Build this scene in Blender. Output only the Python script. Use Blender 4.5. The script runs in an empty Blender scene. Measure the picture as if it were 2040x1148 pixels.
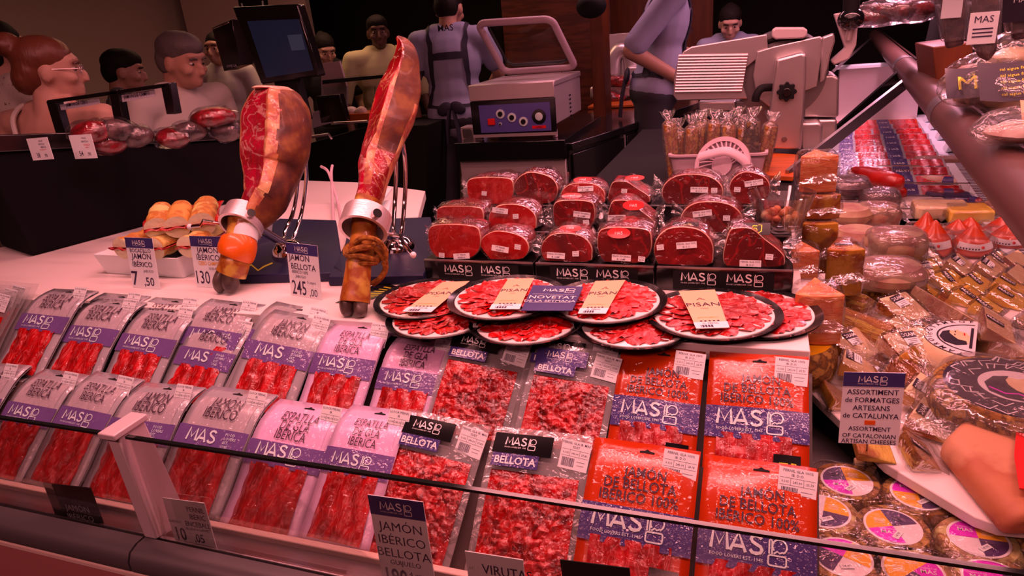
import bpy, bmesh, math, random
import numpy as np
from mathutils import Vector as V, Matrix, Euler
R_ = random.Random(7)
SC = bpy.context.scene
COL = SC.collection
PI = math.pi
# ------------------------------------------------------------------ camera
F_PX, CZ = 1350.0, 1.48
ROLL, PITCH, YAW = math.atan(.0926), math.atan(516/1350.0), math.radians(21)
fw = V((-math.sin(YAW)*math.cos(PITCH), math.cos(YAW)*math.cos(PITCH), -math.sin(PITCH)))
r0 = V((math.cos(YAW), math.sin(YAW), 0)); u0 = r0.cross(fw)
CR = r0*math.cos(ROLL) - u0*math.sin(ROLL)
CU = r0*math.sin(ROLL) + u0*math.cos(ROLL)
CP = V((0, 0, CZ))
cd = bpy.data.cameras.new('camera'); cam = bpy.data.objects.new('camera', cd); COL.objects.link(cam)
cam.matrix_world = Matrix(((CR.x, CU.x, -fw.x, 0), (CR.y, CU.y, -fw.y, 0), (CR.z, CU.z, -fw.z, CZ), (0, 0, 0, 1)))
cd.lens = 36*F_PX/2040; cd.sensor_width = 36; cd.sensor_fit = 'HORIZONTAL'; cd.clip_start = .02
SC.camera = cam
def ray(x, y): return fw + CR*((x-1020)/F_PX) - CU*((y-574)/F_PX)
def atz(x, y, z):
    d = ray(x, y); return CP + d*((z-CZ)/d.z)
def aty(x, y, Y):
    d = ray(x, y); return CP + d*(Y/d.y)
# ------------------------------------------------------------------ world, lights, exposure
SC.view_settings.view_transform = 'Standard'; SC.view_settings.look = 'None'
SC.view_settings.gamma = 1; SC.view_settings.use_curve_mapping = False
SC.view_settings.exposure = 0
w = bpy.data.worlds.new('world'); SC.world = w; w.use_nodes = True
w.node_tree.nodes['Background'].inputs[0].default_value = (.5, .055, .06, 1)
w.node_tree.nodes['Background'].inputs[1].default_value = .055
LC = (1.0, .325, .335)
def area(name, loc, sx, sy, power, color=LC, look=None, spread=None, rz=0):
    l = bpy.data.lights.new(name, 'AREA'); l.shape = 'RECTANGLE'; l.size = sx; l.size_y = sy
    l.energy = power; l.color = color
    if spread: l.spread = math.radians(spread)
    o = bpy.data.objects.new(name, l); COL.objects.link(o); o.location = loc
    if look is not None:
        o.rotation_euler = (V(look)-V(loc)).to_track_quat('-Z', 'Y').to_euler()
    else: o.rotation_euler = (0, 0, rz)
    return o
area('counter_strip_light', (.05, .95, 2.45), 3.5, .08, 36, look=(.05, 1.05, 0), spread=140)
area('counter_strip_light', (-.10, 1.75, 2.45), 3.2, .08, 17, look=(-.10, 1.6, 0), spread=140)
area('added_front_light', (-.5, -1.1, 2.75), 3.0, .25, 32, look=(-.6, 1.0, .8))  # added from the viewer's side to brighten the upright cards
area('cheese_strip_light', (.62, 2.3, 2.35), .09, 3.6, 26, look=(.5, 2.3, 0), color=(1, .33, .35), spread=140)
area('back_case_light', (.65, 3.9, 1.80), 1.0, .1, 20, look=(.6, 3.9, .8), color=(1, .36, .52))
area('staff_area_light', (-.3, 4.3, 2.6), 2.5, .3, 30, look=(-.3, 4.3, 0), color=(1, .40, .50))
area('hall_light', (-3.2, 4.6, 2.7), 2.2, .6, 22, look=(-3.3, 4.8, 0), color=(1, .48, .30))
SC.cycles.use_denoising = True
SC.cycles.max_bounces = 7; SC.cycles.transparent_max_bounces = 16
SC.cycles.diffuse_bounces = 3; SC.cycles.glossy_bounces = 3
SC.cycles.caustics_reflective = False; SC.cycles.caustics_refractive = False
SC.cycles.sample_clamp_indirect = 3
# ------------------------------------------------------------------ colour + materials
def lin(h):
    o = []
    for i in (0, 2, 4):
        c = int(h[i:i+2], 16)/255
        o.append(c/12.92 if c <= .04045 else ((c+.055)/1.055)**2.4)
    return o
WB = (1.0, .345, .365)
def A(h, g=1.0):            # albedo of a surface that looks like colour h under the pink counter lamps
    r, gg, bb = [int(h[i:i+2], 16) for i in (0, 2, 4)]
    if gg < r: gg = max(0, r-(r-gg)*1.25)
    if bb < r: bb = max(0, r-(r-bb)*1.18)
    return tuple(min(.9, max(.003, g*c/k)) for c, k in zip(lin('%02x%02x%02x' % (r, int(gg), int(bb))), WB)) + (1,)
MATS = {}
def mat(name, col=None, rough=.5, metal=0, spec=.5, coat=0, coatr=.1, bump=0, bscale=40, bdet=2,
        var=None, vscale=12, vdist=0, vlo=.4, vhi=.6, cbump=0, cscale=60, emit=None, es=1, stretch=None, alpha=None, trans=0, sss=0):
    if name in MATS: return MATS[name]
    m = bpy.data.materials.new(name); m.use_nodes = True; MATS[name] = m
    nt = m.node_tree; N = nt.nodes; L = nt.links; b = N['Principled BSDF']
    def inp(k, v):
        if k in b.inputs: b.inputs[k].default_value = v
    inp('Base Color', col); inp('Roughness', rough); inp('Metallic', metal); inp('Specular IOR Level', spec)
    inp('Coat Weight', coat); inp('Coat Roughness', coatr)
    if alpha is not None: inp('Alpha', alpha)
    if trans: inp('Transmission Weight', trans)
    if emit: inp('Emission Color', emit); inp('Emission Strength', es)
    tc = N.new('ShaderNodeTexCoord'); oi = N.new('ShaderNodeObjectInfo')
    mp = N.new('ShaderNodeMapping'); L.new(tc.outputs['Object'], mp.inputs[0])
    va = N.new('ShaderNodeVectorMath'); va.operation = 'SCALE'; va.inputs[0].default_value = (17, 31, 13)
    L.new(oi.outputs['Random'], va.inputs['Scale']); L.new(va.outputs[0], mp.inputs['Location'])
    if stretch: mp.inputs['Scale'].default_value = stretch
    if var:
        t = N.new('ShaderNodeTexNoise'); t.inputs['Scale'].default_value = vscale; t.inputs['Detail'].default_value = 4
        t.inputs['Distortion'].default_value = vdist; L.new(mp.outputs[0], t.inputs['Vector'])
        cr = N.new('ShaderNodeValToRGB'); e = cr.color_ramp.elements
        cols = [col]+list(var); n = len(cols)
        e[0].position = vlo; e[0].color = cols[0]; e[1].position = vhi; e[1].color = cols[-1]
        for i in range(1, n-1):
            x = e.new(vlo+(vhi-vlo)*i/(n-1)); x.color = cols[i]
        L.new(t.outputs[0], cr.inputs[0]); L.new(cr.outputs[0], b.inputs['Base Color'])
    def bmp(sc, st, det, target):
        t = N.new('ShaderNodeTexNoise'); t.inputs['Scale'].default_value = sc; t.inputs['Detail'].default_value = det
        L.new(mp.outputs[0], t.inputs['Vector'])
        bb = N.new('ShaderNodeBump'); bb.inputs['Strength'].default_value = min(1, st); bb.inputs['Distance'].default_value = .004*max(1, st)*(2.6 if target == 'Coat Normal' else 1)
        L.new(t.outputs[0], bb.inputs['Height']); L.new(bb.outputs[0], b.inputs[target])
    if bump: bmp(bscale, bump, bdet, 'Normal')
    if cbump and coat: bmp(cscale, cbump, 2, 'Coat Normal')
    return m
def film_mat(name, tint=(.95, .95, .95), gloss=.22, rough=.12, milk=.06, bscale=38, bst=.9):
    """clear crinkled plastic film: transparent with a thin glossy and a little milky layer"""
    m = bpy.data.materials.new(name); m.use_nodes = True; MATS[name] = m
    nt = m.node_tree; N = nt.nodes; L = nt.links; N.clear()
    out = N.new('ShaderNodeOutputMaterial'); tr = N.new('ShaderNodeBsdfTransparent'); gl = N.new('ShaderNodeBsdfAnisotropic') if 0 else N.new('ShaderNodeBsdfGlossy')
    df = N.new('ShaderNodeBsdfDiffuse'); tr.inputs[0].default_value = (*tint, 1); gl.inputs['Roughness'].default_value = rough
    df.inputs[0].default_value = (.8, .8, .8, 1)
    tc = N.new('ShaderNodeTexCoord'); t = N.new('ShaderNodeTexNoise'); t.inputs['Scale'].default_value = bscale; t.inputs['Detail'].default_value = 3; t.inputs['Distortion'].default_value = .6
    L.new(tc.outputs['Object'], t.inputs['Vector'])
    bp = N.new('ShaderNodeBump'); bp.inputs['Strength'].default_value = bst; bp.inputs['Distance'].default_value = .006
    L.new(t.outputs[0], bp.inputs['Height']); L.new(bp.outputs[0], gl.inputs['Normal'])
    lw = N.new('ShaderNodeLayerWeight'); lw.inputs[0].default_value = .35; L.new(bp.outputs[0], lw.inputs['Normal'])
    ma = N.new('ShaderNodeMath'); ma.operation = 'MULTIPLY_ADD'; ma.inputs[1].default_value = .40; ma.inputs[2].default_value = gloss*.35
    L.new(lw.outputs['Fresnel'], ma.inputs[0])
    m1 = N.new('ShaderNodeMixShader'); m1.inputs[0].default_value = milk; L.new(tr.outputs[0], m1.inputs[1]); L.new(df.outputs[0], m1.inputs[2])
    m2 = N.new('ShaderNodeMixShader'); L.new(ma.outputs[0], m2.inputs[0]); L.new(m1.outputs[0], m2.inputs[1]); L.new(gl.outputs[0], m2.inputs[2])
    L.new(m2.outputs[0], out.inputs[0])
    return m
def pane_mat(name, tint, refl=.06):
    m = bpy.data.materials.new(name); m.use_nodes = True; MATS[name] = m
    nt = m.node_tree; N = nt.nodes; L = nt.links; N.clear()
    out = N.new('ShaderNodeOutputMaterial'); tr = N.new('ShaderNodeBsdfTransparent'); gl = N.new('ShaderNodeBsdfGlossy')
    tr.inputs[0].default_value = (*tint, 1); gl.inputs['Roughness'].default_value = .01
    lw = N.new('ShaderNodeLayerWeight'); lw.inputs[0].default_value = .2
    ma = N.new('ShaderNodeMath'); ma.operation = 'MULTIPLY_ADD'; ma.inputs[1].default_value = .5; ma.inputs[2].default_value = refl*.3
    L.new(lw.outputs['Fresnel'], ma.inputs[0])
    m2 = N.new('ShaderNodeMixShader'); L.new(ma.outputs[0], m2.inputs[0]); L.new(tr.outputs[0], m2.inputs[1]); L.new(gl.outputs[0], m2.inputs[2])
    L.new(m2.outputs[0], out.inputs[0]); return m
def marble_mat(name, c1, c2, c3, scale=9, dist=3.2, stretch=(1, 1, 1), rough=.35, coat=.6, cbump=.5, cscale=70, bump=.5, bscale=35, wave=True, wbias=(.45, .62, .80)):
    """cured meat: lean colour c1/c2 with fat veins c3"""
    m = bpy.data.materials.new(name); m.use_nodes = True; MATS[name] = m
    nt = m.node_tree; N = nt.nodes; L = nt.links; b = N['Principled BSDF']
    tc = N.new('ShaderNodeTexCoord'); oi = N.new('ShaderNodeObjectInfo'); mp = N.new('ShaderNodeMapping')
    mp.inputs['Scale'].default_value = stretch
    va = N.new('ShaderNodeVectorMath'); va.operation = 'SCALE'; va.inputs[0].default_value = (17, 31, 13)
    L.new(oi.outputs['Random'], va.inputs['Scale']); L.new(va.outputs[0], mp.inputs['Location']); L.new(tc.outputs['Object'], mp.inputs[0])
    n1 = N.new('ShaderNodeTexNoise'); n1.inputs['Scale'].default_value = scale; n1.inputs['Detail'].default_value = 3; n1.inputs['Distortion'].default_value = dist
    n2 = N.new('ShaderNodeTexNoise'); n2.inputs['Scale'].default_value = scale*.8; n2.inputs['Detail'].default_value = 2; n2.inputs['Distortion'].default_value = 1
    L.new(mp.outputs[0], n1.inputs['Vector']); L.new(mp.outputs[0], n2.inputs['Vector'])
    # veins where the warped noise crosses its middle value
    sb = N.new('ShaderNodeMath'); sb.operation = 'SUBTRACT'; sb.inputs[1].default_value = .5; L.new(n1.outputs[0], sb.inputs[0])
    ab = N.new('ShaderNodeMath'); ab.operation = 'ABSOLUTE'; L.new(sb.outputs[0], ab.inputs[0])
    r1 = N.new('ShaderNodeValToRGB'); r1.color_ramp.elements[0].position = wbias[0]*.05; r1.color_ramp.elements[0].color = (1, 1, 1, 1)
    r1.color_ramp.elements[1].position = wbias[1]*.08; r1.color_ramp.elements[1].color = (0, 0, 0, 1); L.new(ab.outputs[0], r1.inputs[0])
    r2 = N.new('ShaderNodeValToRGB'); r2.color_ramp.elements[0].position = .38; r2.color_ramp.elements[0].color = c1
    r2.color_ramp.elements[1].position = .62; r2.color_ramp.elements[1].color = c2; L.new(n2.outputs[0], r2.inputs[0])
    mx = N.new('ShaderNodeMix'); mx.data_type = 'RGBA'; mx.inputs['B'].default_value = c3 if 0 else c3
    mu = N.new('ShaderNodeMath'); mu.operation = 'MULTIPLY'; mu.inputs[1].default_value = wbias[2]; L.new(r1.outputs[0], mu.inputs[0])
    L.new(mu.outputs[0], mx.inputs[0]); L.new(r2.outputs[0], mx.inputs[6]); mx.inputs[7].default_value = c3
    L.new(mx.outputs[2], b.inputs['Base Color'])
    b.inputs['Roughness'].default_value = rough; b.inputs['Coat Weight'].default_value = coat; b.inputs['Coat Roughness'].default_value = .07
    for sc_, st_, tg in ((bscale, bump, 'Normal'), (cscale, cbump, 'Coat Normal')):
        if not st_: continue
        t = N.new('ShaderNodeTexNoise'); t.inputs['Scale'].default_value = sc_; t.inputs['Detail'].default_value = 2; L.new(tc.outputs['Object'], t.inputs['Vector'])
        bb = N.new('ShaderNodeBump'); bb.inputs['Strength'].default_value = min(1, st_); bb.inputs['Distance'].default_value = .005*(2.2 if tg == 'Coat Normal' else 1)
        L.new(t.outputs[0], bb.inputs['Height']); L.new(bb.outputs[0], b.inputs[tg])
    return m
# ------------------------------------------------------------------ mesh builder
class MB:
    def __init__(s):
        s.v = []; s.f = []; s.mi = []; s.mats = []; s.T = Matrix.Identity(4); s.flat = []
    def idx(s, m):
        if m not in s.mats: s.mats.append(m)
        return s.mats.index(m)
    def add(s, vs, fs, m, flat=False):
        o = len(s.v); T = s.T; i = s.idx(m)
        s.v += [tuple(T @ V(p)) for p in vs]
        s.f += [tuple(o+k for k in f) for f in fs]; s.mi += [i]*len(fs); s.flat += [flat]*len(fs)
        return s
    def box(s, c, d, m, R=None):
        x, y, z = d[0]/2, d[1]/2, d[2]/2
        p = [V((a*x, b*y, e*z)) for e in (-1, 1) for b in (-1, 1) for a in (-1, 1)]
        if R is not None: p = [R @ q for q in p]
        return s.add([q+V(c) for q in p], [(0, 2, 3, 1), (4, 5, 7, 6), (0, 1, 5, 4), (2, 6, 7, 3), (0, 4, 6, 2), (1, 3, 7, 5)], m, True)
    def hexa(s, p, m):      # 8 corners: bottom ring 4, top ring 4
        return s.add(p, [(3, 2, 1, 0), (4, 5, 6, 7), (0, 1, 5, 4), (1, 2, 6, 5), (2, 3, 7, 6), (3, 0, 4, 7)], m, True)
    def cyl(s, a, b, r0, m, r1=None, n=16, caps=True):
        return s.tube([a, b], [r0, r0 if r1 is None else r1], m, n, caps)
    def tube(s, pts, r, m, n=10, caps=True, closed=False, flatx=None):
        pts = [V(p) for p in pts]; k = len(pts)
        if not hasattr(r, '__len__'): r = [r]*k
        vs = []; up = None
        for i, p in enumerate(pts):
            if closed: t = pts[(i+1) % k]-pts[i-1]
            else: t = pts[min(i+1, k-1)]-pts[max(i-1, 0)]
            t.normalize()
            if up is None: up = t.orthogonal().normalized()
            up = (up - t*up.dot(t)); up.normalize(); sd = t.cross(up)
            for j in range(n):
                a = 2*PI*j/n; vs.append(p+up*(r[i]*math.cos(a))+sd*(r[i]*math.sin(a)*(flatx or 1)))
        fs = []
        for i in range(k if closed else k-1):
            for j in range(n):
                q = (i+1) % k
                fs.append((i*n+j, i*n+(j+1) % n, q*n+(j+1) % n, q*n+j))
        if caps and not closed:
            fs.append(tuple(range(n-1, -1, -1))); fs.append(tuple((k-1)*n+j for j in range(n)))
        return s.add(vs, fs, m)
    def lathe(s, prof, m, n=32, fn=None):
        vs = []; fs = []; k = len(prof)
        for r, z in prof:
            for j in range(n):
                a = 2*PI*j/n; vs.append((r*math.cos(a), r*math.sin(a), z))
        if fn: vs = [fn(V(p)) for p in vs]
        for i in range(k-1):
            for j in range(n): fs.append((i*n+j, i*n+(j+1) % n, (i+1)*n+(j+1) % n, (i+1)*n+j))
        if prof[0][0] > 1e-5: fs.append(tuple(range(n-1, -1, -1)))
        if prof[-1][0] > 1e-5: fs.append(tuple((k-1)*n+j for j in range(n)))
        return s.add(vs, fs, m)
    def prism(s, poly, z0, z1, m, sc=1.0):
        n = len(poly); cx = sum(p[0] for p in poly)/n; cy = sum(p[1] for p in poly)/n
        vs = [(x, y, z0) for x, y in poly]+[(cx+(x-cx)*sc, cy+(y-cy)*sc, z1) for x, y in poly]
        fs = [tuple(range(n-1, -1, -1)), tuple(range(n, 2*n))]+[(i, (i+1) % n, n+(i+1) % n, n+i) for i in range(n)]
        return s.add(vs, fs, m, True)
    def ell(s, c, r, m, R=None, nu=16, nv=10, fn=None):
        vs = []; fs = []
        for i in range(nv+1):
            t = PI*i/nv
            for j in range(nu):
                a = 2*PI*j/nu
                p = V((r[0]*math.sin(t)*math.cos(a), r[1]*math.sin(t)*math.sin(a), r[2]*math.cos(t)))
                if fn: p = fn(p)
                if R is not None: p = R @ p
                vs.append(p+V(c))
        for i in range(nv):
            for j in range(nu): fs.append((i*nu+j, (i+1)*nu+j, (i+1)*nu+(j+1) % nu, i*nu+(j+1) % nu))
        return s.add(vs, fs, m)
    def grid(s, nu, nv, fn, m, us=None, vs_=None, flat=False):
        us = us or [i/nu for i in range(nu+1)]; vs_ = vs_ or [i/nv for i in range(nv+1)]
        vs = [fn(u, v) for v in vs_ for u in us]; w = len(us)
        fs = [(j*w+i, j*w+i+1, (j+1)*w+i+1, (j+1)*w+i) for j in range(len(vs_)-1) for i in range(w-1)]
        return s.add(vs, fs, m, flat)
    def loft(s, rings, m, caps=True, mfn=None):
        n = len(rings[0]); fs = []; ms = []
        vs = [p for r in rings for p in r]
        for i in range(len(rings)-1):
            for j in range(n):
                fs.append((i*n+j, i*n+(j+1) % n, (i+1)*n+(j+1) % n, (i+1)*n+j)); ms.append(mfn(i, j) if mfn else m)
        if caps:
            fs.append(tuple(range(n-1, -1, -1))); ms.append(mfn(0, 0) if mfn else m)
            fs.append(tuple((len(rings)-1)*n+j for j in range(n))); ms.append(mfn(len(rings)-2, 0) if mfn else m)
        o = len(s.f); s.add(vs, fs, m)
        for k, mm in enumerate(ms): s.mi[o+k] = s.idx(mm)
        return s
    def poly(s, pts, m, fn=None):
        p = [fn(x, y) for x, y in pts] if fn else pts
        return s.add(p, [tuple(range(len(p)))], m, True)
    def text(s, body, size, m, fn, align='C', weight=0, sx=1, x=0, y=0, rot=0, res=2):
        vs, fs = text2d(body, weight, res)
        if not vs: return s
        xs = [p[0] for p in vs]; x0, x1 = min(xs), max(xs)
        dx = {'C': -(x0+x1)/2, 'L': -x0, 'R': -x1}[align]
        c, sn = math.cos(rot), math.sin(rot); out = []
        for px, py in vs:
            a = (px+dx)*size*sx; b = py*size
            out.append(fn(x+a*c-b*sn, y+a*sn+b*c))
        return s.add(out, fs, m, True)
    def stroke(s, pts, w, m, fn, closed=False):
        k = len(pts); vs = []; fs = []
        for i in range(k):
            a = V(pts[(i-1) % k if closed else max(0, i-1)]); b = V(pts[(i+1) % k if closed else min(k-1, i+1)])
            t = (b-a); t = V((t.x, t.y)).normalized() if t.length > 1e-9 else V((1, 0)); nn = V((-t.y, t.x))*w/2
            p = V(pts[i]); vs += [fn(p.x+nn.x, p.y+nn.y), fn(p.x-nn.x, p.y-nn.y)]
        for i in range(k if closed else k-1):
            q = (i+1) % k; fs.append((2*i, 2*i+1, 2*q+1, 2*q))
        return s.add(vs, fs, m, True)
    def logo(s, x, y, h, m, fn, t=.06):     # the jar-and-ring emblem, height h, lower-left corner (x, y)
        W = h*.62; w = h*t
        jar = rrect(x, y, W, h*.36, h*.08); s.stroke(jar, w, m, fn, True)
        cx, cy, r = x+W*.62, y+h*.70, h*.25
        s.stroke([(cx+r*math.cos(a), cy+r*math.sin(a)) for a in [math.radians(-62+284*i/16) for i in range(17)]], w, m, fn)
        s.stroke([(cx-r*.8, y+h*.42), (cx-r*.3, y+h*.52), (cx, y+h*.46), (cx+r*.5, y+h*.52)], w, m, fn)
        s.stroke([(x+W*.04, y+h*.40), (x+W*.04, y+h*.85), (x+W*.10, y+h*.98), (x+W*.2, y+h*.85), (x+W*.2, y+h*.40)], w, m, fn)
        return s
    def mas(s, x, y, h, m, fn, tag=True, weight=.17, icon=True):     # word mark + emblem, cap height h, centred on x
        w = h*weight; t = h*2.75; x0 = x-t/2-(h*.55 if icon else 0); p = lambda *q: [(x0+a*h, y+b*h) for a, b in q]
        s.stroke(p((.07, 0), (.16, .96), (.5, .25), (.84, .96), (.93, 0)), w, m, fn)
        s.stroke(p((1.06, 0), (1.45, .96), (1.84, 0)), w, m, fn); s.stroke(p((1.22, .27), (1.68, .27)), w, m, fn)
        s.stroke(p((2.62, .80), (2.50, .91), (2.32, .94), (2.16, .88), (2.10, .74), (2.18, .60), (2.38, .50), (2.58, .40), (2.66, .25), (2.58, .10), (2.38, .03), (2.18, .07), (2.06, .20)), w, m, fn)
        if icon: s.logo(x+h*1.05, y-h*.42, h*1.42, m, fn)
        if tag: s.text('FOOD LOVERS EST. 1945', h*.25, m, fn, 'C', .003, 1, x-h*.55, y-h*.36, res=1)
        return s
    def build(s, name, parent=None, bev=0, ang=40, sub=0, solid=0, seg=2, kind=None, label=None, smooth=True):
        me = bpy.data.meshes.new(name); me.from_pydata(s.v, [], s.f)
        for m in s.mats: me.materials.append(m if not isinstance(m, str) else MATS[m])
        me.polygons.foreach_set('material_index', s.mi)
        me.polygons.foreach_set('use_smooth', [smooth]*len(s.f))
        me.update()
        if smooth:
            try: me.set_sharp_from_angle(angle=math.radians(ang))
            except Exception: pass
        o = bpy.data.objects.new(name, me); COL.objects.link(o)
        if parent is not None: o.parent = parent
        if solid:
            d = o.modifiers.new('solid', 'SOLIDIFY'); d.thickness = solid; d.offset = 0
        if bev:
            d = o.modifiers.new('bevel', 'BEVEL'); d.width = bev; d.segments = seg; d.limit_method = 'ANGLE'; d.angle_limit = math.radians(35)
            d.harden_normals = False
        if sub:
            d = o.modifiers.new('sub', 'SUBSURF'); d.levels = sub; d.render_levels = sub
        if kind: o['kind'] = kind
        if label: o['label'] = label
        return o
_tx = {}
def text2d(body, weight=0, res=2):
    k = (body, weight, res)
    if k not in _tx:
        c = bpy.data.curves.new('t', 'FONT'); c.body = body; c.size = 1; c.fill_mode = 'FRONT'; c.resolution_u = res; c.offset = weight
        o = bpy.data.objects.new('t', c); COL.objects.link(o)
        dg = bpy.context.evaluated_depsgraph_get(); me = bpy.data.meshes.new_from_object(o.evaluated_get(dg))
        _tx[k] = ([(v.co.x, v.co.y) for v in me.vertices], [tuple(p.vertices) for p in me.polygons])
        bpy.data.objects.remove(o); bpy.data.meshes.remove(me); bpy.data.curves.remove(c)
    return _tx[k]
def rrect(x, y, w, h, r, n=4):
    out = []
    for cx, cy, a0 in ((x+w-r, y+r, -90), (x+w-r, y+h-r, 0), (x+r, y+h-r, 90), (x+r, y+r, 180)):
        for i in range(n+1):
            a = math.radians(a0+90*i/n); out.append((cx+r*math.cos(a), cy+r*math.sin(a)))
    return out
def tag(o, label, cat, group=None, kind=None):
    o['label'] = label; o['category'] = cat
    if group: o['group'] = group
    if kind: o['kind'] = kind
    return o
def thing(name, label, cat, loc=(0, 0, 0), rot=None, group=None):
    o = bpy.data.objects.new(name, None); COL.objects.link(o); o.empty_display_size = .05
    o.matrix_world = Matrix.Translation(V(loc)) @ (rot.to_4x4() if rot is not None else Matrix.Identity(4))
    return tag(o, label, cat, group)
def dup(root, mw, label=None):
    r = root.copy(); COL.objects.link(r); r.matrix_world = mw
    if label: r['label'] = label
    for ch in list(root.children):
        c = ch.copy(); COL.objects.link(c); c.parent = r
        for g in list(ch.children):
            d = g.copy(); COL.objects.link(d); d.parent = c
    return r
def rz(a): return Matrix.Rotation(math.radians(a), 3, 'Z')
def rx(a): return Matrix.Rotation(math.radians(a), 3, 'X')
def ry(a): return Matrix.Rotation(math.radians(a), 3, 'Y')
def basis(x, y, z): return Matrix(((x.x, y.x, z.x), (x.y, y.y, z.y), (x.z, y.z, z.z)))
def lerp(a, b, t): return a+(b-a)*t
def catmull(pts, n=6):
    pts = [V(p) for p in pts]; out = []
    for i in range(len(pts)-1):
        p0 = pts[max(i-1, 0)]; p1 = pts[i]; p2 = pts[i+1]; p3 = pts[min(i+2, len(pts)-1)]
        for k in range(n):
            t = k/n
            out.append(.5*((2*p1)+(p2-p0)*t+(2*p0-5*p1+4*p2-p3)*t*t+(3*p1-p0-3*p2+p3)*t**3))
    out.append(pts[-1]); return out
def noise(p, s=1.0, seed=0):
    from mathutils import noise as nz
    return nz.noise(V(p)*s+V((seed*7.3, seed*3.1, seed*5.7)))
# ------------------------------------------------------------------ materials
mat('white_board', A('F0A4A0'), .35, spec=.4)
mat('card_white', A('EAAFAE'), .55)
mat('card_edge', A('C08080'), .6)
mat('ink', A('3A2030'), .6, spec=.2)
mat('ink_red', A('E03020'), .6)
mat('ink_orange', A('E08040'), .6)
mat('navy', A('3A2448'), .45, coat=.3)
mat('navy_band', A('6E4060'), .3, coat=1, coatr=.1, cbump=.55, cscale=75)
mat('navy_deep', A('44294E'), .3, coat=1, coatr=.1, cbump=.6, cscale=75)
mat('navy_paint', (.008, .010, .05, 1), .45, spec=.35)
mat('white_ink', A('EFC0C8', 1.0), .5)
mat('band_ink', A('D9AEBC'), .3, coat=1, coatr=.1, cbump=.55, cscale=75)
mat('black_gloss', (.006, .006, .007, 1), .18, coat=.5)
mat('black_matte', (.008, .008, .009, 1), .7, spec=.2)
mat('black_cloth', (.006, .006, .008, 1), .9, spec=.1)
mat('steel', (.82, .72, .72, 1), .34, .75)
mat('steel_dark', (.34, .32, .33, 1), .38, 1)
mat('steel_brushed', (.85, .74, .74, 1), .36, .7, bump=.12, bscale=300, stretch=(.03, 1, 1))
mat('chrome', (.85, .82, .82, 1), .10, 1)
mat('alu', (.70, .60, .62, 1), .45, .15)
mat('alu_cast', (.74, .69, .69, 1), .34, .9)
mat('bumper', (.22, .21, .22, 1), .42, .6)
mat('fascia', A('C0625C'), .45)
mat('trim_pink', A('F09A90'), .4)
mat('deck_grey', A('B07A7A'), .45); mat('deck_dark', A('50302E'), .5)
mat('pouch_grey', A('A87678'), .22, coat=1, coatr=.12, cbump=.5, cscale=46)
mat('pouch_panel', A('B87E80'), .22, coat=1, coatr=.06, cbump=.9, cscale=60)
mat('pouch_pink', A('DD8C9C'), .22, coat=1, coatr=.12, cbump=.5, cscale=46)
mat('pouch_pink_panel', A('EE8FA2'), .22, coat=1, coatr=.06, cbump=.9, cscale=60)
mat('orange_film', A('BC3E0A'), .25, coat=.8, coatr=.12, cbump=.5, cscale=50)
mat('orange_panel', A('C6440E'), .22, coat=1, coatr=.10, cbump=.8, cscale=62)
mat('ink_pack', A('4A2830'), .3, coat=1, coatr=.1, cbump=.6, cscale=60)
mat('gold', A('E8A040'), .35, .3)
film_mat('film', (.985, .98, .98), gloss=.16, rough=.08, milk=.008)
film_mat('film_heavy', (.97, .97, .97), gloss=.3, rough=.13, milk=.07, bscale=30)
film_mat('film_soft', (.985, .985, .985), gloss=.08, rough=.16, milk=.04, bscale=26)
film_mat('pouch_clear', gloss=.34, rough=.16, milk=.22, bscale=34)
pane_mat('glass', (.93, .90, .89), .05)
pane_mat('glass_clear', (.97, .96, .96), .05); film_mat('bowl_glass', (.95, .94, .94), gloss=.5, rough=.04, milk=.02, bscale=3, bst=.05)
mat('glass_edge', (.01, .013, .012, 1), .12, spec=.8)
marble_mat('ham_slices', A('8E0618'), A('BE1024'), A('D8605C'), 16, 1.6, (3.2, .9, 1), wbias=(.03, .40, .6), bump=.6, bscale=60, cbump=.7, cscale=65)
marble_mat('ham_shavings', A('6A0410'), A('B81020'), A('D85A50'), 34, 1.4, (1, 1, 1), wbias=(.1, .35, .7), bump=.8, bscale=70, cbump=.9, cscale=85, rough=.25, coat=1)
marble_mat('ham_plate', A('90061A'), A('B80C20'), A('E8706C'), 18, 1.5, (1, 1, 1), wbias=(.06, .34, .7), cbump=.3, bump=.5, bscale=50)
marble_mat('ham_plate_red', A('B80814'), A('D61420'), A('EE7470'), 20, 1.5, (1, 1, 1), wbias=(.06, .32, .7), cbump=.4, bump=.5, bscale=50)
marble_mat('ham_cut', A('5E0006'), A('80020A'), A('A82A26'), 9, 1.2, (1, 1, 1), wbias=(.1, .30, .6), rough=.3, coat=.8, bump=.15, cbump=.15, cscale=30)
marble_mat('ham_cut_pale', A('960008'), A('B2060F'), A('C8463E'), 8, 1.4, (1, 1, 1), wbias=(.15, .5, .6), rough=.3, coat=.8, bump=.15, cbump=.15, cscale=30)
mat('ham_fat', A('CC7466'), .35, coat=.5, bump=.3, bscale=30, var=[A('DC8C7C')], vscale=20)
mat('ham_rind', A('6A0C14'), .35, coat=.8, bump=.6, bscale=45, var=[A('A0202A'), A('7A1418')], vscale=25, cbump=.5)
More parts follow.
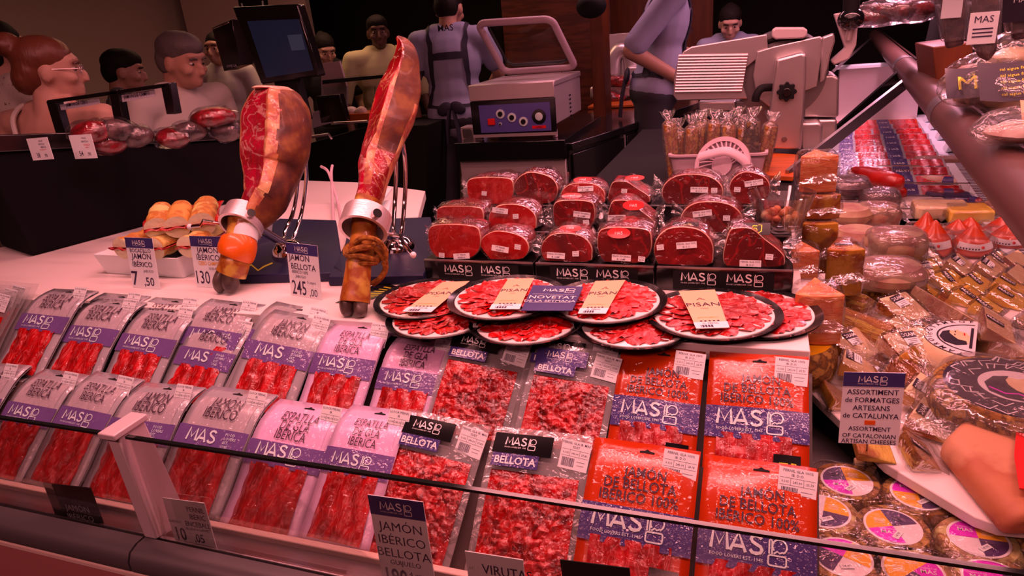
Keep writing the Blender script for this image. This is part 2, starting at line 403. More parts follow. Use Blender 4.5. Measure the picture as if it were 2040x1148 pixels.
# ------------------------------------------------------------------ setting
def slab(name, c, d, m, bev=0):
    b = MB(); b.box(c, d, m); return b.build(name, None, bev, kind='structure')
mat('floor_tile', (.10, .06, .05, 1), .4)
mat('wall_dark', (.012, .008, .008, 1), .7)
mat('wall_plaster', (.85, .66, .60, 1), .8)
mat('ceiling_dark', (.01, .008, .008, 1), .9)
mat('wood_panel', A('5A2418'), .4, var=[A('3E160E')], vscale=5, stretch=(1, 1, 8), coat=.2)
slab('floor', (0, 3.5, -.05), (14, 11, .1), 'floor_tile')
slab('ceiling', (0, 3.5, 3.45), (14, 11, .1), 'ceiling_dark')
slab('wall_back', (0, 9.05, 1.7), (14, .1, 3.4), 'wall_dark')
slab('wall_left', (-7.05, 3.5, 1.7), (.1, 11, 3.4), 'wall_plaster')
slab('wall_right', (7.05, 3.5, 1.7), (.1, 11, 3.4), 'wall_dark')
# ---- serving counter
DK = math.radians(40)
SV, SN = V((0, math.cos(DK), math.sin(DK))), V((0, -math.sin(DK), math.cos(DK)))
ct = thing('serving_counter', 'long steel fronted deli counter with low glass pane holding the ham packets', 'counter', (-.9, .6, 0))
ct_o = V((-.9, .6, 0))
def ctb(): b = MB(); b.T = Matrix.Translation(-ct_o); return b
XL, XR = -2.9, 1.6
b = ctb(); b.hexa([(XL, .60, 0), (XR, .60, 0), (XR, .668, 0), (XL, .668, 0), (XL, .575, .728), (XR, .575, .728), (XR, .668, .728), (XL, .668, .728)], 'fascia'); b.build('front_panel', ct)
b = ctb(); b.box(((XL+XR)/2, .571, .738), (XR-XL, .016, .012), 'trim_pink'); b.build('reflection_trim', ct, .003)  # trim in pale pink, painting the light strip's reflection along the fascia
for x0, x1 in ((XL, -.868), (-.864, XR)):
    b = ctb(); prof = [(.585, .752), (.560, .754), (.549, .765), (.549, .782), (.556, .795), (.570, .800), (.585, .800)]
    b.loft([[(x0, y, z) for y, z in prof], [(x1, y, z) for y, z in prof]], 'bumper'); b.build('bumper_rail', ct, 0, 50)
b = ctb(); b.hexa([(XL, .588, .745), (.10, .588, .745), (.10, .668, .735), (XL, .668, .735), (XL, .598, .792), (.10, .598, .792), (.10, .664, .756), (XL, .664, .756)], 'steel_dark')
b.box(((XL+.10)/2, .667, .757), (.10-XL, .012, .022), 'trim_pink'); b.build('steel_ledge', ct, .002)
b = ctb(); b.hexa([(XL, .672, .60), (.098, .672, .60), (.098, 1.07, .60), (XL, 1.07, .60), (XL, .672, .690), (.098, .672, .690), (.098, .868, .852), (XL, .868, .852)], 'deck_dark')
b.hexa([(XL, .869, .60), (.098, .869, .60), (.098, 1.088, .60), (XL, 1.088, .60), (XL, .869, .730), (.098, .869, .730), (.098, 1.088, .905), (XL, 1.088, .905)], 'deck_dark'); b.build('display_deck', ct)
b = ctb(); b.box((-1.88, .592, .889), (2.02, .006, .178), 'glass'); b.box((-1.88, .592, .980), (2.02, .0062, .004), 'glass_edge'); b.build('glass_pane', ct)
b = ctb(); b.box((.37, .592, .889), (2.42, .006, .178), 'glass'); b.box((.37, .592, .980), (2.42, .0062, .004), 'glass_edge'); b.build('glass_pane', ct)
b = ctb(); b.hexa([(-.866, .585, .80), (-.842, .585, .80), (-.842, .650, .78), (-.866, .650, .78), (-.870, .583, .985), (-.846, .583, .985), (-.846, .630, .985), (-.870, .630, .985)], 'alu')
b.box((-.857, .604, .988), (.032, .06, .010), 'alu'); b.build('glass_post', ct, .002)
wb = MB(); wb.prism([(-2.75, 1.08), (.092, 1.08), (.092, 1.79), (-.98, 1.79), (-1.15, 2.2), (-1.5, 2.35), (-2.03, 2.44), (-2.35, 1.45), (-2.75, 1.40)], .92, .95, 'white_board'); tag(wb.build('worktop_board', None, .002), 'long white worktop board carrying the ham stands, rack and plates', 'worktop')
b = MB(); b.prism([(-2.70, 1.14), (-.06, 1.14), (-.06, 1.77), (-1.0, 1.77), (-1.17, 2.18), (-1.52, 2.33), (-2.05, 2.42), (-2.37, 1.47), (-2.70, 1.42)], .002, .9195, 'black_matte'); tag(b.build('counter_base_cabinet', None), 'dark base cabinet under the white worktop board', 'cabinet')
# ------------------------------------------------------------------ packets
_shared = {}
def shared(key, fn):
    if key not in _shared: _shared[key] = fn()
    return _shared[key]
def child(me_obj_fn, key, name, parent, loc, rot=None):
    """linked copy of a small part mesh"""
    me = shared(key, me_obj_fn)
    o = bpy.data.objects.new(name, me); COL.objects.link(o); o.parent = parent
    m = Matrix.Translation(V(loc))
    if rot is not None: m = m @ rot.to_4x4()
    o.matrix_local = m; return o
def mesh_only(b):
    o = b.build('m'); me = o.data; bpy.data.objects.remove(o); return me
def label_mesh(l1, l2, nums, w=.040, h=.048):
    def f():
        b = MB(); b.box((0, 0, 0), (w, h, .0006), 'card_white'); fn = lambda x, y: V((x, y, .0005))
        b.text(l1, h*.115, 'ink', fn, 'C', .004, 1, 0, h*.36, res=1); b.text(l2, h*.115, 'ink', fn, 'C', .004, 1, 0, h*.23, res=1)
        for yy in (.17, -.05): b.box((0, h*yy, .0003), (w*.92, h*.008, .0004), 'ink')
        for xx in (-.18, .16): b.box((w*xx, h*.06, .0003), (w*.008, h*.22, .0004), 'ink')
        for k, t in enumerate(nums): b.text(t, h*.10, 'ink', fn, 'C', .003, 1, w*(-.32+.32*k), h*.02, res=1)
        x = -w*.40
        rr = random.Random(3)
        while x < w*.02:
            d = w*rr.choice((.008, .014, .02)); b.box((x, -h*.26, .0003), (d, h*.30, .0004), 'ink'); x += d+w*rr.choice((.012, .018))
        b.box((w*.25, -h*.20, .0003), (w*.30, h*.012, .0004), 'ink'); b.box((w*.25, -h*.32, .0003), (w*.24, h*.012, .0004), 'ink')
        return mesh_only(b)
    return f
G_LOW, G_UP = 'packets in the front row of the counter', 'packets in the rear row of the counter'
def pack(kind, TL, TR, Y, label, grp, lines=(), L=.24, nums=('0,105', '245,00', '25,73'), lift=0., belly=.006, curl=.030, icon=True, full=True, slope=40, seed=0, stack=1):
    a, c = aty(*TL, Y), aty(*TR, Y); w = (c-a).length; X = (c-a).normalized()
    s = math.radians(slope); Yv = V((0, math.cos(s), math.sin(s))); Yv = (Yv-X*Yv.dot(X)).normalized(); Nn = X.cross(Yv)
    top = (a+c)/2; root = thing('ham_packet', label, 'packet', top-Yv*L+Nn*lift, basis(X, Yv, Nn), grp)
    rr = random.Random(seed*13+5); ph = rr.random()*6
    def S(x, y, o=0.0):
        t = y/L; h = belly*math.sin(PI*min(1, max(0, t)))*(1-(2*x/w)**2*.7)
        if t > .72: h -= curl*((t-.72)/.28)**2
        h += .0022*math.sin(9*t+ph)*math.cos(5*x/w+ph)
        return V((x, y, h+o))
    def sheet(x0, x1, y0, y1, o, m, name, nu=10, nv=14, fn=None, th=0, lab=None):
        b = MB(); b.grid(nu, nv, lambda u, v: S(lerp(x0, x1, u), lerp(y0, y1, v), o+(fn(u, v) if fn else 0)), m)
        return b.build(name, root, solid=th, label=lab)
    pouch = {'grey': 'pouch_grey', 'pink': 'pouch_pink', 'orange': 'orange_film', 'clear': 'pouch_clear'}[kind]
    panel = {'grey': 'pouch_panel', 'pink': 'pouch_pink_panel', 'orange': 'orange_panel', 'clear': None}[kind]
    sheet(-w/2, w/2, 0, L, 0, pouch, 'pouch', th=.0012 if kind != 'clear' else 0)
    for k in range(stack):
        sheet(-w/2+.002*rr.random(), w/2-.001*rr.random(), 0, L*(1-.01*rr.random()), -.004*(k+1), pouch, 'pouch_back', 4, 8)
    b = MB(); fn = lambda o: (lambda x, y: S(x, y, o))
    if kind in ('grey', 'pink'):
        if full:
            sheet(-w*.41, w*.41, L*.64, L*.885, .0012, panel, 'print_panel', 8, 6)
            nz = lambda u, v: .0045*abs(math.sin(u*PI*3+.6*math.sin(v*9+ph)))+.0018*noise((u*5, v*9, seed))
            sheet(-w*.37, w*.37, L*.035, L*.48, .0012, 'ham_slices', 'meat_slices', 26, 26, nz)
        sheet(-w/2, w/2, L*.465, L*.64, .0030, 'navy_band', 'brand_band', 10, 6, lambda u, v: .0005*math.sin(20*u))
        cap = .030*w/.155
        for i, t in enumerate(lines):
            n = len(lines); yy = L*(.80-.088*i) if n == 2 else L*(.815-.074*i)
            b.text(t, (cap if n == 2 else cap*.86), 'ink_pack', fn(.0042), 'C', .0, .68, w*(.02-.01*i), yy)
        k = w/.155
        if icon: b.mas(-w*.08, L*.535, .0225*k, 'band_ink', fn(.0042))
        else:
            b.mas(-w*.12, L*.525, .0235*k, 'band_ink', fn(.0042), tag=False, icon=False)
            for q, t in enumerate(('FOOD', 'LOVERS', 'EST.', '1945')): b.text(t, .0075*k, 'band_ink', fn(.0042), 'L', .003, 1, w*.20, L*(.595-.030*q), res=1)
        b.build('lettering', root)
        child(label_mesh('LLOCA PERNIL', 'IB.', nums), 'lab_grey', 'price_label', root, S(w*.365, L*.875, .0032), rx(12) @ rz(-2))
    if kind == 'orange':
        if full:
            sheet(-w*.36, w*.36, L*.60, L*.90, .0012, panel, 'print_panel', 10, 8)
            nz = lambda u, v: .004*abs(math.sin(u*PI*4+1.2*math.sin(v*5+ph)))+.0025*noise((u*6, v*8, seed))
            sheet(-w*.38, w*.34, 0, L*.42, .0012, 'ham_slices', 'meat_slices', 26, 26, nz)
            g = MB(); g.grid(4, 5, lambda u, v: S(w*lerp(.17, .42, u), L*lerp(.06, .30, v), .0085), 'black_gloss')
            gf = fn(.0092); cx, cy, q = w*.30, L*.17, w*.16
            g.stroke([(cx+.02*q, cy+.72*q), (cx-.45*q, cy+.72*q), (cx-.5*q, cy+.3*q), (cx-.1*q, cy+.33*q), (cx+.08*q, cy+.12*q), (cx-.05*q, cy-.1*q), (cx-.35*q, cy-.18*q), (cx-.55*q, cy-.05*q)], q*.10, 'gold', gf)
            g.stroke([(cx+.2*q, cy+.75*q), (cx+.45*q, cy+.75*q), (cx+.45*q, cy-.05*q), (cx+.25*q, cy-.32*q), (cx-.3*q, cy-.35*q)], q*.10, 'gold', gf)
            g.text('CINCO JOTAS', w*.042, 'gold', gf, 'C', .01, 1, w*.295, L*.095)
            g.build('corner_emblem', root, label='black corner label with a gold 5J emblem')
        sheet(-w/2, w/2, L*.385, L*.60, .0030, 'navy_deep', 'brand_band', 10, 6)
        k = w/.18
        for i, t in enumerate(lines): b.text(t, .0245*k, 'ink_pack', fn(.0030), 'C', .012, .86, w*(.03 if i == 0 else .0), L*(.775-.073*i))
        b.mas(-w*.07, L*.475, .030*k, 'band_ink', fn(.0042)); b.build('lettering', root)
        child(label_mesh('PERNIL GLA 100%', 'IB. D.O.', nums, .050, .044), 'lab_or'+nums[2], 'price_label', root, S(w*.33, L*.88, .0042), rx(10) @ rz(-3))
    if kind == 'clear':
        rr2 = random.Random(seed+40)
        if full:
            for q in range(2):
                nz = lambda u, v: (.0105*abs(noise((u*8, v*12, seed+q*3)))+.006*abs(noise((u*17, v*24, seed))))*min(1, 6*u, 6*(1-u), 6*v, 8*(1-v))
                if q == 0: sheet(-w*.43, w*.43, L*.03, L*.73, .001, 'ham_shavings', 'ham_shavings', 52, 66, nz)
        lw, lh, y0 = w*.60, L*.125, L*.83
        x0 = -w*.46
        g = MB(); g.grid(8, 4, lambda u, v: S(x0+lw*u, y0+lh*v, .006), 'black_gloss' if seed % 2 else 'navy_deep')
        g.mas(x0+lw*.46, y0+lh*.42, lh*.40, 'white_ink', fn(.0066)); g.build('brand_label', root)
        g = MB(); g.grid(8, 3, lambda u, v: S(x0+lw*.04+lw*.78*u, y0-lh*.66+lh*.64*v, .0085), 'navy_deep')
        g.text('BELLOTA', lh*.50, 'white_ink', fn(.0092), 'C', .02, 1, x0+lw*.44, y0-lh*.52); g.build('variety_label', root)
        child(label_mesh('PERNIL GLA IB. MAS', 'YDET', ('0,105', '186,00', '27,83'), .046, .044), 'lab_cl', 'price_label', root, S(w*.36, L*.865, .0050), rx(10) @ rz(-6))
    if kind != 'clear':
        h = MB(); hx, hy = w*.02, L*.945
        pts = [(-.011, 0), (-.011, -.0025), (.011, -.0025), (.011, 0), (.004, .001), (0, .004), (-.004, .001)]
        h.poly([(hx+x, hy+y) for x, y in pts], 'black_matte', fn(.0016)); h.build('hang_hole', root)
    return root
EI, JI, EG = ('ESPATLLA', 'IBÈRICA'), ('JAMÓN', 'IBÉRICO'), ('ESPATLLA', 'DE GLA', 'IBÈRICA')
JB = ('JAMÓN', 'DE BELLOTA', 'IBÉRICO 100%')
YL, YU = .870, 1.072
# front row, left to right
pack('grey', (-85, 712), (48, 722), YL+.02, 'grey ham packet at the left edge of the front row, rear one of its pair', G_LOW, EI, seed=1, curl=.02)
pack('grey', (-105, 732), (32, 744), YL, 'grey ham packet cut off by the left edge, front one of its pair', G_LOW, EI, seed=2)
pack('grey', (66, 724), (160, 738), YL, 'grey packet reading ESPATLLA IBÈRICA with the full jar emblem, left of the glass post', G_LOW, EI, seed=3)
pack('grey', (171, 729), (268, 746), YL, 'grey packet reading ESPATLLA IBÈRICA behind the steel glass post', G_LOW, EI, seed=4)
pack('grey', (266, 750), (390, 762), YL, 'grey packet reading JAMÓN IBÉRICO just right of the glass post', G_LOW, JI, icon=False, seed=5)
pack('grey', (403, 757), (536, 776), YL, 'grey packet reading JAMÓN IBÉRICO in the front row, next to the pink packets', G_LOW, JI, icon=False, seed=6)
pack('pink', (540, 783), (686, 806), YL, 'pink packet reading ESPATLLA DE GLA IBÈRICA, left one of the front row pair', G_LOW, EG, seed=7)
pack('pink', (688, 794), (818, 812), YL, 'pink packet reading ESPATLLA DE GLA IBÈRICA in front row, beside the clear packets', G_LOW, EG, seed=8)
pack('clear', (812, 812), (976, 848), YL+.004, 'clear packet of ham shavings with black label, left one in the front row', G_LOW, seed=9, belly=.004, curl=.005, L=.255)
pack('clear', (985, 846), (1182, 868), YL+.004, 'clear packet of ham shavings with black label, beside the front orange packets', G_LOW, seed=11, belly=.004, curl=.005, L=.265)
pack('orange', (1184, 866), (1396, 896), YL, 'orange ham packet in the front row priced 28,18', G_LOW, JB, nums=('0,115', '245,00', '28,18'), seed=12, L=.25, curl=.012)
pack('orange', (1404, 900), (1629, 930), YL, 'orange ham packet in front row beside the small round cheeses', G_LOW, JB, seed=13, L=.25, curl=.012)
# rear row
for i, (tl, tr, yy) in enumerate((((-120, 548), (78, 566), YU+.035), ((-125, 556), (62, 572), YU+.02), ((-130, 566), (46, 582), YU))):
    pack('clear', tl, tr, yy, ('rearmost', 'middle', 'foremost')[i]+' of the three clear ham slice packets stacked at left edge', G_UP, seed=15+2*i, belly=.002, curl=.0, L=.26, stack=0, slope=44)
def up(kind, tl, tr, label, lines=(), dy=0, **k): return pack(kind, tl, tr, YU+dy, label, G_UP, lines, **k)
up('grey', (86, 563), (178, 569), 'grey rear row packet reading ESPATLLA IBÈRICA, leftmost of the grey ones', EI, seed=21)
up('grey', (190, 572), (284, 579), 'grey rear row packet half hidden behind the second ESPATLLA IBÈRICA packet', EI, .042, seed=22, full=False)
up('grey', (176, 584), (276, 592), 'grey rear row packet reading ESPATLLA IBÈRICA, second of its kind from left', EI, seed=23)
up('grey', (292, 580), (398, 590), 'grey rear row packet half hidden under the sandwich price card', EI, .042, seed=24, full=False)
up('grey', (284, 598), (390, 610), 'grey rear row packet reading ESPATLLA IBÈRICA in front of sandwich price card', EI, seed=25)
up('grey', (405, 583), (516, 596), 'grey rear row packet right under the hoof of the left ham', JI, .04, icon=False, seed=26)
up('grey', (398, 620), (506, 636), 'grey rear row packet reading JAMÓN IBÉRICO, below the left hoof', JI, icon=False, seed=27)
up('grey', (538, 588), (655, 612), 'grey rear row packet peeking out directly below the 245,00 card', JI, .042, icon=False, seed=28, full=False)
up('grey', (535, 604), (662, 628), 'grey JAMÓN IBÉRICO packet in rear row, nearest the pink ones', JI, icon=False, seed=29)
up('pink', (660, 628), (778, 641), 'pink rear row packet touching the hoof of the right ham', EG, seed=30)
up('pink', (786, 654), (906, 666), 'pink rear row packet tucked under the ham plates', EG, seed=31)
up('clear', (905, 651), (1062, 678), 'clear rear row packet of ham shavings with a black label', seed=33, belly=.004, curl=0, L=.25)
up('clear', (1062, 662), (1235, 686), 'clear rear row packet hidden behind another ham shavings packet', dy=.012, seed=35, belly=.004, curl=0, L=.25, full=False)
up('clear', (1070, 680), (1240, 706), 'clear rear row packet of ham shavings with a navy label', dy=-.012, seed=34, belly=.004, curl=0, L=.24)
up('orange', (1240, 686), (1406, 702), 'orange rear row packet beside the clear shavings packet', JB, seed=36, curl=0, nums=('0,110', '245,00', '26,95'))
up('orange', (1414, 700), (1611, 712), 'orange rear row packet at the right end of the counter', JB, seed=37, curl=0)
# ------------------------------------------------------------------ price cards
def card(name, bl, br, tl, z, label, items, head=.20, cat='price card', face='card_white', headm='navy', logo=True, lean=8, group=None, Y=None, thick=.0014, foot=True, edge=None):
    a, c = (atz(*bl, z), atz(*br, z)) if Y is None else (aty(*bl, Y), aty(*br, Y))
    w = (c-a).length; X = (c-a).normalized(); h = (aty(*tl, a.y).z-a.z)
    Zv = V((0, math.sin(math.radians(lean)), math.cos(math.radians(lean)))); Zv = (Zv-X*Zv.dot(X)).normalized(); h /= max(.5, Zv.z)
    Nn = X.cross(Zv)*1.0                                   # local: x right, y up the card, z towards the viewer
    root = thing(name, label, cat, (a+c)/2, basis(X, Zv, X.cross(Zv)), group)
    b = MB(); b.box((0, h/2, -thick/2), (w, h, thick), face); b.build('card', root)
    fn = lambda x, y: V((x, y, .0004))
    if head:
        b = MB(); b.box((0, h*(1-head/2), .0001), (w, h*head, .0005), headm)
        if logo: b.mas(w*-.02, h*(1-head*.66), h*head*.42, 'white_ink', lambda x, y: V((x, y, .0007)), weight=.16)
        b.build('header', root)
    b = MB()
    for t, x, y, sz, ink, wt, sx in items: b.text(t, sz*h, ink, fn, 'C', wt, sx, x*w, y*h)
    if b.v: b.build('lettering', root)
    if foot:
        b = MB(); b.box((0, .004, -.012), (w*.5, .002, .022), 'glass_clear'); b.box((0, .012, -.0022), (w*.5, .02, .0012), 'glass_clear'); b.build('acrylic_foot', root)
    return root, w, h
K = 'ink'
card('price_card', (265, 573), (319, 577), (267, 478), .9505, 'white card priced 7,50 in front of the sandwich box',
     [('BOCADILLO', 0, .715, .105, K, .01, .95), ('JAMÓN', 0, .585, .155, K, .01, 1), ('IBÉRICO', .0, .43, .145, K, .01, 1), ('JABUGO', .18, .325, .07, K, .0, 1), ('7', -.35, .06, .40, K, .012, .9), (',50', .15, .06, .24, K, .01, .95)])
card('price_card', (392, 572), (455, 576), (397, 475), .9505, 'white card priced 130 behind the hoof of the left ham',
     [('JAMÓN', .0, .68, .155, K, .005, 1), ('IBÉRICO', 0, .54, .155, K, .005, 1), ('CEBO CAMPO', 0, .445, .10, 'ink_orange', .02, .8), ('GUIJUELO', .15, .36, .06, K, 0, 1), ('130', -.24, .08, .36, K, .004, .72), (',00', .25, .06, .2, K, .0, .9)])
card('price_card', (580, 588), (641, 598), (583, 488), .9505, 'white card priced 245,00 between the two ham stands',
     [('JAMÓN', -.12, .68, .16, K, .006, 1), ('BELLOTA', 0, .52, .155, K, .006, 1), ('IBÉRICO 100%', -.12, .44, .085, K, 0, .8), ('JABUGO', -.12, .36, .07, K, 0, 1), ('5 years', .22, .27, .075, K, 0, 1), ('245', -.2, .04, .38, K, .004, .68), (',00', .26, .04, .20, K, .0, .85)])
# ------------------------------------------------------------------ ham stands and hams
marble_mat('ham_face', A('A01428'), A('C42A3C'), A('E88A80'), 10, 1.0, (.6, 1, 2.2), wbias=(.1, .4, .6), rough=.28, coat=1, bump=.4, bscale=60, cbump=.7, cscale=80)
marble_mat('ham_face_dark', A('7A0A16'), A('B01C2C'), A('C87050'), 12, 1.6, (1, 1, .5), wbias=(.1, .35, .6), rough=.3, coat=1, bump=.6, bscale=40, cbump=.5, cscale=60)
mat('ham_fat_orange', A('C86A4C'), .4, coat=.5, bump=.5, bscale=30, var=[A('A8483A'), A('D07C5C')], vscale=22, cbump=.4)
mat('ham_skin', A('8A4426'), .6, coat=.08, bump=.6, bscale=34, var=[A('6A2C1C'), A('4A1C14')], vscale=22, vlo=.35, vhi=.65)
mat('ham_skin_gold', A('B8602C'), .42, coat=.4, bump=.4, bscale=35, var=[A('94401E'), A('C87840')], vscale=18)
mat('hoof_horn', A('6A4038'), .45, coat=.3, bump=.4, bscale=40, var=[A('3A2020')], vscale=20)
mat('rope_jute', A('A85A2C'), .9, var=[A('7A3A1A')], vscale=90, bump=.6, bscale=160)
mat('tape_orange', A('E8621E'), .4, coat=.4, bump=.3, bscale=50)
XH = V((CR.x, CR.y, 0)).normalized(); DH = V((fw.x, fw.y, 0)).normalized()
def ham_loft(b, st, n, fn, mfn, m):
    """st: (y px, left x, right x, depth Y, thickness ratio); stations are resampled smoothly"""
    ctrl = []
    for y, xl, xr, Y, th in st:
        p, q = aty(xl, y, Y), aty(xr, y, Y); ctrl.append(((p+q)/2, (q-p).length/2, th))
    cen = catmull([c[0] for c in ctrl], 8); rr = catmull([V((c[1], c[2], 0)) for c in ctrl], 8)
    rings = []
    for i, c in enumerate(cen):
        a, th = rr[i].x, rr[i].y; t = i/(len(cen)-1); ring = []
        ax = (cen[min(i+1, len(cen)-1)]-cen[max(i-1, 0)]).normalized()
        X = (XH-ax*XH.dot(ax)).normalized(); D = X.cross(ax); D = D if D.dot(DH) > 0 else -D
        for j in range(n):
            an = 2*PI*j/n; x, d = fn(t, math.cos(an), math.sin(an)); p = c+X*(x*a)+D*(d*a*th)
            ring.append(p+(p-c).normalized()*.0035*noise(p, 22) if (p-c).length > 1e-4 else p)
        rings.append(ring)
    b.loft(rings, m, True, mfn); return cen, rr
def rel(b, root): b.T = root.matrix_world.inverted(); return b
# left ham
h1 = thing('cured_ham', 'cured ham with pale fat rim carved flat, hoof down in the left stand', 'ham', aty(470, 440, 1.28))
N1 = 96
def f1(t, x, d):
    if .30 < t < .97:
        k = .42+.10*math.sin(PI*(t-.3)/.67); nx, nd = -.72, -.69; e = x*nx+d*nd
        if e > k: x -= nx*(e-k); d -= nd*(e-k)
    return x, d
def m1(i, j):
    t = (i+.5)/96; a = 360*(j+.5)/N1; a = a if t < .3 else a+5*math.sin(t*11)+2*math.sin(t*31)          # 180 left, 270 towards the viewer
    if t > .955: return 'ham_fat'
    if t < .30: return 'ham_skin_gold'
    if 176 < a < 276: return 'ham_face' if t > .33 else 'ham_fat_orange'
    if 276 <= a < 304 or 160 < a <= 176: return 'ham_fat_orange'
    return 'ham_skin'
S1 = [(545, 436, 483, 1.195, 1), (525, 443, 490, 1.205, 1), (495, 452, 496, 1.225, 1), (465, 458, 506, 1.255, 1), (430, 463, 532, 1.29, 1), (395, 476, 562, 1.33, 1), (375, 488, 574, 1.35, 1), (345, 486, 588, 1.385, .95), (300, 482, 603, 1.42, .9), (255, 480, 607, 1.455, .9), (215, 481, 601, 1.475, .9), (190, 494, 590, 1.49, .9), (173, 514, 568, 1.495, .8)]
b = rel(MB(), h1); ham_loft(b, S1, N1, f1, m1, 'ham_skin'); b.build('leg_meat', h1, 0, 50)
b = rel(MB(), h1)
for xl, xr, dx in ((428, 447, -3), (447, 470, 3)):
    ham_loft(b, [(584, (xl+xr)/2-3, (xl+xr)/2+3, 1.176, 1), (576, xl+1, xr-1, 1.178, 1), (562, xl-1, xr+1, 1.184, 1.1), (545, xl+4, xr+4, 1.192, 1.1), (532, xl+10, xr+10, 1.20, 1)], 14, lambda t, x, d: (x, d), None, 'hoof_horn')
b.build('hoof', h1)
b = rel(MB(), h1); ham_loft(b, [(512, 442, 495, 1.214, 1.04), (503, 444, 500, 1.219, 1.06), (492, 447, 503, 1.227, 1.06), (482, 450, 503, 1.236, 1.05)], 24, lambda t, x, d: (x*1.02, d*1.02), None, 'tape_orange'); b.build('label_tape', h1, label='orange tape round the shank')
b = rel(MB(), h1); ham_loft(b, [(478, 466, 506, 1.240, 1.08), (468, 468, 508, 1.249, 1.08), (456, 470, 512, 1.262, 1.05)], 20, lambda t, x, d: (x*1.01, d*1.01), None, 'card_white'); b.build('paper_tag', h1)
# right ham
h2 = thing('cured_ham', 'darker cured ham carved deep to the bone, roped hoof in the right stand', 'ham', aty(725, 440, 1.20))
N2 = 96
def f2(t, x, d):
    if t > .40:
        k = max(.48, 1.15-(t-.40)*4)+.12*abs(math.sin(PI*(t-.4)/.6*1.5)); nx, nd = -.80, -.60; e = x*nx+d*nd
        if e > k: x -= nx*(e-k); d -= nd*(e-k)
        nx, nd = .45, -.89; e = x*nx+d*nd; k = max(.58, 1.2-(t-.40)*4)+.12*math.sin(t*23)
        if e > k: x -= nx*(e-k)*.8; d -= nd*(e-k)*.8
    return x, d
def m2(i, j):
    t = (i+.5)/120; a = 360*(j+.5)/N2
    if t < .36: return 'ham_skin_gold'
    if 150 < a < 252: return 'ham_face' if t < .55+.03*math.sin(a*.2) else 'ham_face_dark'
    if 252 <= a < 282: return 'ham_fat_orange' if .40 < t < .78 else 'ham_face_dark'
    if 282 <= a < 340: return 'ham_skin' if t > .52 else 'ham_face_dark'
    return 'ham_skin' if t > .70 else 'ham_fat_orange'
S2 = [(603, 683, 733, 1.112, 1), (560, 690, 735, 1.135, 1), (520, 694, 739, 1.158, 1), (480, 700, 745, 1.182, 1), (445, 705, 750, 1.21, 1), (410, 708, 753, 1.235, 1), (380, 715, 765, 1.26, 1), (340, 718, 777, 1.29, 1), (300, 722, 792, 1.325, 1), (260, 728, 808, 1.355, .95), (220, 737, 824, 1.385, .9), (180, 749, 834, 1.41, .85), (140, 768, 834, 1.435, .8), (110, 783, 829, 1.45, .75), (86, 788, 814, 1.462, .7), (73, 787, 795, 1.466, .7)]
b = rel(MB(), h2); ham_loft(b, S2, N2, f2, m2, 'ham_skin'); b.build('leg_meat', h2, 0, 50)
b = rel(MB(), h2)
for xl, xr in ((680, 705), (706, 731)):
    ham_loft(b, [(630, xl+5, xr-5, 1.098, .9), (622, xl+1, xr-1, 1.10, 1), (607, xl, xr, 1.108, 1.1), (592, xl+3, xr, 1.117, 1.1), (578, xl+8, xr-1, 1.126, 1)], 14, lambda t, x, d: (x, d), None, 'hoof_horn')
b.build('hoof', h2)
b = rel(MB(), h2); ham_loft(b, [(355, 726, 764, 1.262, .6), (330, 728, 762, 1.284, .6), (300, 735, 762, 1.31, .5)], 14, lambda t, x, d: (x, d), None, 'ham_fat'); b.build('bone_end', h2)
rp = MB(); cpt = aty(722, 500, 1.17)
for k, (rr_, dz, tl) in enumerate(((.033, .012, .2), (.035, -.004, -.25), (.034, -.02, .1))):
    rp.tube([cpt+XH*(rr_*math.cos(a))+DH*(rr_*math.sin(a))+V((0, 0, dz+tl*rr_*math.cos(a)+.004*math.sin(3*a))) for a in [2*PI*i/20 for i in range(20)]], .0065, 'rope_jute', 8, closed=True)
rp.tube(catmull([aty(745, 492, 1.165), aty(763, 510, 1.17), aty(768, 535, 1.175), aty(757, 555, 1.17), aty(742, 566, 1.165)], 5), .0065, 'rope_jute', 8)
rp.tube(catmull([aty(706, 485, 1.15), aty(725, 474, 1.15), aty(752, 480, 1.16), aty(768, 503, 1.17), aty(765, 528, 1.17)], 5), .006, 'rope_jute', 8)
tag(rp.build('jute_rope', None), 'thick brown jute rope wound round the shank of the right ham', 'rope')
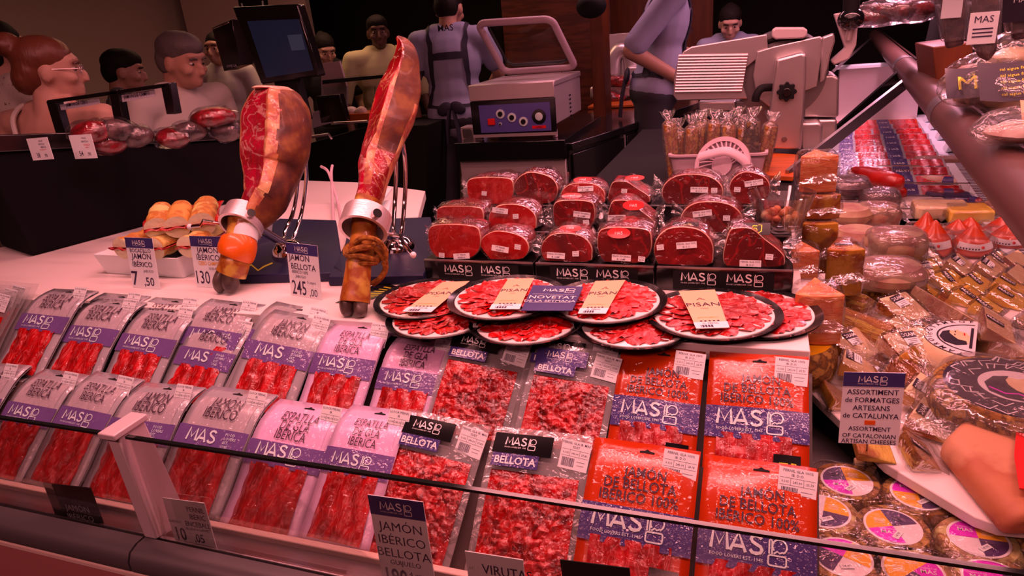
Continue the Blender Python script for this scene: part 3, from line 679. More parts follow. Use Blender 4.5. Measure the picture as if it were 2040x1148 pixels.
def stand(idx, pads, dome, ring, rods, label, handle):
    root = thing('ham_stand', label, 'ham stand', atz(*dome, .95))
    b = rel(MB(), root); P = [atz(x, y, .951) for x, y in pads]
    n = len(P); top = [p+V((0, 0, .022)) for p in P]; c = sum(P, V())/n
    b.add([tuple(p) for p in P]+[tuple(p) for p in top], [tuple(range(n-1, -1, -1)), tuple(range(n, 2*n))]+[(i, (i+1) % n, n+(i+1) % n, n+i) for i in range(n)], 'navy_paint', True)
    bo = b.build('base_board', root, .003)
    q = atz(*dome, .973); b = rel(MB(), root); b.T = b.T @ Matrix.Translation(q)
    b.lathe([(.045, 0), (.045, .004), (.040, .018), (.028, .030), (.012, .036), (0, .037)], 'chrome', 24); b.build('swivel_dome', root)
    rc, ax, r, hh = ring
    b = rel(MB(), root); zz = ax.normalized(); xx = zz.orthogonal().normalized(); B = basis(xx, zz.cross(xx), zz).to_4x4()
    b.T = b.T @ Matrix.Translation(rc) @ B
    b.lathe([(r-.007, -hh/2), (r, -hh/2), (r, hh/2), (r-.007, hh/2), (r-.007, -hh/2)], 'steel_brushed', 40); rg = b.build('clamp_ring', root, 0, 30)
    b = rel(MB(), root); p0 = rc+(q+V((0, 0, .03))-rc).normalized()*r
    b.tube([p0, lerp(p0, q+V((0, 0, .02)), .5), q+V((0, 0, .02))], .011, 'chrome', 12); b.build('ring_arm', root)
    for s in rods:
        b = rel(MB(), root); b.tube(catmull([q+V((0, 0, .02))]+[aty(x, y, Y) for x, y, Y in s], 6), .0058, 'chrome', 10); b.build('support_rod', root)
    b = rel(MB(), root); hp = [aty(*p) for p in handle]; b.tube(hp, .0042, 'chrome', 8); b.ell(hp[-1], (.007, .007, .007), 'card_white', nu=10, nv=6); b.build('clamp_handle', root)
    b = rel(MB(), root); side = (XH*.3-DH*.95).normalized(); k = rc+zz*hh*.2+(side-zz*side.dot(zz)).normalized()*r; b.cyl(k, k+(k-rc).normalized()*.012, .010, 'chrome', n=14); b.build('clamp_knob', root)
    return root
st1 = stand(0, [(478, 566), (688, 560), (672, 452), (560, 448), (512, 478)], (577, 505), (aty(485, 440, 1.275), (aty(440, 590, 1.16)-aty(520, 350, 1.36)).normalized()-fw*.42, .052, .046),
      [[(566, 470, 1.50), (585, 420, 1.56), (594, 360, 1.58), (592, 290, 1.57), (587, 250, 1.545)], [(585, 475, 1.50), (602, 420, 1.57), (610, 360, 1.59), (608, 290, 1.58), (601, 250, 1.55)]],
      'navy ham stand with chrome rods holding the left, pale rimmed ham', [(440, 446, 1.25), (404, 440, 1.22), (400, 450, 1.215), (378, 452, 1.21)])
b = rel(MB(), st1); fnm = lambda x, y: atz(x, y, .9736)
b.stroke([(492, 536), (500, 527), (514, 539), (526, 531), (543, 524)], 3, 'gold', fnm); b.build('base_emblem', st1)
st2 = stand(1, [(656, 570), (846, 566), (872, 520), (860, 446), (700, 452), (690, 500)], (795, 497), (aty(728, 444, 1.205), (aty(700, 620, 1.10)-aty(760, 330, 1.29)).normalized()-fw*.42, .052, .044),
      [[(784, 460, 1.46), (787, 400, 1.50), (789, 350, 1.51), (788, 300, 1.50), (783, 262, 1.47)], [(800, 462, 1.46), (806, 400, 1.50), (808, 350, 1.51), (805, 300, 1.50), (797, 262, 1.46)]],
      'navy ham stand with chrome rods holding the right, roped ham', [(770, 466, 1.22), (798, 470, 1.22), (805, 488, 1.21), (823, 508, 1.20)])
# printed leaflet under the right hoof
lf = MB(); Q = [atz(x, y, .9512) for x, y in ((668, 604), (742, 596), (800, 574), (760, 562))]
lf.add([tuple(q) for q in Q]+[tuple(q+V((0, 0, .001))) for q in Q], [(3, 2, 1, 0), (4, 5, 6, 7), (0, 1, 5, 4), (1, 2, 6, 5), (2, 3, 7, 6), (3, 0, 4, 7)], 'black_gloss')
for k in range(6): lf.add([tuple(Q[0].lerp(Q[3], .15+.13*k).lerp(Q[1].lerp(Q[2], .15+.13*k), s)+V((0, 0, .0014+d))) for s, d in ((.45, 0), (.9, 0))]+[tuple(Q[0].lerp(Q[3], .20+.13*k).lerp(Q[1].lerp(Q[2], .20+.13*k), s)+V((0, 0, .0014))) for s in (.9, .45)], [(0, 1, 2, 3)], 'gold')
tag(lf.build('printed_leaflet', None), 'black and gold printed leaflet lying under the right hoof', 'leaflet')
# ------------------------------------------------------------------ sandwich tray
mat('bread', A('D67C48'), .6, bump=.4, bscale=60, var=[A('B05A30'), A('E09462')], vscale=18)
mat('crumb', A('F4B090'), .8, bump=.4, bscale=80)
bx = thing('sandwich_tray', 'white card tray under the ham sandwiches', 'tray', atz(290, 550, .95))
b = rel(MB(), bx); F = [atz(214, 544, .951), atz(365, 554, .951)]; Bk = [F[1]+V((.02, .33, 0)), F[0]+V((.02, .33, 0))]
bot = F+Bk; c0 = sum(bot, V())/4; topr = [c0+(p-c0)*1.09+V((0, 0, .058)) for p in bot]; inn = [c0+(p-c0)*1.06+V((0, 0, .058)) for p in bot]; inb = [c0+(p-c0)*.98+V((0, 0, .03)) for p in bot]
b.add([tuple(p) for p in bot+topr+inn+inb], [(3, 2, 1, 0)]+[(i, (i+1) % 4, 4+(i+1) % 4, 4+i) for i in range(4)]+[(4+i, 4+(i+1) % 4, 8+(i+1) % 4, 8+i) for i in range(4)]+[(8+i, 8+(i+1) % 4, 12+(i+1) % 4, 12+i) for i in range(4)]+[(12, 13, 14, 15)], 'card_white', True); b.build('card_box', bx)
pl = MB(); cc = c0+V((.0, .0, .0585)); pl.T = Matrix.Translation(cc) @ rz(-6).to_4x4(); pl.lathe([(.0, 0), (.13, 0), (.15, .008), (.148, .010), (.128, .004), (0, .004)], 'black_gloss', 40, lambda p: V((p.x*1.12, p.y*1.12, p.z))); tag(pl.build('serving_platter', None), 'dark round platter on the white card tray, carrying sandwiches', 'platter')
def sandwich(loc, rot, s=1.0):
    root = thing('ham_sandwich', 'small baguette ham sandwich in the heap on the dark platter', 'sandwich', loc, rot, 'ham sandwiches on the platter')
    L, Wd = .075*s, .031*s
    for part, sg in (('bread_top', 1), ('bread_bottom', -1)):
        b = MB(); rings = []
        for i in range(13):
            t = i/12; y = -L+2*L*t; r = Wd*(1 if t < .7 else math.sqrt(max(.02, 1-((t-.7)/.3)**2)))*(.96+.04*math.cos(9*t*2*PI*.35)); ring = []
            for j in range(17):
                a = PI*j/16; ring.append(V((r*math.cos(a), y, sg*(.003+r*.86*math.sin(a)*(1+.05*math.sin(26*t+2*math.cos(a)))))))
            rings.append(ring if sg > 0 else ring[::-1])
        b.loft(rings, 'bread', True, lambda i, j: 'bread'); b.mi[-2] = b.idx('crumb'); b.mi[-1] = b.idx('bread'); b.build(part, root)
    b = MB(); rr = random.Random(int(loc.x*9999)); ph = rr.random()*6
    b.grid(10, 16, lambda u, v: V(((u-.5)*2.3*Wd*(1+.12*math.sin(7*v+ph)), lerp(-L*1.12, L*.8, v), .0025*math.sin(12*u+9*v+ph))), 'ham_plate'); b.build('ham_filling', root, solid=.003)
    return root
zt = .95+.056
for x0, y0, x1, y1, dz, tilt, s in ((256, 490, 318, 468, .030, 0, .95), (316, 492, 378, 466, .030, 0, .95), (378, 490, 436, 462, .030, 0, .95),
                             (304, 456, 334, 414, .086, -10, 1.0), (342, 454, 374, 410, .086, -10, 1.0), (390, 450, 426, 400, .086, -10, 1.05)):
    p, q = atz(x0, y0, zt+dz), atz(x1, y1, zt+dz); d = q-p; sandwich((p+q)/2, rz(math.degrees(math.atan2(d.y, d.x))-90) @ rx(-tilt), s)
# ------------------------------------------------------------------ black stepped racks with wrapped ham pieces
RX = [(-.717, -.452), (-.448, -.192), (-.188, .072)]
tiers = [(1.318, 1.455, 1.000), (1.455, 1.61, 1.027), (1.61, 1.76, 1.050)]
for i, (x0, x1) in enumerate(RX):
    root = thing('stepped_rack', ('left', 'middle', 'right')[i]+' one of three black stepped racks carrying wrapped ham pieces', 'display rack', ((x0+x1)/2, 1.318, .95))
    b = rel(MB(), root)
    for y0, y1, z in tiers: b.box(((x0+x1)/2, (y0+1.76)/2, (.9505+z)/2), (x1-x0, 1.76-y0, z-.9505), 'black_gloss')
    b.build('step_body', root, .002)
    for y0, y1, z in tiers:
        b = rel(MB(), root); b.box(((x0+x1)/2, y0+.001, z+.0008), (x1-x0-.004, .006, .003), 'steel_dark'); b.build('steel_edge', root)
    b = rel(MB(), root); b.box((lerp(x0, x1, .5), 1.3174, .974), ((x1-x0)*.74, .001, .042), 'black_matte'); fn = lambda x, y: V((x, 1.3165, y))
    for u in (.34, .68): b.mas(lerp(x0, x1, u-.02), .974, .0175, 'white_ink', fn, weight=.18)
    b.build('brand_strip', root)
mat('sticker_red', A('F01A1A'), .35, coat=.5)
def chunk(bx, Y, label, shape, txt, pos=(.0, .25), pos2=(.3, .2), top=None, depth=.10, pale=False, lean=10, seed=0, two=True):
    x0, y0, x1, y1 = bx; p, q = aty(x0, y1, Y), aty(x1, y1, Y); w = (q-p).length; h = (aty((x0+x1)/2, y0, Y+.02)-aty((x0+x1)/2, y1, Y)).z*.97
    X = V((q.x-p.x, q.y-p.y, 0)).normalized()
    ti = [t for t in tiers if t[0] <= Y+.001][-1]; base = V(((p.x+q.x)/2, Y, ti[2]+.0015))
    root = thing('wrapped_ham_piece', label, 'ham piece', base, rz(math.degrees(math.atan2(X.y, X.x))), 'wrapped ham pieces on the racks')
    rr = random.Random(seed); shp = {'dome': [(-.42, 0), (.40, 0), (.5, .28), (.47, .62), (.30, .90), (.02, 1), (-.28, .94), (-.46, .66), (-.5, .3)],
        'block': [(-.36, .02), (0, 0), (.32, .03), (.49, .32), (.5, .74), (.40, .95), (-.1, 1), (-.44, .92), (-.5, .6), (-.47, .25)],
        'wedge': [(-.44, 0), (.40, .02), (.5, .22), (.42, .42), (.18, .70), (-.05, .98), (-.3, 1), (-.42, .9), (-.5, .4), (-.5, .12)],
        'slant': [(-.30, 0), (.30, .02), (.48, .25), (.5, .55), (.38, .82), (.1, .98), (-.2, 1), (-.44, .78), (-.5, .45)]}[shape]
    pts = catmull([V((x, z, 0)) for x, z in shp]+[V((*shp[0], 0))], 3)[:-1]; n = len(pts)
    def ring(sc, y, cz=.45, j=0): return [V((pt.x*w*sc, y+math.tan(math.radians(lean))*pt.y*h, max(.0005, (cz+(pt.y-cz)*sc)*h))) for pt in pts]
    def wob(r, a, s): return [V((p.x, p.y+a*noise(p, 40, seed+s), max(.0005, p.z+a*noise(p, 30, seed+s+3)))) for p in r]
    cut = 'ham_cut_pale' if pale else 'ham_cut'
    b = MB(); b.loft([ring(.968, -.002), ring(1, .001), wob(ring(1.01, .02), .004, 1), wob(ring(.97, depth*.6), .006, 2), wob(ring(.78, depth*.9), .006, 3), ring(.4, depth)], 'ham_rind', True, lambda i, j: 'ham_fat' if i == 0 else 'ham_rind')
    b.mi[-2] = b.idx(cut); b.build('ham_meat', root, 0, 35)
    b = MB(); R2 = [[V((p.x*1.04, p.y, p.z*1.03)) for p in wob(ring(1.0, -.006), .004, 5)], [V((p.x*1.05, p.y, p.z*1.04)) for p in wob(ring(1.03, .03), .008, 6)], wob(ring(1.03, depth*.7), .012, 7), wob(ring(.5, depth*1.05), .01, 8)]
    b.loft(R2, 'film', True)
    for s in (-1, 1):
        e = (.10+.22*rr.random())*w
        def ear(u, v, s=s, e=e):
            x = s*(w*.47+v*e); z = h*(.42+(u-.5)*(.35+.75*v)); 
            q = V((x+s*.2*e*v*noise((u*9, seed, s), 1), .028+.010*noise((u*8, v*3, seed+s))+.006*math.sin(u*22+seed), z)); q.z = max(.001, q.z+.25*e*v*noise((u*6, s, seed), 1)); return q
        b.grid(10, 5, ear, 'film_heavy')
    b.build('film_wrap', root, 0, 60)
    ls = math.tan(math.radians(lean)); fp = lambda x, z: V((x, -.0095+ls*z, z))
    RL = Matrix(((1, 0, 0), (0, math.sin(math.radians(lean)), -math.cos(math.radians(lean))), (0, math.cos(math.radians(lean)), math.sin(math.radians(lean)))))
    def lm():
        bb = MB(); bb.box((0, 0, 0), (.040, .013, .0006), 'card_white'); f_ = lambda x, y: V((x, y, .0005))
        bb.text(txt[0], .0052, 'ink', f_, 'C', .004, .9, 0, .0012, res=1); bb.text(txt[1], .0052, 'ink', f_, 'C', .004, .9, 0, -.0048, res=1); return mesh_only(bb)
    def lm2():
        bb = MB(); bb.box((0, 0, 0), (.014, .011, .0006), 'card_white'); f_ = lambda x, y: V((x, y, .0005)); bb.text('EUR/kg', .003, 'ink', f_, 'C', 0, 1, 0, .002, res=1); bb.text('82,90', .0042, 'ink', f_, 'C', .004, 1, 0, -.0035, res=1); return mesh_only(bb)
    r1 = rz(rr.uniform(-9, 9)); r2 = rz(rr.uniform(-8, 8))
    if two: child(lm, 'lm'+txt[0], 'paper_label', root, fp(pos[0]*w, pos[1]*h), RL @ r1)
    child(lm2, 'lm2', 'price_label', root, fp(pos2[0]*w, pos2[1]*h), RL @ r2)
    if top in ('red', 'edge'):
        b = MB(); b.T = Matrix.Translation((rr.uniform(-.1, .1)*w, ls*h*.86-.008, h*.86)) @ rx(62).to_4x4() if top == 'red' else Matrix.Translation((rr.uniform(-.1, .1)*w, ls*h+.022, h*1.05)) @ rx(22).to_4x4()
        b.lathe([(.0, 0), (.021, 0), (.021, .0008), (0, .0012)], 'sticker_red', 24, lambda p: V((p.x*1.15, p.y*.55, p.z))); b.mas(0, -.003, .006, 'white_ink', lambda x, y: V((x, y, .0016)), icon=False, tag=False); b.build('oval_sticker', root, label='red oval sticker')
    if top == 'gold':
        b = MB(); b.T = Matrix.Translation((.02*w, .012+ls*h*.85, h*.93)) @ rx(48).to_4x4(); f_ = lambda x, y: V((x, y, .0012))
        b.box((0, 0, 0), (.052, .026, .0012), 'black_gloss'); b.stroke([(.002, .006), (-.006, .006), (-.007, .001), (0, .001), (.002, -.003), (-.003, -.006), (-.008, -.004)], .0016, 'gold', f_); b.stroke([(.004, .008), (.010, .008), (.010, -.005), (.006, -.008), (-.006, -.008)], .0016, 'gold', f_); b.build('emblem_label', root, label='black label with a gold 5J emblem')
    return root
PG, PE, CT = ('PERNIL GLA 100%', 'IB. D.O.'), ('PERNIL ENCEBALL', 'IB. CAMP'), ('CT. PERNIL', 'RESERVA')
Y1, Y2, Y3 = 1.335, 1.475, 1.63
chunk((857, 455, 960, 526), Y1, 'red wrapped ham block, leftmost in the front row of racks', 'block', CT, (.16, .10), (-.22, .11), pale=True, seed=1)
chunk((960, 470, 1055, 530), Y1, 'small marbled wrapped ham piece, second from left in front row', 'slant', CT, (-.06, .42), (.30, .50), pale=True, seed=2)
chunk((1078, 468, 1180, 527), Y1, 'dark wrapped ham piece with red sticker edge, third in front row', 'dome', PE, (-.18, .24), (.2, .32), 'edge', seed=3, lean=16)
chunk((1190, 460, 1297, 534), Y1, 'wrapped ham piece with a red oval sticker, fourth in the front row', 'block', PE, (-.03, .18), (.34, .16), 'red', seed=4, lean=14)
chunk((1302, 464, 1420, 542), Y1, 'wrapped dark ham piece with gold emblem label, fifth in front row', 'dome', PG, (.06, .55), (-.38, .48), 'gold', seed=5, lean=14)
chunk((1440, 464, 1562, 544), Y1, 'wrapped dark ham piece with gold emblem label at the right end', 'wedge', PG, (-.05, .12), (.25, .30), 'gold', seed=6, lean=14)
chunk((872, 414, 965, 463), Y2, 'wrapped red ham piece at left end of the middle row', 'block', CT, (-.04, .34), (.28, .42), pale=True, seed=7)
chunk((975, 413, 1070, 467), Y2, 'wrapped red ham piece with fatty arc, second in the middle row', 'dome', CT, (-.22, .78), (.1, .56), pale=True, seed=8)
chunk((1103, 402, 1185, 466), Y2, 'blocky wrapped ham with red sticker, third in the middle row', 'block', PE, (.22, .55), (.32, .3), 'edge', seed=9)
chunk((1210, 405, 1305, 470), Y2, 'wrapped ham piece with red oval sticker, fourth in the middle row', 'wedge', PE, (-.28, .46), (.1, .2), 'red', seed=10)
chunk((1355, 405, 1478, 470), Y2, 'long dark wrapped ham piece in middle row beside the glass bowl', 'dome', PG, (-.14, .64), (.25, .5), seed=11)
chunk((932, 357, 1025, 413), Y3, 'wrapped red ham block at left end of the back row', 'block', CT, (0, 0), (-.1, .42), pale=True, seed=12, two=False)
chunk((1026, 350, 1112, 415), Y3, 'taller ridged wrapped ham piece, second in the back row', 'slant', CT, (0, 0), (-.32, .12), seed=13, two=False)
chunk((1116, 352, 1205, 396), Y3, 'wrapped ham piece with white fat base, third in the back row', 'dome', PE, (.08, .75), (.28, .36), 'edge', pale=True, seed=14, lean=16)
chunk((1212, 360, 1295, 408), Y3, 'tilted wrapped ham piece with red sticker, fourth in back row', 'wedge', PE, (.0, .25), (-.1, .6), 'edge', seed=15)
chunk((1318, 346, 1440, 408), Y3, 'wide dark wrapped ham piece in back row below the white tub', 'dome', PG, (.12, .5), (.36, .48), seed=16)
chunk((1452, 348, 1532, 414), Y3, 'dark wrapped ham piece with fatty top at right end of back row', 'slant', PG, (.1, .68), (-.3, .48), seed=17)
# glass bowl with snack balls
bw = aty(1552, 470, 1.50); bw.z = 1.0285
b = MB(); b.T = Matrix.Translation(bw); b.lathe([(.032, 0), (.042, .003), (.054, .040), (.068, .080), (.066, .081), (.051, .040), (.038, .009), (0, .008)], 'bowl_glass', 32)
tag(b.build('glass_bowl', None), 'small clear glass bowl standing at the right end of racks', 'bowl')
mat('snack', A('C86A48'), .5, var=[A('A84A30'), A('E09070')], vscale=30)
rr = random.Random(4); k = 0
for lay, n_, r_ in ((0, 6, .022), (1, 9, .031), (2, 4, .016)):
    for i in range(n_):
        a = 2*PI*i/n_+lay; b = MB(); b.ell((0, 0, 0), (.0085, .0085, .011), 'snack', Euler((rr.random()*3, rr.random()*3, 0)).to_matrix(), 12, 8); o = b.build('snack_ball', None)
        o.location = bw+V((r_*math.cos(a), r_*math.sin(a), .019+.011*lay)); tag(o, 'small tan snack ball in the glass bowl', 'snack', 'snack balls in the glass bowl')
# ------------------------------------------------------------------ plates of sliced ham
mat('plate_white', A('F2A8A4'), .35, coat=.5)
mat('band_apricot', A('F89478'), .5)
def plate(c, r, z, label, red, seed, band=None):
    p = atz(*c, z); root = thing('ham_plate', label, 'plate', p, None, 'plates of sliced ham')
    b = MB(); b.lathe([(0, 0), (r*.86, 0), (r, .006), (r*.995, .0075), (r*.90, .0045), (r*.86, .004), (0, .004)], 'black_gloss', 64); b.build('tray', root)
    b = MB(); b.lathe([(0, .0042), (r*.875, .0042), (r*.87, .0054), (0, .0054)], 'plate_white', 64); b.build('card_disc', root)
    for k, (n_, rad, sl, sw, m) in enumerate(((15, .62, .34, .30, 0), (10, .40, .30, .30, 0), (6, .17, .26, .28, 0))):
        pass
    rg = random.Random(seed); b = MB(); m = 'ham_plate_red' if red else 'ham_plate'
    for ri, (n_, rad, lift) in enumerate(((20, .55, .0062), (14, .36, .0085), (9, .17, .0105), (4, .03, .0120))):
        for i in range(n_):
            a = 2*PI*i/n_+rg.random()*.2; ll, ww = r*(.27+.03*rg.random()), r*(.16+.02*rg.random()); cx = V((math.cos(a), math.sin(a), 0)); sx = V((-cx.y, cx.x, 0)); o = cx*(r*rad); ph = rg.random()*6
            def sl(u, v): 
                t = v*2-1; ww_ = ww*math.sqrt(max(.03, 1-t*t*.9)); q = o+cx*(t*ll)+sx*((u-.5)*2*ww_)
                q.z = lift+.0016*math.sin(7*u+ph)+.0012*math.sin(5*v+ph)+(.0016*u) + .001*rg.random(); return q
            b.grid(5, 7, sl, m)
    b.build('ham_slices', root, 0, 60)
    if band:
        Pz = [atz(x, y, z+.0155) for x, y in band]; fnb = lambda u, v, o=0: (Pz[0].lerp(Pz[1], u)).lerp(Pz[3].lerp(Pz[2], u), v)-p+V((0, 0, o+.0015*math.sin(PI*v)))
        b = MB(); b.grid(4, 10, fnb, 'band_apricot'); wdt = (Pz[1]-Pz[0]).length; hgt = (Pz[3]-Pz[0]).length
        f2_ = lambda x, y: fnb(.5+x/wdt, 1-(y/hgt), .0006)
        b.text('PISAN', wdt*.36, 'ink', f2_, 'C', -.004, 1.05, 0, hgt*.53); b.text('1956', wdt*.09, 'ink', f2_, 'C', 0, 1.4, 0, hgt*.46, res=1)
        cy = hgt*.72; b.stroke([(-wdt*.12, cy-.003), (-wdt*.05, cy+.003), (0, cy+.008), (wdt*.03, cy+.004), (-wdt*.02, cy+.002), (wdt*.12, cy-.002)], wdt*.02, 'ink', f2_)
        b.text('JAMÓN IBÉRICO', wdt*.09, 'ink_orange', f2_, 'C', 0, 1, 0, hgt*.24, res=1)
        for k in range(5): b.poly([(wdt*(-.26+.13*k)+wdt*.04*math.cos(a), hgt*.17+wdt*.035*math.sin(a)) for a in [2*PI*q/8 for q in range(8)]], 'ink', f2_)
        b.build('paper_band', root, 0, 60, label='apricot paper band across the slices')
        b = MB(); b.grid(2, 2, lambda u, v: fnb(u*1.04-.02, lerp(.86, 1.0, v), .0012), 'card_white')
        for k in range(9): b.poly([(wdt*(-.34+.045*k), hgt*.02), (wdt*(-.34+.045*k+.02*(1+k % 2)), hgt*.02), (wdt*(-.34+.045*k+.02*(1+k % 2)), hgt*.07), (wdt*(-.34+.045*k), hgt*.07)], 'ink', lambda x, y: fnb(.5+x/wdt, 1-(y/hgt), .0016))
        b.text('LL. PERNIL', wdt*.11, 'ink', lambda x, y: fnb(.5+x/wdt, 1-(y/hgt), .0016), 'C', 0, 1, 0, hgt*.09, res=1); b.build('price_label', root)
    return root
plate((880, 634), .112, .9515, 'ham plate almost hidden underneath the leftmost plate', False, 1)
plate((1050, 644), .112, .9515, 'ham plate almost hidden underneath the second and third plates', True, 2)
plate((1268, 648), .115, .9515, 'ham plate mostly hidden under the third and fourth plates', False, 3)
plate((1500, 627), .119, .9515, 'ham plate sticking out to the right below the rightmost plate', False, 4)
plate((853, 598), .115, .9600, 'leftmost ham plate, its apricot band slanting to the right', False, 5, [(882, 562), (936, 560), (858, 623), (802, 622)])
plate((1420, 629), .121, .9600, 'ham plate with a straight apricot band, nearest the right end', False, 6, [(1352, 580), (1424, 577), (1452, 654), (1388, 656)])
plate((1208, 603), .116, .9685, 'ham plate right of the navy card, brighter red slices', True, 7, [(1186, 560), (1246, 558), (1206, 626), (1152, 626)])
plate((1010, 596), .120, .9770, 'ham plate left of the navy card, white rim showing wide', True, 8, [(1012, 556), (1064, 554), (1034, 617), (976, 617)])
cd_ = thing('navy_card', 'navy card reading NOVETAT DE LA SETMANA lying on the ham plates', 'card', atz(1110, 595, .9935))
CQ = [atz(x, y, .9935) for x, y in ((1038, 619), (1140, 619), (1162, 571), (1062, 568))]; pc = cd_.matrix_world.translation
fc = lambda u, v, o=0: CQ[0].lerp(CQ[1], u).lerp(CQ[3].lerp(CQ[2], u), v)-pc+V((0, 0, o))
b = MB(); b.grid(1, 1, fc, 'navy'); b.grid(1, 1, lambda u, v: fc(u, v, -.001), 'navy'); b.build('card', cd_)
b = MB(); wq = (CQ[1]-CQ[0]).length; hq = (CQ[3]-CQ[0]).length; f3 = lambda x, y: fc(.5+x/wq, y/hq, .0008)
mat('pale_ink', A('E8B8C0'), .5)
b.mas(-wq*.03, hq*.74, hq*.11, 'pale_ink', f3, tag=False, weight=.2, icon=False); b.logo(wq*.20, hq*.70, hq*.2, 'pale_ink', f3)
b.text('NOVETAT', hq*.165, 'pale_ink', f3, 'C', .005, .9, 0, hq*.45); b.text('DE LA SETMANA', hq*.105, 'pale_ink', f3, 'C', .004, .95, -wq*.02, hq*.32)
for yy in (.62, .29): b.poly([(-wq*.42, hq*yy), (wq*.40, hq*yy), (wq*.40, hq*yy+.0008), (-wq*.42, hq*yy+.0008)], 'pale_ink', f3)
b.build('lettering', cd_)
# ------------------------------------------------------------------ cards on the front rail
mat('rail_card', A('C8807E'), .5)
c_, w_, h_ = card('price_card', (1154-1062+62, 9), (0, 0), (0, 0), .8, '', []) if 0 else (None, 0, 0)
card('name_card', (112, 1031), (206, 1044), (92, 967), 0, 'black card reading JAMÓN IBÉRICO on rail left of the post', [('JAMÓN', .05, .28, .24, 'band_ink', -.008, 1.05), ('IBÉRICO', .06, .02, .24, 'band_ink', -.008, 1.05)], head=.42, face='black_matte', headm='black_gloss', logo=False, Y=.600, foot=False, lean=3)
card('price_card', (349, 1078), (431, 1091), (351, 1003), 0, 'white card priced 10,05 on rail right of the post', [('PERNIL', .24, .76, .17, K, .006, .85), ('IBÈRIC', .24, .59, .17, K, .006, .85), ('ENCEBALL', .2, .42, .16, K, .012, .85), ('TALLADA A GANIVET', .16, .33, .085, K, 0, .8), ('GUIJUELO', -.36, .46, .08, K, .005, .9), ('10', -.28, .06, .42, K, .016, .75), (',05', .14, .06, .28, K, .014, .8)], head=0, Y=.604, foot=False, lean=4)
card('price_card', (766, 1175), (872, 1195), (770, 1004), 0, 'tall white card reading JAMÓN IBÉRICO BELLOTA on the front rail', [('JAMÓN', .0, .66, .13, K, -.006, 1), ('IBÉRICO', .0, .52, .13, K, -.006, 1), ('BELLOTA', .0, .385, .13, K, -.006, 1), ('GUIJUELO', .0, .305, .07, K, -.004, 1), ('190', -.2, .09, .24, K, .02, .7), ('4 years', .24, .20, .075, K, 0, 1), (',00', .25, .09, .14, K, .0, .9)], head=.19, Y=.606, foot=False, lean=4)
card('name_card', (936, 1172), (1050, 1192), (940, 1106), 0, 'white card reading VIRUTAS at the bottom edge of the picture', [('VIRUTAS', .20, .48, .36, K, .004, .85), ('MAS', -.34, .52, .2, 'white_ink', .01, 1)], head=0, Y=.606, foot=False, lean=4)
card('name_card', (1126, 1196), (1262, 1216), (1132, 1124), 0, 'black card with a pale round emblem at the bottom edge', [('MAS', -.3, .55, .16, 'black_matte', .01, 1)], head=0, face='black_matte', Y=.606, foot=False, lean=4)
# ------------------------------------------------------------------ cheese leg of the counter
DL = math.radians(4.9)                                   # the leg runs into depth, turned a little to the right
def leg(s, t, z=0): return V((s*math.cos(DL)+t*math.sin(DL), -s*math.sin(DL)+t*math.cos(DL), z))
mat('deck_white', A('EFA4A0'), .4)
mat('white_metal', A('D9A0A4'), .4)
mat('grey_slot', A('5A3A40'), .5)
mat('tube_grey', A('5A2E2A'), .4, spec=.5)
cc = thing('cheese_counter', 'cheese leg of the counter running into depth behind the front glass', 'counter', (.45, 1.5, 0))
b = rel(MB(), cc); b.hexa([(.102, .67, .3), (1.3, .67, .3), (1.3, 1.4, .3), (.102, 1.4, .3), (.102, .67, .735), (1.3, .67, .735), (1.3, 1.4, .735), (.102, 1.4, .735)], 'steel_dark'); b.build('steel_deck', cc)
b = rel(MB(), cc); P = [(.104, 1.225), (.205, 1.008), (.300, .905), (.325, .893), (.36, .895), (.80, .93), (1.0, 1.3), (1.0, 2.4), (.104, 2.4)]
b.prism([(x, y) for x, y in P], .782, .800, 'deck_white'); b.build('white_shelf', cc, .002)
b = rel(MB(), cc); b.prism([(x, y+.03) for x, y in P], .736, .7815, 'black_matte', .97); b.build('shelf_plinth', cc)
b = rel(MB(), cc); q = [leg(-.02, 2.35), leg(.44, 2.35), leg(.44, 4.6), leg(-.02, 4.6)]; b.add([tuple(p+V((0, 0, .3))) for p in q]+[tuple(p+V((0, 0, .800))) for p in q], [(3, 2, 1, 0), (4, 5, 6, 7), (0, 1, 5, 4), (1, 2, 6, 5), (2, 3, 7, 6), (3, 0, 4, 7)], 'deck_white', True); b.build('far_deck', cc)
def legbox(b, s0, s1, t0, t1, z0, z1, m):
    p = [leg(s0, t0), leg(s1, t0), leg(s1, t1), leg(s0, t1)]; b.hexa([tuple(k+V((0, 0, z0))) for k in p]+[tuple(k+V((0, 0, z1))) for k in p], m)
b = rel(MB(), cc); legbox(b, .445, .53, 1.5, 4.6, .79, .812, 'white_metal')
t = 1.52
while t < 3.6:
    legbox(b, .478, .500, t, t+.012, .8115, .8132, 'grey_slot'); t += .024
b.build('vent_strip', cc)
b = rel(MB(), cc); legbox(b, .535, .60, 1.2, 4.6, .80, .835, 'white_metal'); legbox(b, .61, .64, 1.2, 4.6, .80, .87, 'white_metal'); b.build('white_rail', cc, .003)
b = rel(MB(), cc); legbox(b, .66, .668, 1.1, 4.6, .82, 1.15, 'glass'); b.build('customer_glass', cc)
b = rel(MB(), cc); legbox(b, .68, .75, 1.1, 4.6, 0, .86, 'fascia'); b.build('customer_panel', cc)
# price clips on the rail
for k, tt in enumerate((3.45, 3.75, 4.05, 4.3)):
    b = MB(); p = leg(.50, tt); b.hexa([tuple(leg(s, u, z)) for s, u, z in ((.47, tt, .813), (.56, tt, .836), (.56, tt+.10, .836), (.47, tt+.10, .813), (.50, tt, .90), (.56, tt, .90), (.56, tt+.10, .90), (.50, tt+.10, .90))], 'white_metal')
    tag(b.build('price_clip', None, .002), 'blank white price clip on the far rail, number %s from the near end' % ('one', 'two', 'three', 'four')[k], 'price clip', 'price clips on the far rail')
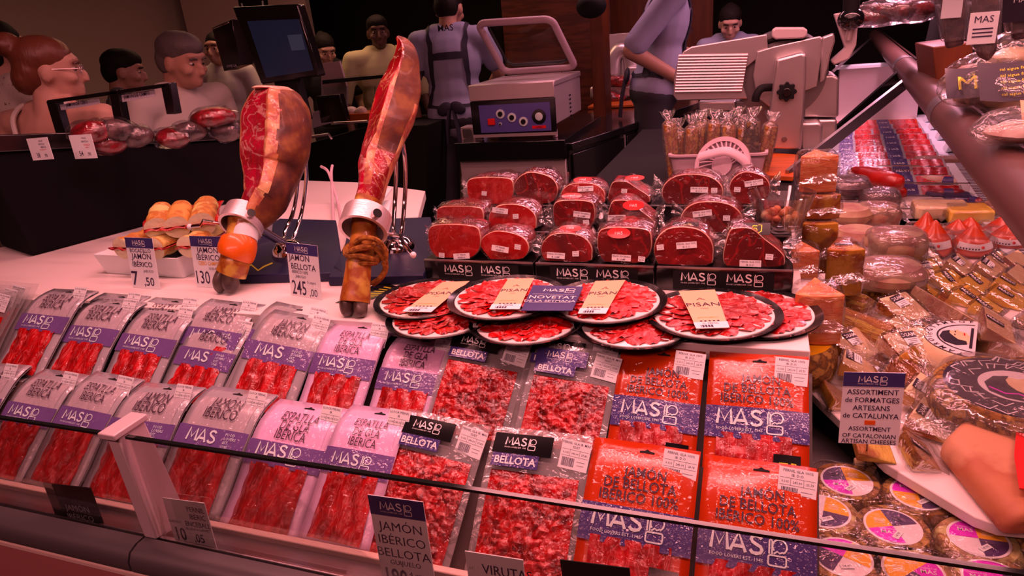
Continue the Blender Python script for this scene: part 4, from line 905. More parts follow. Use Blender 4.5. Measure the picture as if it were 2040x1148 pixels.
# lamp tube, glass shelf, struts
tu = thing('canopy_rail', 'thick grey metal tube with glass shelf edge crossing above the cheeses', 'rail', leg(.29, 2.5, 1.167))
b = rel(MB(), tu); b.tube([leg(.29, .55, 1.167), leg(.29, 6.6, 1.167)], .045, 'tube_grey', 24); b.build('tube', tu)
for tt in (2.17, 3.6):
    b = rel(MB(), tu); b.tube([leg(.29, tt-.05, 1.167), leg(.29, tt+.05, 1.167)], .0475, 'steel_dark', 24); b.build('clamp', tu)
b = rel(MB(), tu); legbox(b, .325, .90, .9, 6.5, 1.205, 1.213, 'glass'); legbox(b, .322, .3255, .9, 6.5, 1.205, 1.213, 'glass_edge'); b.build('glass_shelf', tu)
jt = atz(1822, 152, 1.165); lo = aty(1568, 352, 2.32)
for a, c_, w, m in ((jt, lo, .022, 'steel_dark'), (atz(1800, 142, 1.165), aty(1660, 268, 2.9), .022, 'black_gloss'), (atz(1728, 82, 1.165), aty(1648, 152, 3.4), .03, 'steel_dark')):
    b = rel(MB(), tu); d = (c_-a).normalized(); sd = d.cross(V((0, 1, .2))).normalized()*w; th = d.cross(sd).normalized()*.006
    b.hexa([tuple(p) for p in (a-sd-th, a+sd-th, a+sd+th, a-sd+th, c_-sd-th, c_+sd-th, c_+sd+th, c_-sd+th)], m); b.build('strut', tu)
gp = MB(); legbox(gp, -.02, .44, 2.62, 2.626, .801, .87, 'glass'); legbox(gp, -.02, .44, 2.62, 2.6265, .87, .873, 'steel_dark'); tag(gp.build('glass_divider', None), 'low glass divider across the leg behind the two red sausages', 'divider')
# ------------------------------------------------------------------ cheeses
mat('rind_herb', A('8A4A28'), .8, var=[A('5A2E1C'), A('B0683C')], vscale=55, bump=.9, bscale=90)
mat('rind_tan', A('B8704C'), .7, var=[A('8A4A30'), A('C88860')], vscale=40, bump=.7, bscale=70)
mat('rind_dark', A('3A1E22'), .5, var=[A('6A3A38')], vscale=25, bump=.4, bscale=60)
mat('rind_gold', A('B0561E'), .55, var=[A('8A3A14'), A('B8682C')], vscale=14, bump=.6, bscale=30)
mat('rind_pale', A('B06E58'), .6, var=[A('985044')], vscale=18, bump=.4, bscale=50)
mat('rind_brown', A('A85A30'), .6, var=[A('8A4424'), A('C07840')], vscale=10, stretch=(1, 1, 12), bump=.5, bscale=60)
mat('paste_cream', A('F0A084'), .45, coat=.4, coatr=.2, var=[A('E89478')], vscale=12)
mat('paste_orange', A('E8744E'), .5, coat=.4, coatr=.15, var=[A('DA6442'), A('EE8058')], vscale=22, bump=.35, bscale=120, stretch=(1, 1, 5))
mat('paste_yellow', A('F09A50'), .42, coat=.5, coatr=.15, var=[A('E88A44')], vscale=10)
mat('paste_parm', A('BC6046'), .6, var=[A('B0563E'), A('C87058')], vscale=9, bump=.6, bscale=28)
mat('tetilla', A('D24A08'), .35, coat=.5, coatr=.15, var=[A('C44004')], vscale=8)
mat('label_black', A('2A1620'), .4, coat=.4)
mat('sticker_magenta', A('E0189A'), .4, coat=.5); mat('sticker_orange', A('F08A20'), .4, coat=.5); mat('sticker_purple', A('4A2440'), .4, coat=.5); mat('sticker_pale', A('F0A8A8'), .4, coat=.5)
mat('red_print', A('F01010'), .4, coat=.4)
def mlab():
    b = MB(); f_ = lambda x, y: V((x, y, .0006)); b.box((0, -.005, 0), (.030, .0155, .0006), 'card_white'); b.box((0, .0105, .0001), (.030, .0155, .0007), 'label_black')
    b.text('MASC', .0115, 'white_ink', f_, 'C', .01, 1.0, 0, .0065, res=1)
    for k in range(3): b.box((-.002, -.001-.004*k, .0003), (.020-.004*k, .0008, .0004), 'ink')
    for k in range(6): b.box((.004+.0016*k, -.0105, .0003), (.0007, .004, .0004), 'ink')
    return mesh_only(b)
def mlab2():
    b = MB(); f_ = lambda x, y: V((x, y, .0006)); b.box((0, 0, 0), (.036, .0155, .0007), 'label_black'); b.text('MASC', .0115, 'white_ink', f_, 'C', .01, 1.1, 0, -.004, res=1); b.text('FORMATGES', .003, 'white_ink', f_, 'C', 0, 1, 0, -.0066, res=1); return mesh_only(b)
def filmbox(root, lo, hi, seed=0, ears=((1, .3), (-1, .3)), m='film', n=10, puff=.006):
    """a wrap that hugs a body lying between the local corners lo and hi"""
    b = MB(); c = (V(lo)+V(hi))/2; d = (V(hi)-V(lo))/2+V((puff, puff, puff))
    def sp(p):
        q = V((math.copysign(abs(p.x)**.5, p.x), math.copysign(abs(p.y)**.5, p.y), math.copysign(abs(p.z)**.5, p.z))); mx = max(abs(q.x), abs(q.y), abs(q.z))
        q = V((q.x*d.x, q.y*d.y, q.z*d.z)); q += q.normalized()*.007*noise(q, 30, seed); q.z = max(q.z, -c.z+.0008); return q
    b.ell(c, (1, 1, 1), m, None, 28, 16, sp)
    for ax, ln in ears:
        L = ln*d.x*2
        def ear(u, v, ax=ax, L=L):
            p = V((c.x+ax*(d.x*.93+v*L), c.y+(u-.5)*2*d.y*(.55+.5*v)+.3*L*v*noise((u*4, seed, ax), 1), c.z+(u-.5)*.2*d.z+.45*L*v*noise((u*7, v*2, seed+ax), 1)-.3*d.z*v)); p.z = max(.001, p.z); return p
        b.grid(12, 5, ear, 'film_heavy')
    return b.build('film_wrap', root, 0, 60)
def wedge_lying(a, c_, z, h, label, paste='paste_cream', rind='rind_gold', lab=1, th=30, wrap=True, grp='cheese wedges on the white shelf', seed=0, zt=None, ears=((-1, .25), (1, .45))):
    """a wheel wedge on its cut side: rind end at pixel a, point towards pixel c_; h = length along the rind"""
    A_, B_ = atz(*a, z), atz(*c_, z); d = B_-A_; R = d.length; rot = rz(math.degrees(math.atan2(d.y, d.x)))
    root = thing('cheese_wedge', label, 'cheese', A_, rot, grp); T = math.radians(th); n = 8
    prof = [(R, 0.001)]+[(R-R*math.cos(T*i/n), R*math.sin(T*i/n)+.001) for i in range(n+1)]
    hh = h/2; b = MB(); ring = lambda y: [V((x, y, zz)) for x, zz in prof]
    b.loft([ring(-hh), ring(hh)], paste, True, lambda i, j: rind if 1 <= j <= n else paste); b.mi[-1] = b.idx(rind); b.mi[-2] = b.idx(rind); b.build('cheese_body', root, .0025, 30)
    if lab:
        tn = Matrix.Rotation(T, 3, 'Y'); u = V((math.cos(T), 0, -math.sin(T))); top = V(prof[-1][0:1]+(0,)+prof[-1][1:2])
        M3 = basis(V((0, -1, 0)), u*-1, V((math.sin(T), 0, math.cos(T)))) if lab == 1 else basis(u, V((0, 1, 0)), V((math.sin(T), 0, math.cos(T))))
        child(mlab if lab == 1 else mlab2, 'mlab%d' % lab, 'brand_label', root, top+u*(R*.30)+V((math.sin(T), 0, math.cos(T)))*.0022, M3 @ rz(random.Random(seed).uniform(-12, 12)))
    if wrap: filmbox(root, (0, -hh, .001), (R, hh, R*math.sin(T)*.92), seed, ears, n=8) if th > 60 else wedge_film(root, R, T, hh, seed, ears)
    return root
def wedge_film(root, R, T, hh, seed, ears):
    b = MB(); e = .006
    prof = [(R+e*1.5, .0008), (R*.97, e*1.3)]+[(R-(R+e)*math.cos(T*i/4), (R+e)*math.sin(T*i/4)+.001) for i in (4, 3, 2, 1, 0)]
    rings = []
    for k in range(9):
        y = lerp(-hh-e, hh+e, k/8); sc = 1 if 0 < k < 8 else .9; rings.append([V((lerp(R*.5, x, sc), y, max(.0008, zz*sc+.004*noise((x*30, y*30, zz*30), 1, seed)))) for x, zz in prof])
    b.loft(rings, 'film', True)
    for ax, ln in ears:
        L = ln*R
        def ear(u, v, ax=ax):
            x0 = R if ax > 0 else 0; p = V((x0+ax*v*L, (u-.5)*2*hh*(.8+.4*v), (.008 if ax > 0 else R*math.sin(T)*.5)*(1-v*.5)+.25*L*v*noise((u*6, v*2, seed+ax), 1))); p.z = max(.001, p.z); return p
        b.grid(10, 4, ear, 'film_soft')
    b.build('film_wrap', root, 0, 60)
ZS = .8005
C1 = 'paste_cream'
# manchego style wedges left of the leg
for i, (a, c_, z, h, lab, th, lb, kw) in enumerate((
    ((1668, 640), (1735, 610), ZS, .10, 'brown ridged cheese wedge in film, directly right of the stacked herb rind wheel', 34, 0, dict(rind='rind_brown')),
    ((1700, 700), (1770, 672), ZS+.012, .12, 'large fan of ridged brown rind cheese in film, above two white labelled wedges', 42, 0, dict(rind='rind_brown', paste='rind_brown')),
    ((1672, 690), (1742, 712), ZS+.03, .085, 'cream cheese wedge with white label below the ridged brown fan', 26, 1, {}),
    ((1672, 730), (1752, 742), ZS+.022, .085, 'cream cheese wedge with white label just above the large white sign', 26, 1, {}),
    ((1768, 615), (1832, 640), ZS+.05, .075, 'cream cheese wedge with white label, topmost of the centre column', 26, 1, {}),
    ((1780, 650), (1842, 668), ZS+.035, .085, 'cream cheese wedge second from the top of the centre column', 26, 0, {}),
    ((1784, 690), (1856, 724), ZS+.035, .095, 'pale cheese wedge with a big white and black label, middle of centre column', 28, 1, {}),
    ((1780, 740), (1868, 768), ZS+.015, .085, 'cheese wedge showing golden ridged rind below the big labelled pale wedge', 34, 0, dict(rind='rind_gold', paste='rind_gold')),
    ((1806, 786), (1896, 812), ZS+.012, .085, 'pale wedge with black label right of the white sign, upper of two', 24, 1, {}),
    ((1812, 838), (1908, 866), ZS+.004, .085, 'pale wedge with black label right of the white sign, lower of two', 24, 1, {}),
    ((1800, 912), (1862, 915), ZS, .075, 'upright rind patterned wedge with black label beside the sign foot', 40, 2, dict(rind='rind_brown', paste='rind_pale', ears=((1, .3),))),
    ((1640, 800), (1690, 800), ZS, .07, 'brown cheese block in film at the left edge behind the sign', 36, 0, dict(paste='rind_pale')),
    ((1700, 898), (1780, 905), ZS, .06, 'flat ridged cheese slices lying under the white sign', 16, 0, dict(rind='rind_brown', paste='rind_brown', wrap=False)),
    ((1730, 745), (1775, 745), ZS+.01, .07, 'white cheese corner between sign and centre column', 30, 0, dict(paste='sticker_pale')))):
    wedge_lying(a, c_, z, h, lab, th=th, lab=lb, seed=i, **kw)
GY = 'yellow cheese wedges in the rear rows'
rowsY = [((1824, 540), (1866, 560), 1, 'first yellow wedge of the rear row, beside the wrapped brown wheel'), ((1868, 562), (1918, 578), 2, 'second yellow wedge of the rear row with black label'), ((1922, 566), (1972, 578), 2, 'third yellow wedge of the rear row with black label'), ((1980, 572), (2046, 584), 2, 'yellow wedge of the rear row cut by the right edge'),
         ((1822, 590), (1868, 602), 2, 'first yellow wedge of the front yellow row, under the wrapped wheel'), ((1902, 596), (1964, 612), 2, 'yellow wedge with black label in middle of the front yellow row'), ((1938, 616), (1990, 628), 2, 'small yellow wedge poking out above the nut cheese'), ((1972, 596), (2046, 612), 2, 'long yellow wedge of the front yellow row at right edge')]
for i, (a, c_, lb, lab) in enumerate(rowsY): wedge_lying(a, c_, ZS+.01*(i < 4), .07, lab, 'paste_yellow', 'paste_yellow', lab=lb, th=26, grp=GY, seed=30+i, ears=((-1, .15), (1, .2)))
for i, (a, c_, lb, lab) in enumerate((((1884, 536), (1940, 546), 1, 'pale wedge with white label standing behind the yellow wedges, left one'), ((1944, 540), (1998, 550), 1, 'pale wedge with white label standing behind the yellow wedges, middle one'), ((1966, 526), (2010, 536), 2, 'pale wedge below the rightmost orange cones'), ((2006, 552), (2050, 560), 0, 'pale film wrapped cheese at right edge behind yellow wedges'), ((2004, 522), (2046, 530), 0, 'pale film wrapped cheese at right edge below the cones'), ((1822, 522), (1862, 538), 1, 'pale wedge with white label right of the wrapped wheel'))):
    wedge_lying(a, c_, ZS+.02, .075, lab, 'paste_cream', 'rind_pale', lab=lb, th=34, seed=50+i, grp='pale wedges behind the yellow ones', ears=((-1, .3), (1, .2)))
wedge_lying((1866, 600), (1898, 606), ZS, .06, 'red brown rind end wedge between the yellow wedges', 'rind_gold', 'rind_gold', lab=0, th=34, seed=60)
wedge_lying((2030, 640), (2062, 648), ZS, .08, 'pale wedge at the right edge above the big label wheel', 'paste_cream', 'rind_pale', lab=0, th=40, seed=61)
for i, (a, c_, z, lab, lb) in enumerate((((1936, 690), (2030, 690), ZS, 'nut cheese wedge with two black labels, lower one at right', 2), ((1950, 656), (2020, 664), ZS+.05, 'nut cheese wedge with black label, lying on another', 2))):
    wedge_lying(a, c_, z, .11, lab, 'paste_cream', 'rind_pale', lab=lb, th=30, seed=62+i)
wedge_lying((1838, 662), (1960, 650), ZS, .16, 'big bagged pale cheese piece behind the portrait label wheel', 'paste_cream', 'rind_pale', lab=0, th=34, seed=66, ears=((-1, .35), (1, .25)))
# wheels
def wheel(px, z, r, h, label, rind, top=None, wrap=False, seed=0, half=False, cat='cheese', rot=0, bulge=.06, name='round_cheese', grp=None, tilt=None):
    p = atz(*px, z); root = thing(name, label, cat, p, (rz(rot) @ tilt) if tilt is not None else rz(rot), grp); b = MB()
    prof = [(0, .0005), (r*.93, .0005), (r*.985, h*.1), (r*(1+bulge*.6), h*.35), (r*(1+bulge*.6), h*.65), (r*.985, h*.9), (r*.93, h)]
    if half:
        n = 24; rings = []
        for i in range(n+1):
            a = PI*i/n; rings.append([V((q*math.cos(a), q*math.sin(a), zz)) for q, zz in prof[1:]]+[V((0.0, 0.0, h)), V((0, 0, .0005))])
        b.loft(rings, rind, True, lambda i, j: rind); b.mi[-1] = b.idx('paste_cream'); b.mi[-2] = b.idx('paste_cream')
    else: b.lathe(prof+[(0, h)], rind, 44)
    b.build('cheese_body', root, 0, 40)
    if top: top(root, r, h)
    if wrap: filmbox(root, (-r, 0 if half else -r, .001), (r, r, h), seed, ((1, .2), (-1, .15)), 'film_heavy' if h > .041 else 'film')
    return root
def quad_sticker(c1, c2, c3, c4, turn):
    def f(root, r, h):
        b = MB(); R = r*.68; f_ = lambda x, y: V((x, y, h+.0016)); n = 12
        b.lathe([(0, h+.0004), (R*1.1, h+.0004), (R*1.1, h+.0008), (0, h+.0009)], 'sticker_pale', 40)
        for k, m in enumerate((c1, c2, c3, c4)):
            if m is None: continue
            a0 = math.radians(turn+90*k); b.poly([(0, 0)]+[(R*math.cos(a0+PI/2*i/n), R*math.sin(a0+PI/2*i/n)) for i in range(n+1)], m, lambda x, y: V((x, y, h+.0013)))
            am = a0+PI/4; cx, cy = R*.52*math.cos(am), R*.52*math.sin(am)
            if m == 'sticker_magenta': b.text('MAS', R*.30, 'sticker_pale', f_, 'C', .01, 1, cx, cy-R*.05, res=1); b.text('FORMATGE', R*.12, 'sticker_pale', f_, 'C', 0, 1, cx, cy+R*.20, res=1)
            elif m == 'sticker_orange':
                for q in range(4): b.box((cx, cy+R*(.14-.09*q), h+.0015), (R*.4, R*.02, .0004), 'sticker_pale')
            else:
                for q in range(3): b.box((cx, cy+R*(.1-.1*q), h+.0015), (R*.36, R*.03, .0004), 'label_black')
        b.build('round_label', root)
        b = MB(); b.T = Matrix.Translation((R*.1, -R*.55, h+.0022)) @ rz(turn+40).to_4x4(); b.box((0, 0, 0), (R*.52, R*.24, .0006), 'card_white'); b.text('14,90', R*.16, 'ink', lambda x, y: V((x, y, .0006)), 'C', 0, 1, 0, -R*.05, res=1); b.build('price_label', root)
    return f
G5 = 'small round cheeses with quartered labels'
M_, O_, P_ = 'sticker_magenta', 'sticker_orange', 'sticker_purple'
for px, cs, tn, lab, rnd in (((1682, 1000), (O_, P_, M_, None), 10, 'small round cheese behind the others, right of the front orange packets', 'rind_herb'), ((1822, 1028), (None, M_, O_, P_), 0, 'small round cheese nearest the white shelf edge, second in the rear', 'rind_herb'),
    ((1636, 1062), (O_, None, None, P_), -10, 'small round cheese half hidden behind the front orange packet', 'rind_tan'), ((1772, 1094), (P_, O_, M_, None), 20, 'small round cheese in the middle, orange quarter at upper left', 'rind_herb'), ((1940, 1120), (O_, M_, None, P_), 0, 'small round cheese under the big wedge, magenta quarter at upper left', 'rind_tan'),
    ((1674, 1156), (O_, M_, P_, None), -25, 'small round cheese below the glass line, magenta quarter on top', 'rind_herb'), ((1812, 1186), (O_, O_, P_, M_), 45, 'small round cheese at the bottom edge with orange top quarter', 'rind_tan'), ((1972, 1206), (M_, M_, O_, P_), 45, 'small round cheese at the bottom edge with magenta top quarter', 'rind_tan'), ((2062, 1098), (P_, O_, M_, None), 30, 'small round cheese cut by the right edge of the picture', 'rind_herb')):
    wheel(px, .7355, .050, .040, lab, rnd, quad_sticker(*cs, tn), True, seed=px[0], grp=G5, bulge=.12, tilt=rx(0))
# herb rind wheel with block on top, left of the white board end
def toplabel(root, r, h):
    b = MB(); b.poly([(r*.9*math.cos(a), r*.9*math.sin(a)) for a in [math.radians(q) for q in range(-60, 61, 8)]]+[(0, 0)], 'sticker_orange', lambda x, y: V((x, y, h+.0008)))
    b.poly([(r*.85*math.cos(a), r*.85*math.sin(a)) for a in [math.radians(q) for q in range(70, 290, 10)]], 'label_black', lambda x, y: V((x, y, h+.0010))); b.build('round_label', root)
wheel((1562, 742), ZS, .090, .075, 'dark herb rind wheel with orange and black label at board end', 'rind_herb', toplabel, seed=3)
def sector(px, Y, z, r, ang, h, label, rind, paste, rot, wrap=True, seed=0, ears=((1, .15),), ridges=False, lab=False):
    """upright wheel sector: the point at the local origin, rind towards +x"""
    p = aty(*px, Y); p.z = z; p -= rz(rot) @ V((r, 0, 0)); root = thing('cheese_wedge', label, 'cheese', p, rz(rot), 'upright cheese pieces stacked beside the racks'); A2 = math.radians(ang); n = 14; b = MB(); nz = 9
    rings = [[V((0, 0, lerp(.0008, h, k/(nz-1))))]+[V(((r+(.0012*math.sin(k*2.2) if ridges else 0))*math.cos(lerp(-A2/2, A2/2, i/n)), (r+(.0012*math.sin(k*2.2) if ridges else 0))*math.sin(lerp(-A2/2, A2/2, i/n)), lerp(.0008, h, k/(nz-1)))) for i in range(n+1)] for k in range(nz)]
    b.loft(rings, paste, True, lambda i, j: rind if 1 <= j <= n else paste); b.mi[-1] = b.idx(rind); b.mi[-2] = b.idx(rind); b.build('cheese_body', root, .002, 30)
    if lab: child(mlab2, 'mlab2', 'price_label', root, V((r*.6, 0, h+.001)), rz(-90))
    if wrap: filmbox(root, (r*.02, -r*math.sin(A2/2), .001), (r, r*math.sin(A2/2), h), seed, ears)
    return root
sector((1630, 645), 1.255, .877, .10, 50, .10, 'orange cheese wedge in dark film standing on the herb rind wheel', 'paste_orange', 'paste_orange', -88, seed=1)
sector((1600, 533), 1.47, .925, .075, 50, .065, 'small orange cheese wedge right behind the rack end', 'paste_orange', 'rind_dark', -88, seed=2)
sector((1628, 545), 1.58, .900, .10, 44, .118, 'tall golden rind cheese piece below the wrapped blocks', 'rind_gold', 'rind_gold', -86, seed=3, ridges=True, lab=True)
sector((1632, 450), 1.60, 1.021, .09, 56, .056, 'film wrapped golden cheese piece, middle of the tall stack', 'rind_gold', 'paste_orange', -86, seed=4)
sector((1628, 398), 1.61, 1.080, .085, 54, .082, 'pink orange cheese block in film on top of the tall stack', 'paste_orange', 'paste_orange', -86, seed=5)
sector((1680, 578), 1.50, .880, .10, 44, .105, 'golden rind cheese piece right of the tall stack', 'rind_gold', 'rind_gold', -86, seed=6, ridges=True, lab=True)
# wrapped wheels in the middle
wheel((1690, 392), ZS+.05, .058, .062, 'shiny black topped wheel in film beside the tall stack', 'rind_dark', None, True, seed=21, bulge=.4)
wheel((1690, 440), ZS+.06, .055, .042, 'flat pale wheel below the black topped wheel', 'rind_pale', None, False, seed=22, bulge=.3)
wheel((1750, 415), ZS+.03, .052, .060, 'film wrapped brown wheel behind another wrapped wheel, left of sausages', 'rind_dark', None, True, seed=23, bulge=.3)
wheel((1745, 446), ZS+.04, .056, .058, 'film wrapped pale wheel, third in the middle column', 'rind_pale', None, True, seed=24, bulge=.3)
wheel((1706, 488), ZS+.04, .052, .046, 'bare rounded pale cheese left of the wrapped wheels', 'rind_pale', None, False, seed=25, bulge=.4)
wheel((1782, 510), ZS+.045, .062, .066, 'film wrapped brown wheel with strong reflections beside the orange cones', 'rind_pale', None, True, seed=26, bulge=.3)
wheel((1768, 566), ZS+.045, .068, .050, 'film wrapped brown wheel on top of the bare rind wheel', 'rind_pale', None, True, seed=27, bulge=.3)
wheel((1768, 590), ZS, .072, .044, 'bare brown rind wheel under the wrapped one', 'rind_herb', None, False, seed=28, bulge=.2)
# portrait label half wheel and the big label wheel
def portrait(root, r, h):
    b = MB(); f_ = lambda x, y, o=.0014: V((x, y, h+o)); arc = lambda rr, a0, a1, n=20: [(rr*math.cos(math.radians(lerp(a0, a1, i/n))), rr*math.sin(math.radians(lerp(a0, a1, i/n)))) for i in range(n+1)]
    b.poly(arc(r*.9, 0, 180)+[(0, 0)], 'sticker_pale', lambda x, y: f_(x, y, .0006))
    for k in range(14):
        a = math.radians(8+12*k); b.text('FORMATGE'[k % 8], r*.15, 'label_black', f_, 'C', .01, 1, r*.77*math.cos(a), r*.77*math.sin(a), a-PI/2)
    b.stroke(arc(r*.66, 4, 176), r*.03, 'label_black', f_); b.stroke(arc(r*.9, 2, 178), r*.02, 'label_black', f_)
    b.poly([(x*r, y*r) for x, y in ((-.30, .12), (.05, .10), (.22, .18), (.26, .30), (.34, .33), (.26, .38), (.24, .47), (.10, .55), (-.14, .56), (-.28, .46), (-.34, .28))], 'paste_cream', lambda x, y: f_(x, y, .0012))
    b.poly([(x*r, y*r) for x, y in ((-.34, .14), (-.20, .16), (-.16, .30), (-.04, .38), (.10, .46), (.24, .46), (.14, .58), (-.12, .62), (-.34, .52), (-.44, .32))], 'label_black', lambda x, y: f_(x, y, .0018))
    for x0, y0 in ((.02, .36), (.17, .36)): b.stroke([(x0*r, y0*r), ((x0+.06)*r, (y0+.01)*r)], r*.022, 'label_black', lambda x, y: f_(x, y, .002))
    b.stroke([(.06*r, .20*r), (.18*r, .21*r)], r*.025, 'ink_red', lambda x, y: f_(x, y, .002)); b.stroke([(-.5*r, .08*r), (.5*r, .08*r)], r*.05, 'label_black', f_)
    b.build('round_label', root)
wheel((1935, 735), ZS, .095, .062, 'half cheese wheel with a round portrait label, cut face at right', 'paste_cream', portrait, False, seed=31, half=True, rot=75)
def biglabel(root, r, h):
    b = MB(); R = r*.86; f_ = lambda x, y, o=.0014: V((x, y, h+o)); b.lathe([(0, h+.0004), (R, h+.0004), (R, h+.0009), (0, h+.0009)], 'label_black', 48)
    rg = random.Random(5)
    for k in range(46):
        a = rg.random()*2*PI; q = R*(.62+.34*rg.random()); c0 = (q*math.cos(a), q*math.sin(a)); d = a+1.2+rg.random()*.5; b.stroke([c0, (c0[0]+.020*math.cos(d), c0[1]+.020*math.sin(d)), (c0[0]+.028*math.cos(d+.7), c0[1]+.028*math.sin(d+.7))], .0022, 'sticker_pale', f_)
    b.lathe([(0, h+.0010), (R*.52, h+.0010), (R*.52, h+.0012), (0, h+.0012)], 'sticker_pale', 40)
    for m_, pts, o in (('paste_cream', ((-.20, -.30), (.10, -.34), (.22, -.20), (.24, -.06), (.32, -.02), (.24, .04), (.22, .16), (.06, .28), (-.16, .28), (-.30, .12)), .0016), ('label_black', ((-.42, -.30), (-.22, -.26), (-.16, -.04), (-.04, .10), (.10, .18), (.26, .18), (.12, .36), (-.16, .40), (-.40, .26), (-.48, 0)), .002), ('label_black', ((-.3, -.46), (.3, -.46), (.2, -.34), (-.2, -.32)), .0018)):
        b.poly([(x*R, y*R) for x, y in pts], m_, lambda x, y: f_(x, y, o))
    b.stroke([(-R*.32, -R*.35), (-R*.26, -R*.1), (-R*.36, .05*R), (-R*.28, R*.3)], .004, 'sticker_magenta', lambda x, y: f_(x, y, .0022)); b.build('round_label', root)
wheel((2010, 845), ZS, .118, .070, 'large cheese wheel with a black and white printed round label', 'rind_herb', biglabel, True, seed=33, rot=60)
# huge wedge with red label
pw = thing('cheese_wedge', 'huge pale hard cheese wedge with red label in the right front corner', 'cheese', atz(1945, 1000, ZS))
b = rel(MB(), pw); B0 = [atz(x, y, ZS+.0006) for x, y in ((1866, 912), (1990, 1071), (2230, 1068), (2230, 820), (1935, 862))]; T0 = [atz(x, y, zz) for x, y, zz in ((1890, 868, .846), (2036, 1026, .840), (2230, 1010, .845), (2230, 790, .85), (1926, 826, .85))]
M0 = [lerp(B0[k], T0[k], .55)+V((-.006, -.004, 0))*(k < 2) for k in range(5)]
b.add([tuple(p) for p in B0+M0+T0], [(4, 3, 2, 1, 0), (10, 11, 12, 13, 14)]+[(o+i, o+(i+1) % 5, o+5+(i+1) % 5, o+5+i) for o in (0, 5) for i in range(5)], 'paste_parm', False)
b.build('cheese_body', pw, .012, 75, seg=4)
b = rel(MB(), pw); RQ = [atz(x, y, .8535) for x, y in ((2026, 842), (2120, 836), (2120, 985), (2030, 975))]; RM = atz(2020, 910, .8525)
b.add([tuple(p+V((0, 0, d))) for d in (0, .002) for p in (RQ[0], RQ[1], RQ[2], RQ[3], RM)], [(4, 3, 2, 1, 0), (5, 6, 7, 8, 9), (0, 4, 9, 5), (4, 3, 8, 9), (3, 2, 7, 8)], 'red_print', True); b.build('red_label', pw, label='broad red label over the top')
# orange cone cheeses
GT = 'orange cone cheeses'
for i, (bp_, ap, lab) in enumerate((((1842, 503), 422, 'orange cone cheese at the left, half behind the next cone'), ((1860, 513), 438, 'orange cone cheese second from left, white label band in front'), ((1938, 513), 446, 'orange cone cheese in the middle with a red dotted label'), ((2011, 500), 442, 'orange cone cheese nearest the right edge'), ((1908, 490), 440, 'orange cone cheese behind, between the second and middle cones'), ((1932, 486), 443, 'reddish cone tip peeking out left of the middle cone'), ((1996, 484), 430, 'orange cone cheese behind the rightmost cone'))):
    p = atz(*bp_, ZS); p.y += .03; hgt = max(.07, aty(bp_[0], ap, p.y).z-ZS); root = thing('cone_cheese', lab, 'cheese', p, rz(R_.uniform(-15, 15)), GT); r = .047
    b = MB(); b.lathe([(0, .0005), (r*.8, .0005), (r, hgt*.12), (r*1.04, hgt*.25), (r*.88, hgt*.46), (r*.55, hgt*.68), (r*.28, hgt*.85), (r*.10, hgt*.97), (0, hgt)], 'tetilla', 32); b.build('cheese_body', root, 0, 60)
    b = MB(); prf = [(r*1.045, hgt*.30), (r*.90, hgt*.50)]
    b.grid(14, 3, lambda u, v: V(((lerp(r*1.07, r*.92, v))*math.cos(math.radians(-150+120*u)), (lerp(r*1.07, r*.92, v))*math.sin(math.radians(-150+120*u)), hgt*(lerp(.27, .47, v)+.10*abs(u-.5)))), 'card_white')
    for k in range(7): b.grid(1, 1, lambda u, v, k=k: V((r*1.075*math.cos(math.radians(-138+8*k+4*u)), r*1.075*math.sin(math.radians(-138+8*k+4*u)), hgt*(.31+.05*v+.05*abs(.3-.06*k)))), 'ink')
    b.ell((r*1.0*math.cos(math.radians(-75)), r*1.0*math.sin(math.radians(-75)), hgt*.38), (.004, .0035, .004), 'sticker_red', nu=8, nv=6); b.build('paper_band', root, 0, 60)
    filmbox(root, (-r, -r, .001), (r, r, hgt*.62), i, ((1, .12),), 'film_soft')
# sausages and rolls
mat('sobrassada', A('C8382A'), .35, coat=.7, coatr=.15, var=[A('A82A20')], vscale=14, cbump=.4); mat('sausage_pale', A('D08A80'), .55, var=[A('C07468')], vscale=20, bump=.5); mat('sausage_dark', A('8A2A30'), .4, coat=.6)
def sausage(pts, z, r, label, m, lab=None):
    P = [atz(x, y, z+r) for x, y in pts]; root = thing('sausage', label, 'sausage', P[len(P)//2]-V((0, 0, r)), None, None); c = catmull(P, 6); n = len(c)
    b = rel(MB(), root); b.tube(c, [r*max(.22, math.sin(PI*min(1, max(.06, (i+.3)/n)))**.45) for i in range(n)], m, 18); b.build('casing', root, 0, 60)
    if lab:
        b = rel(MB(), root); i0 = int(n*lab); b.tube(c[i0:i0+5], r*1.04, 'navy', 18, False); b.build('brand_band', root)
    else:
        b = rel(MB(), root); d = (c[0]-c[1]).normalized(); b.tube([c[0], c[0]+d*.012+V((0, 0, .006)), c[0]+d*.025+V((0, 0, .002))], .004, 'rope_jute', 6); b.build('string_knot', root)
sausage([(1704, 340), (1740, 352), (1775, 362), (1802, 364)], ZS+.050, .034, 'fat red sausage with string, upper of two beside the glass divider', 'sobrassada')
sausage([(1716, 376), (1750, 382), (1780, 384), (1806, 384)], ZS+.002, .032, 'fat red sausage lying below the other red one', 'sobrassada')
sausage([(1828, 356), (1855, 358), (1885, 362), (1905, 362)], ZS, .018, 'pale thin sausage with navy band near the vent strip', 'sausage_pale', .6)
sausage([(1850, 382), (1875, 386), (1900, 386), (1920, 384)], ZS, .018, 'dark red sausage with navy band below the pale one', 'sausage_dark', .4)
sausage([(1930, 398), (1945, 402), (1958, 404)], ZS, .015, 'short dark sausage end beside the vent strip', 'sausage_dark', .3)
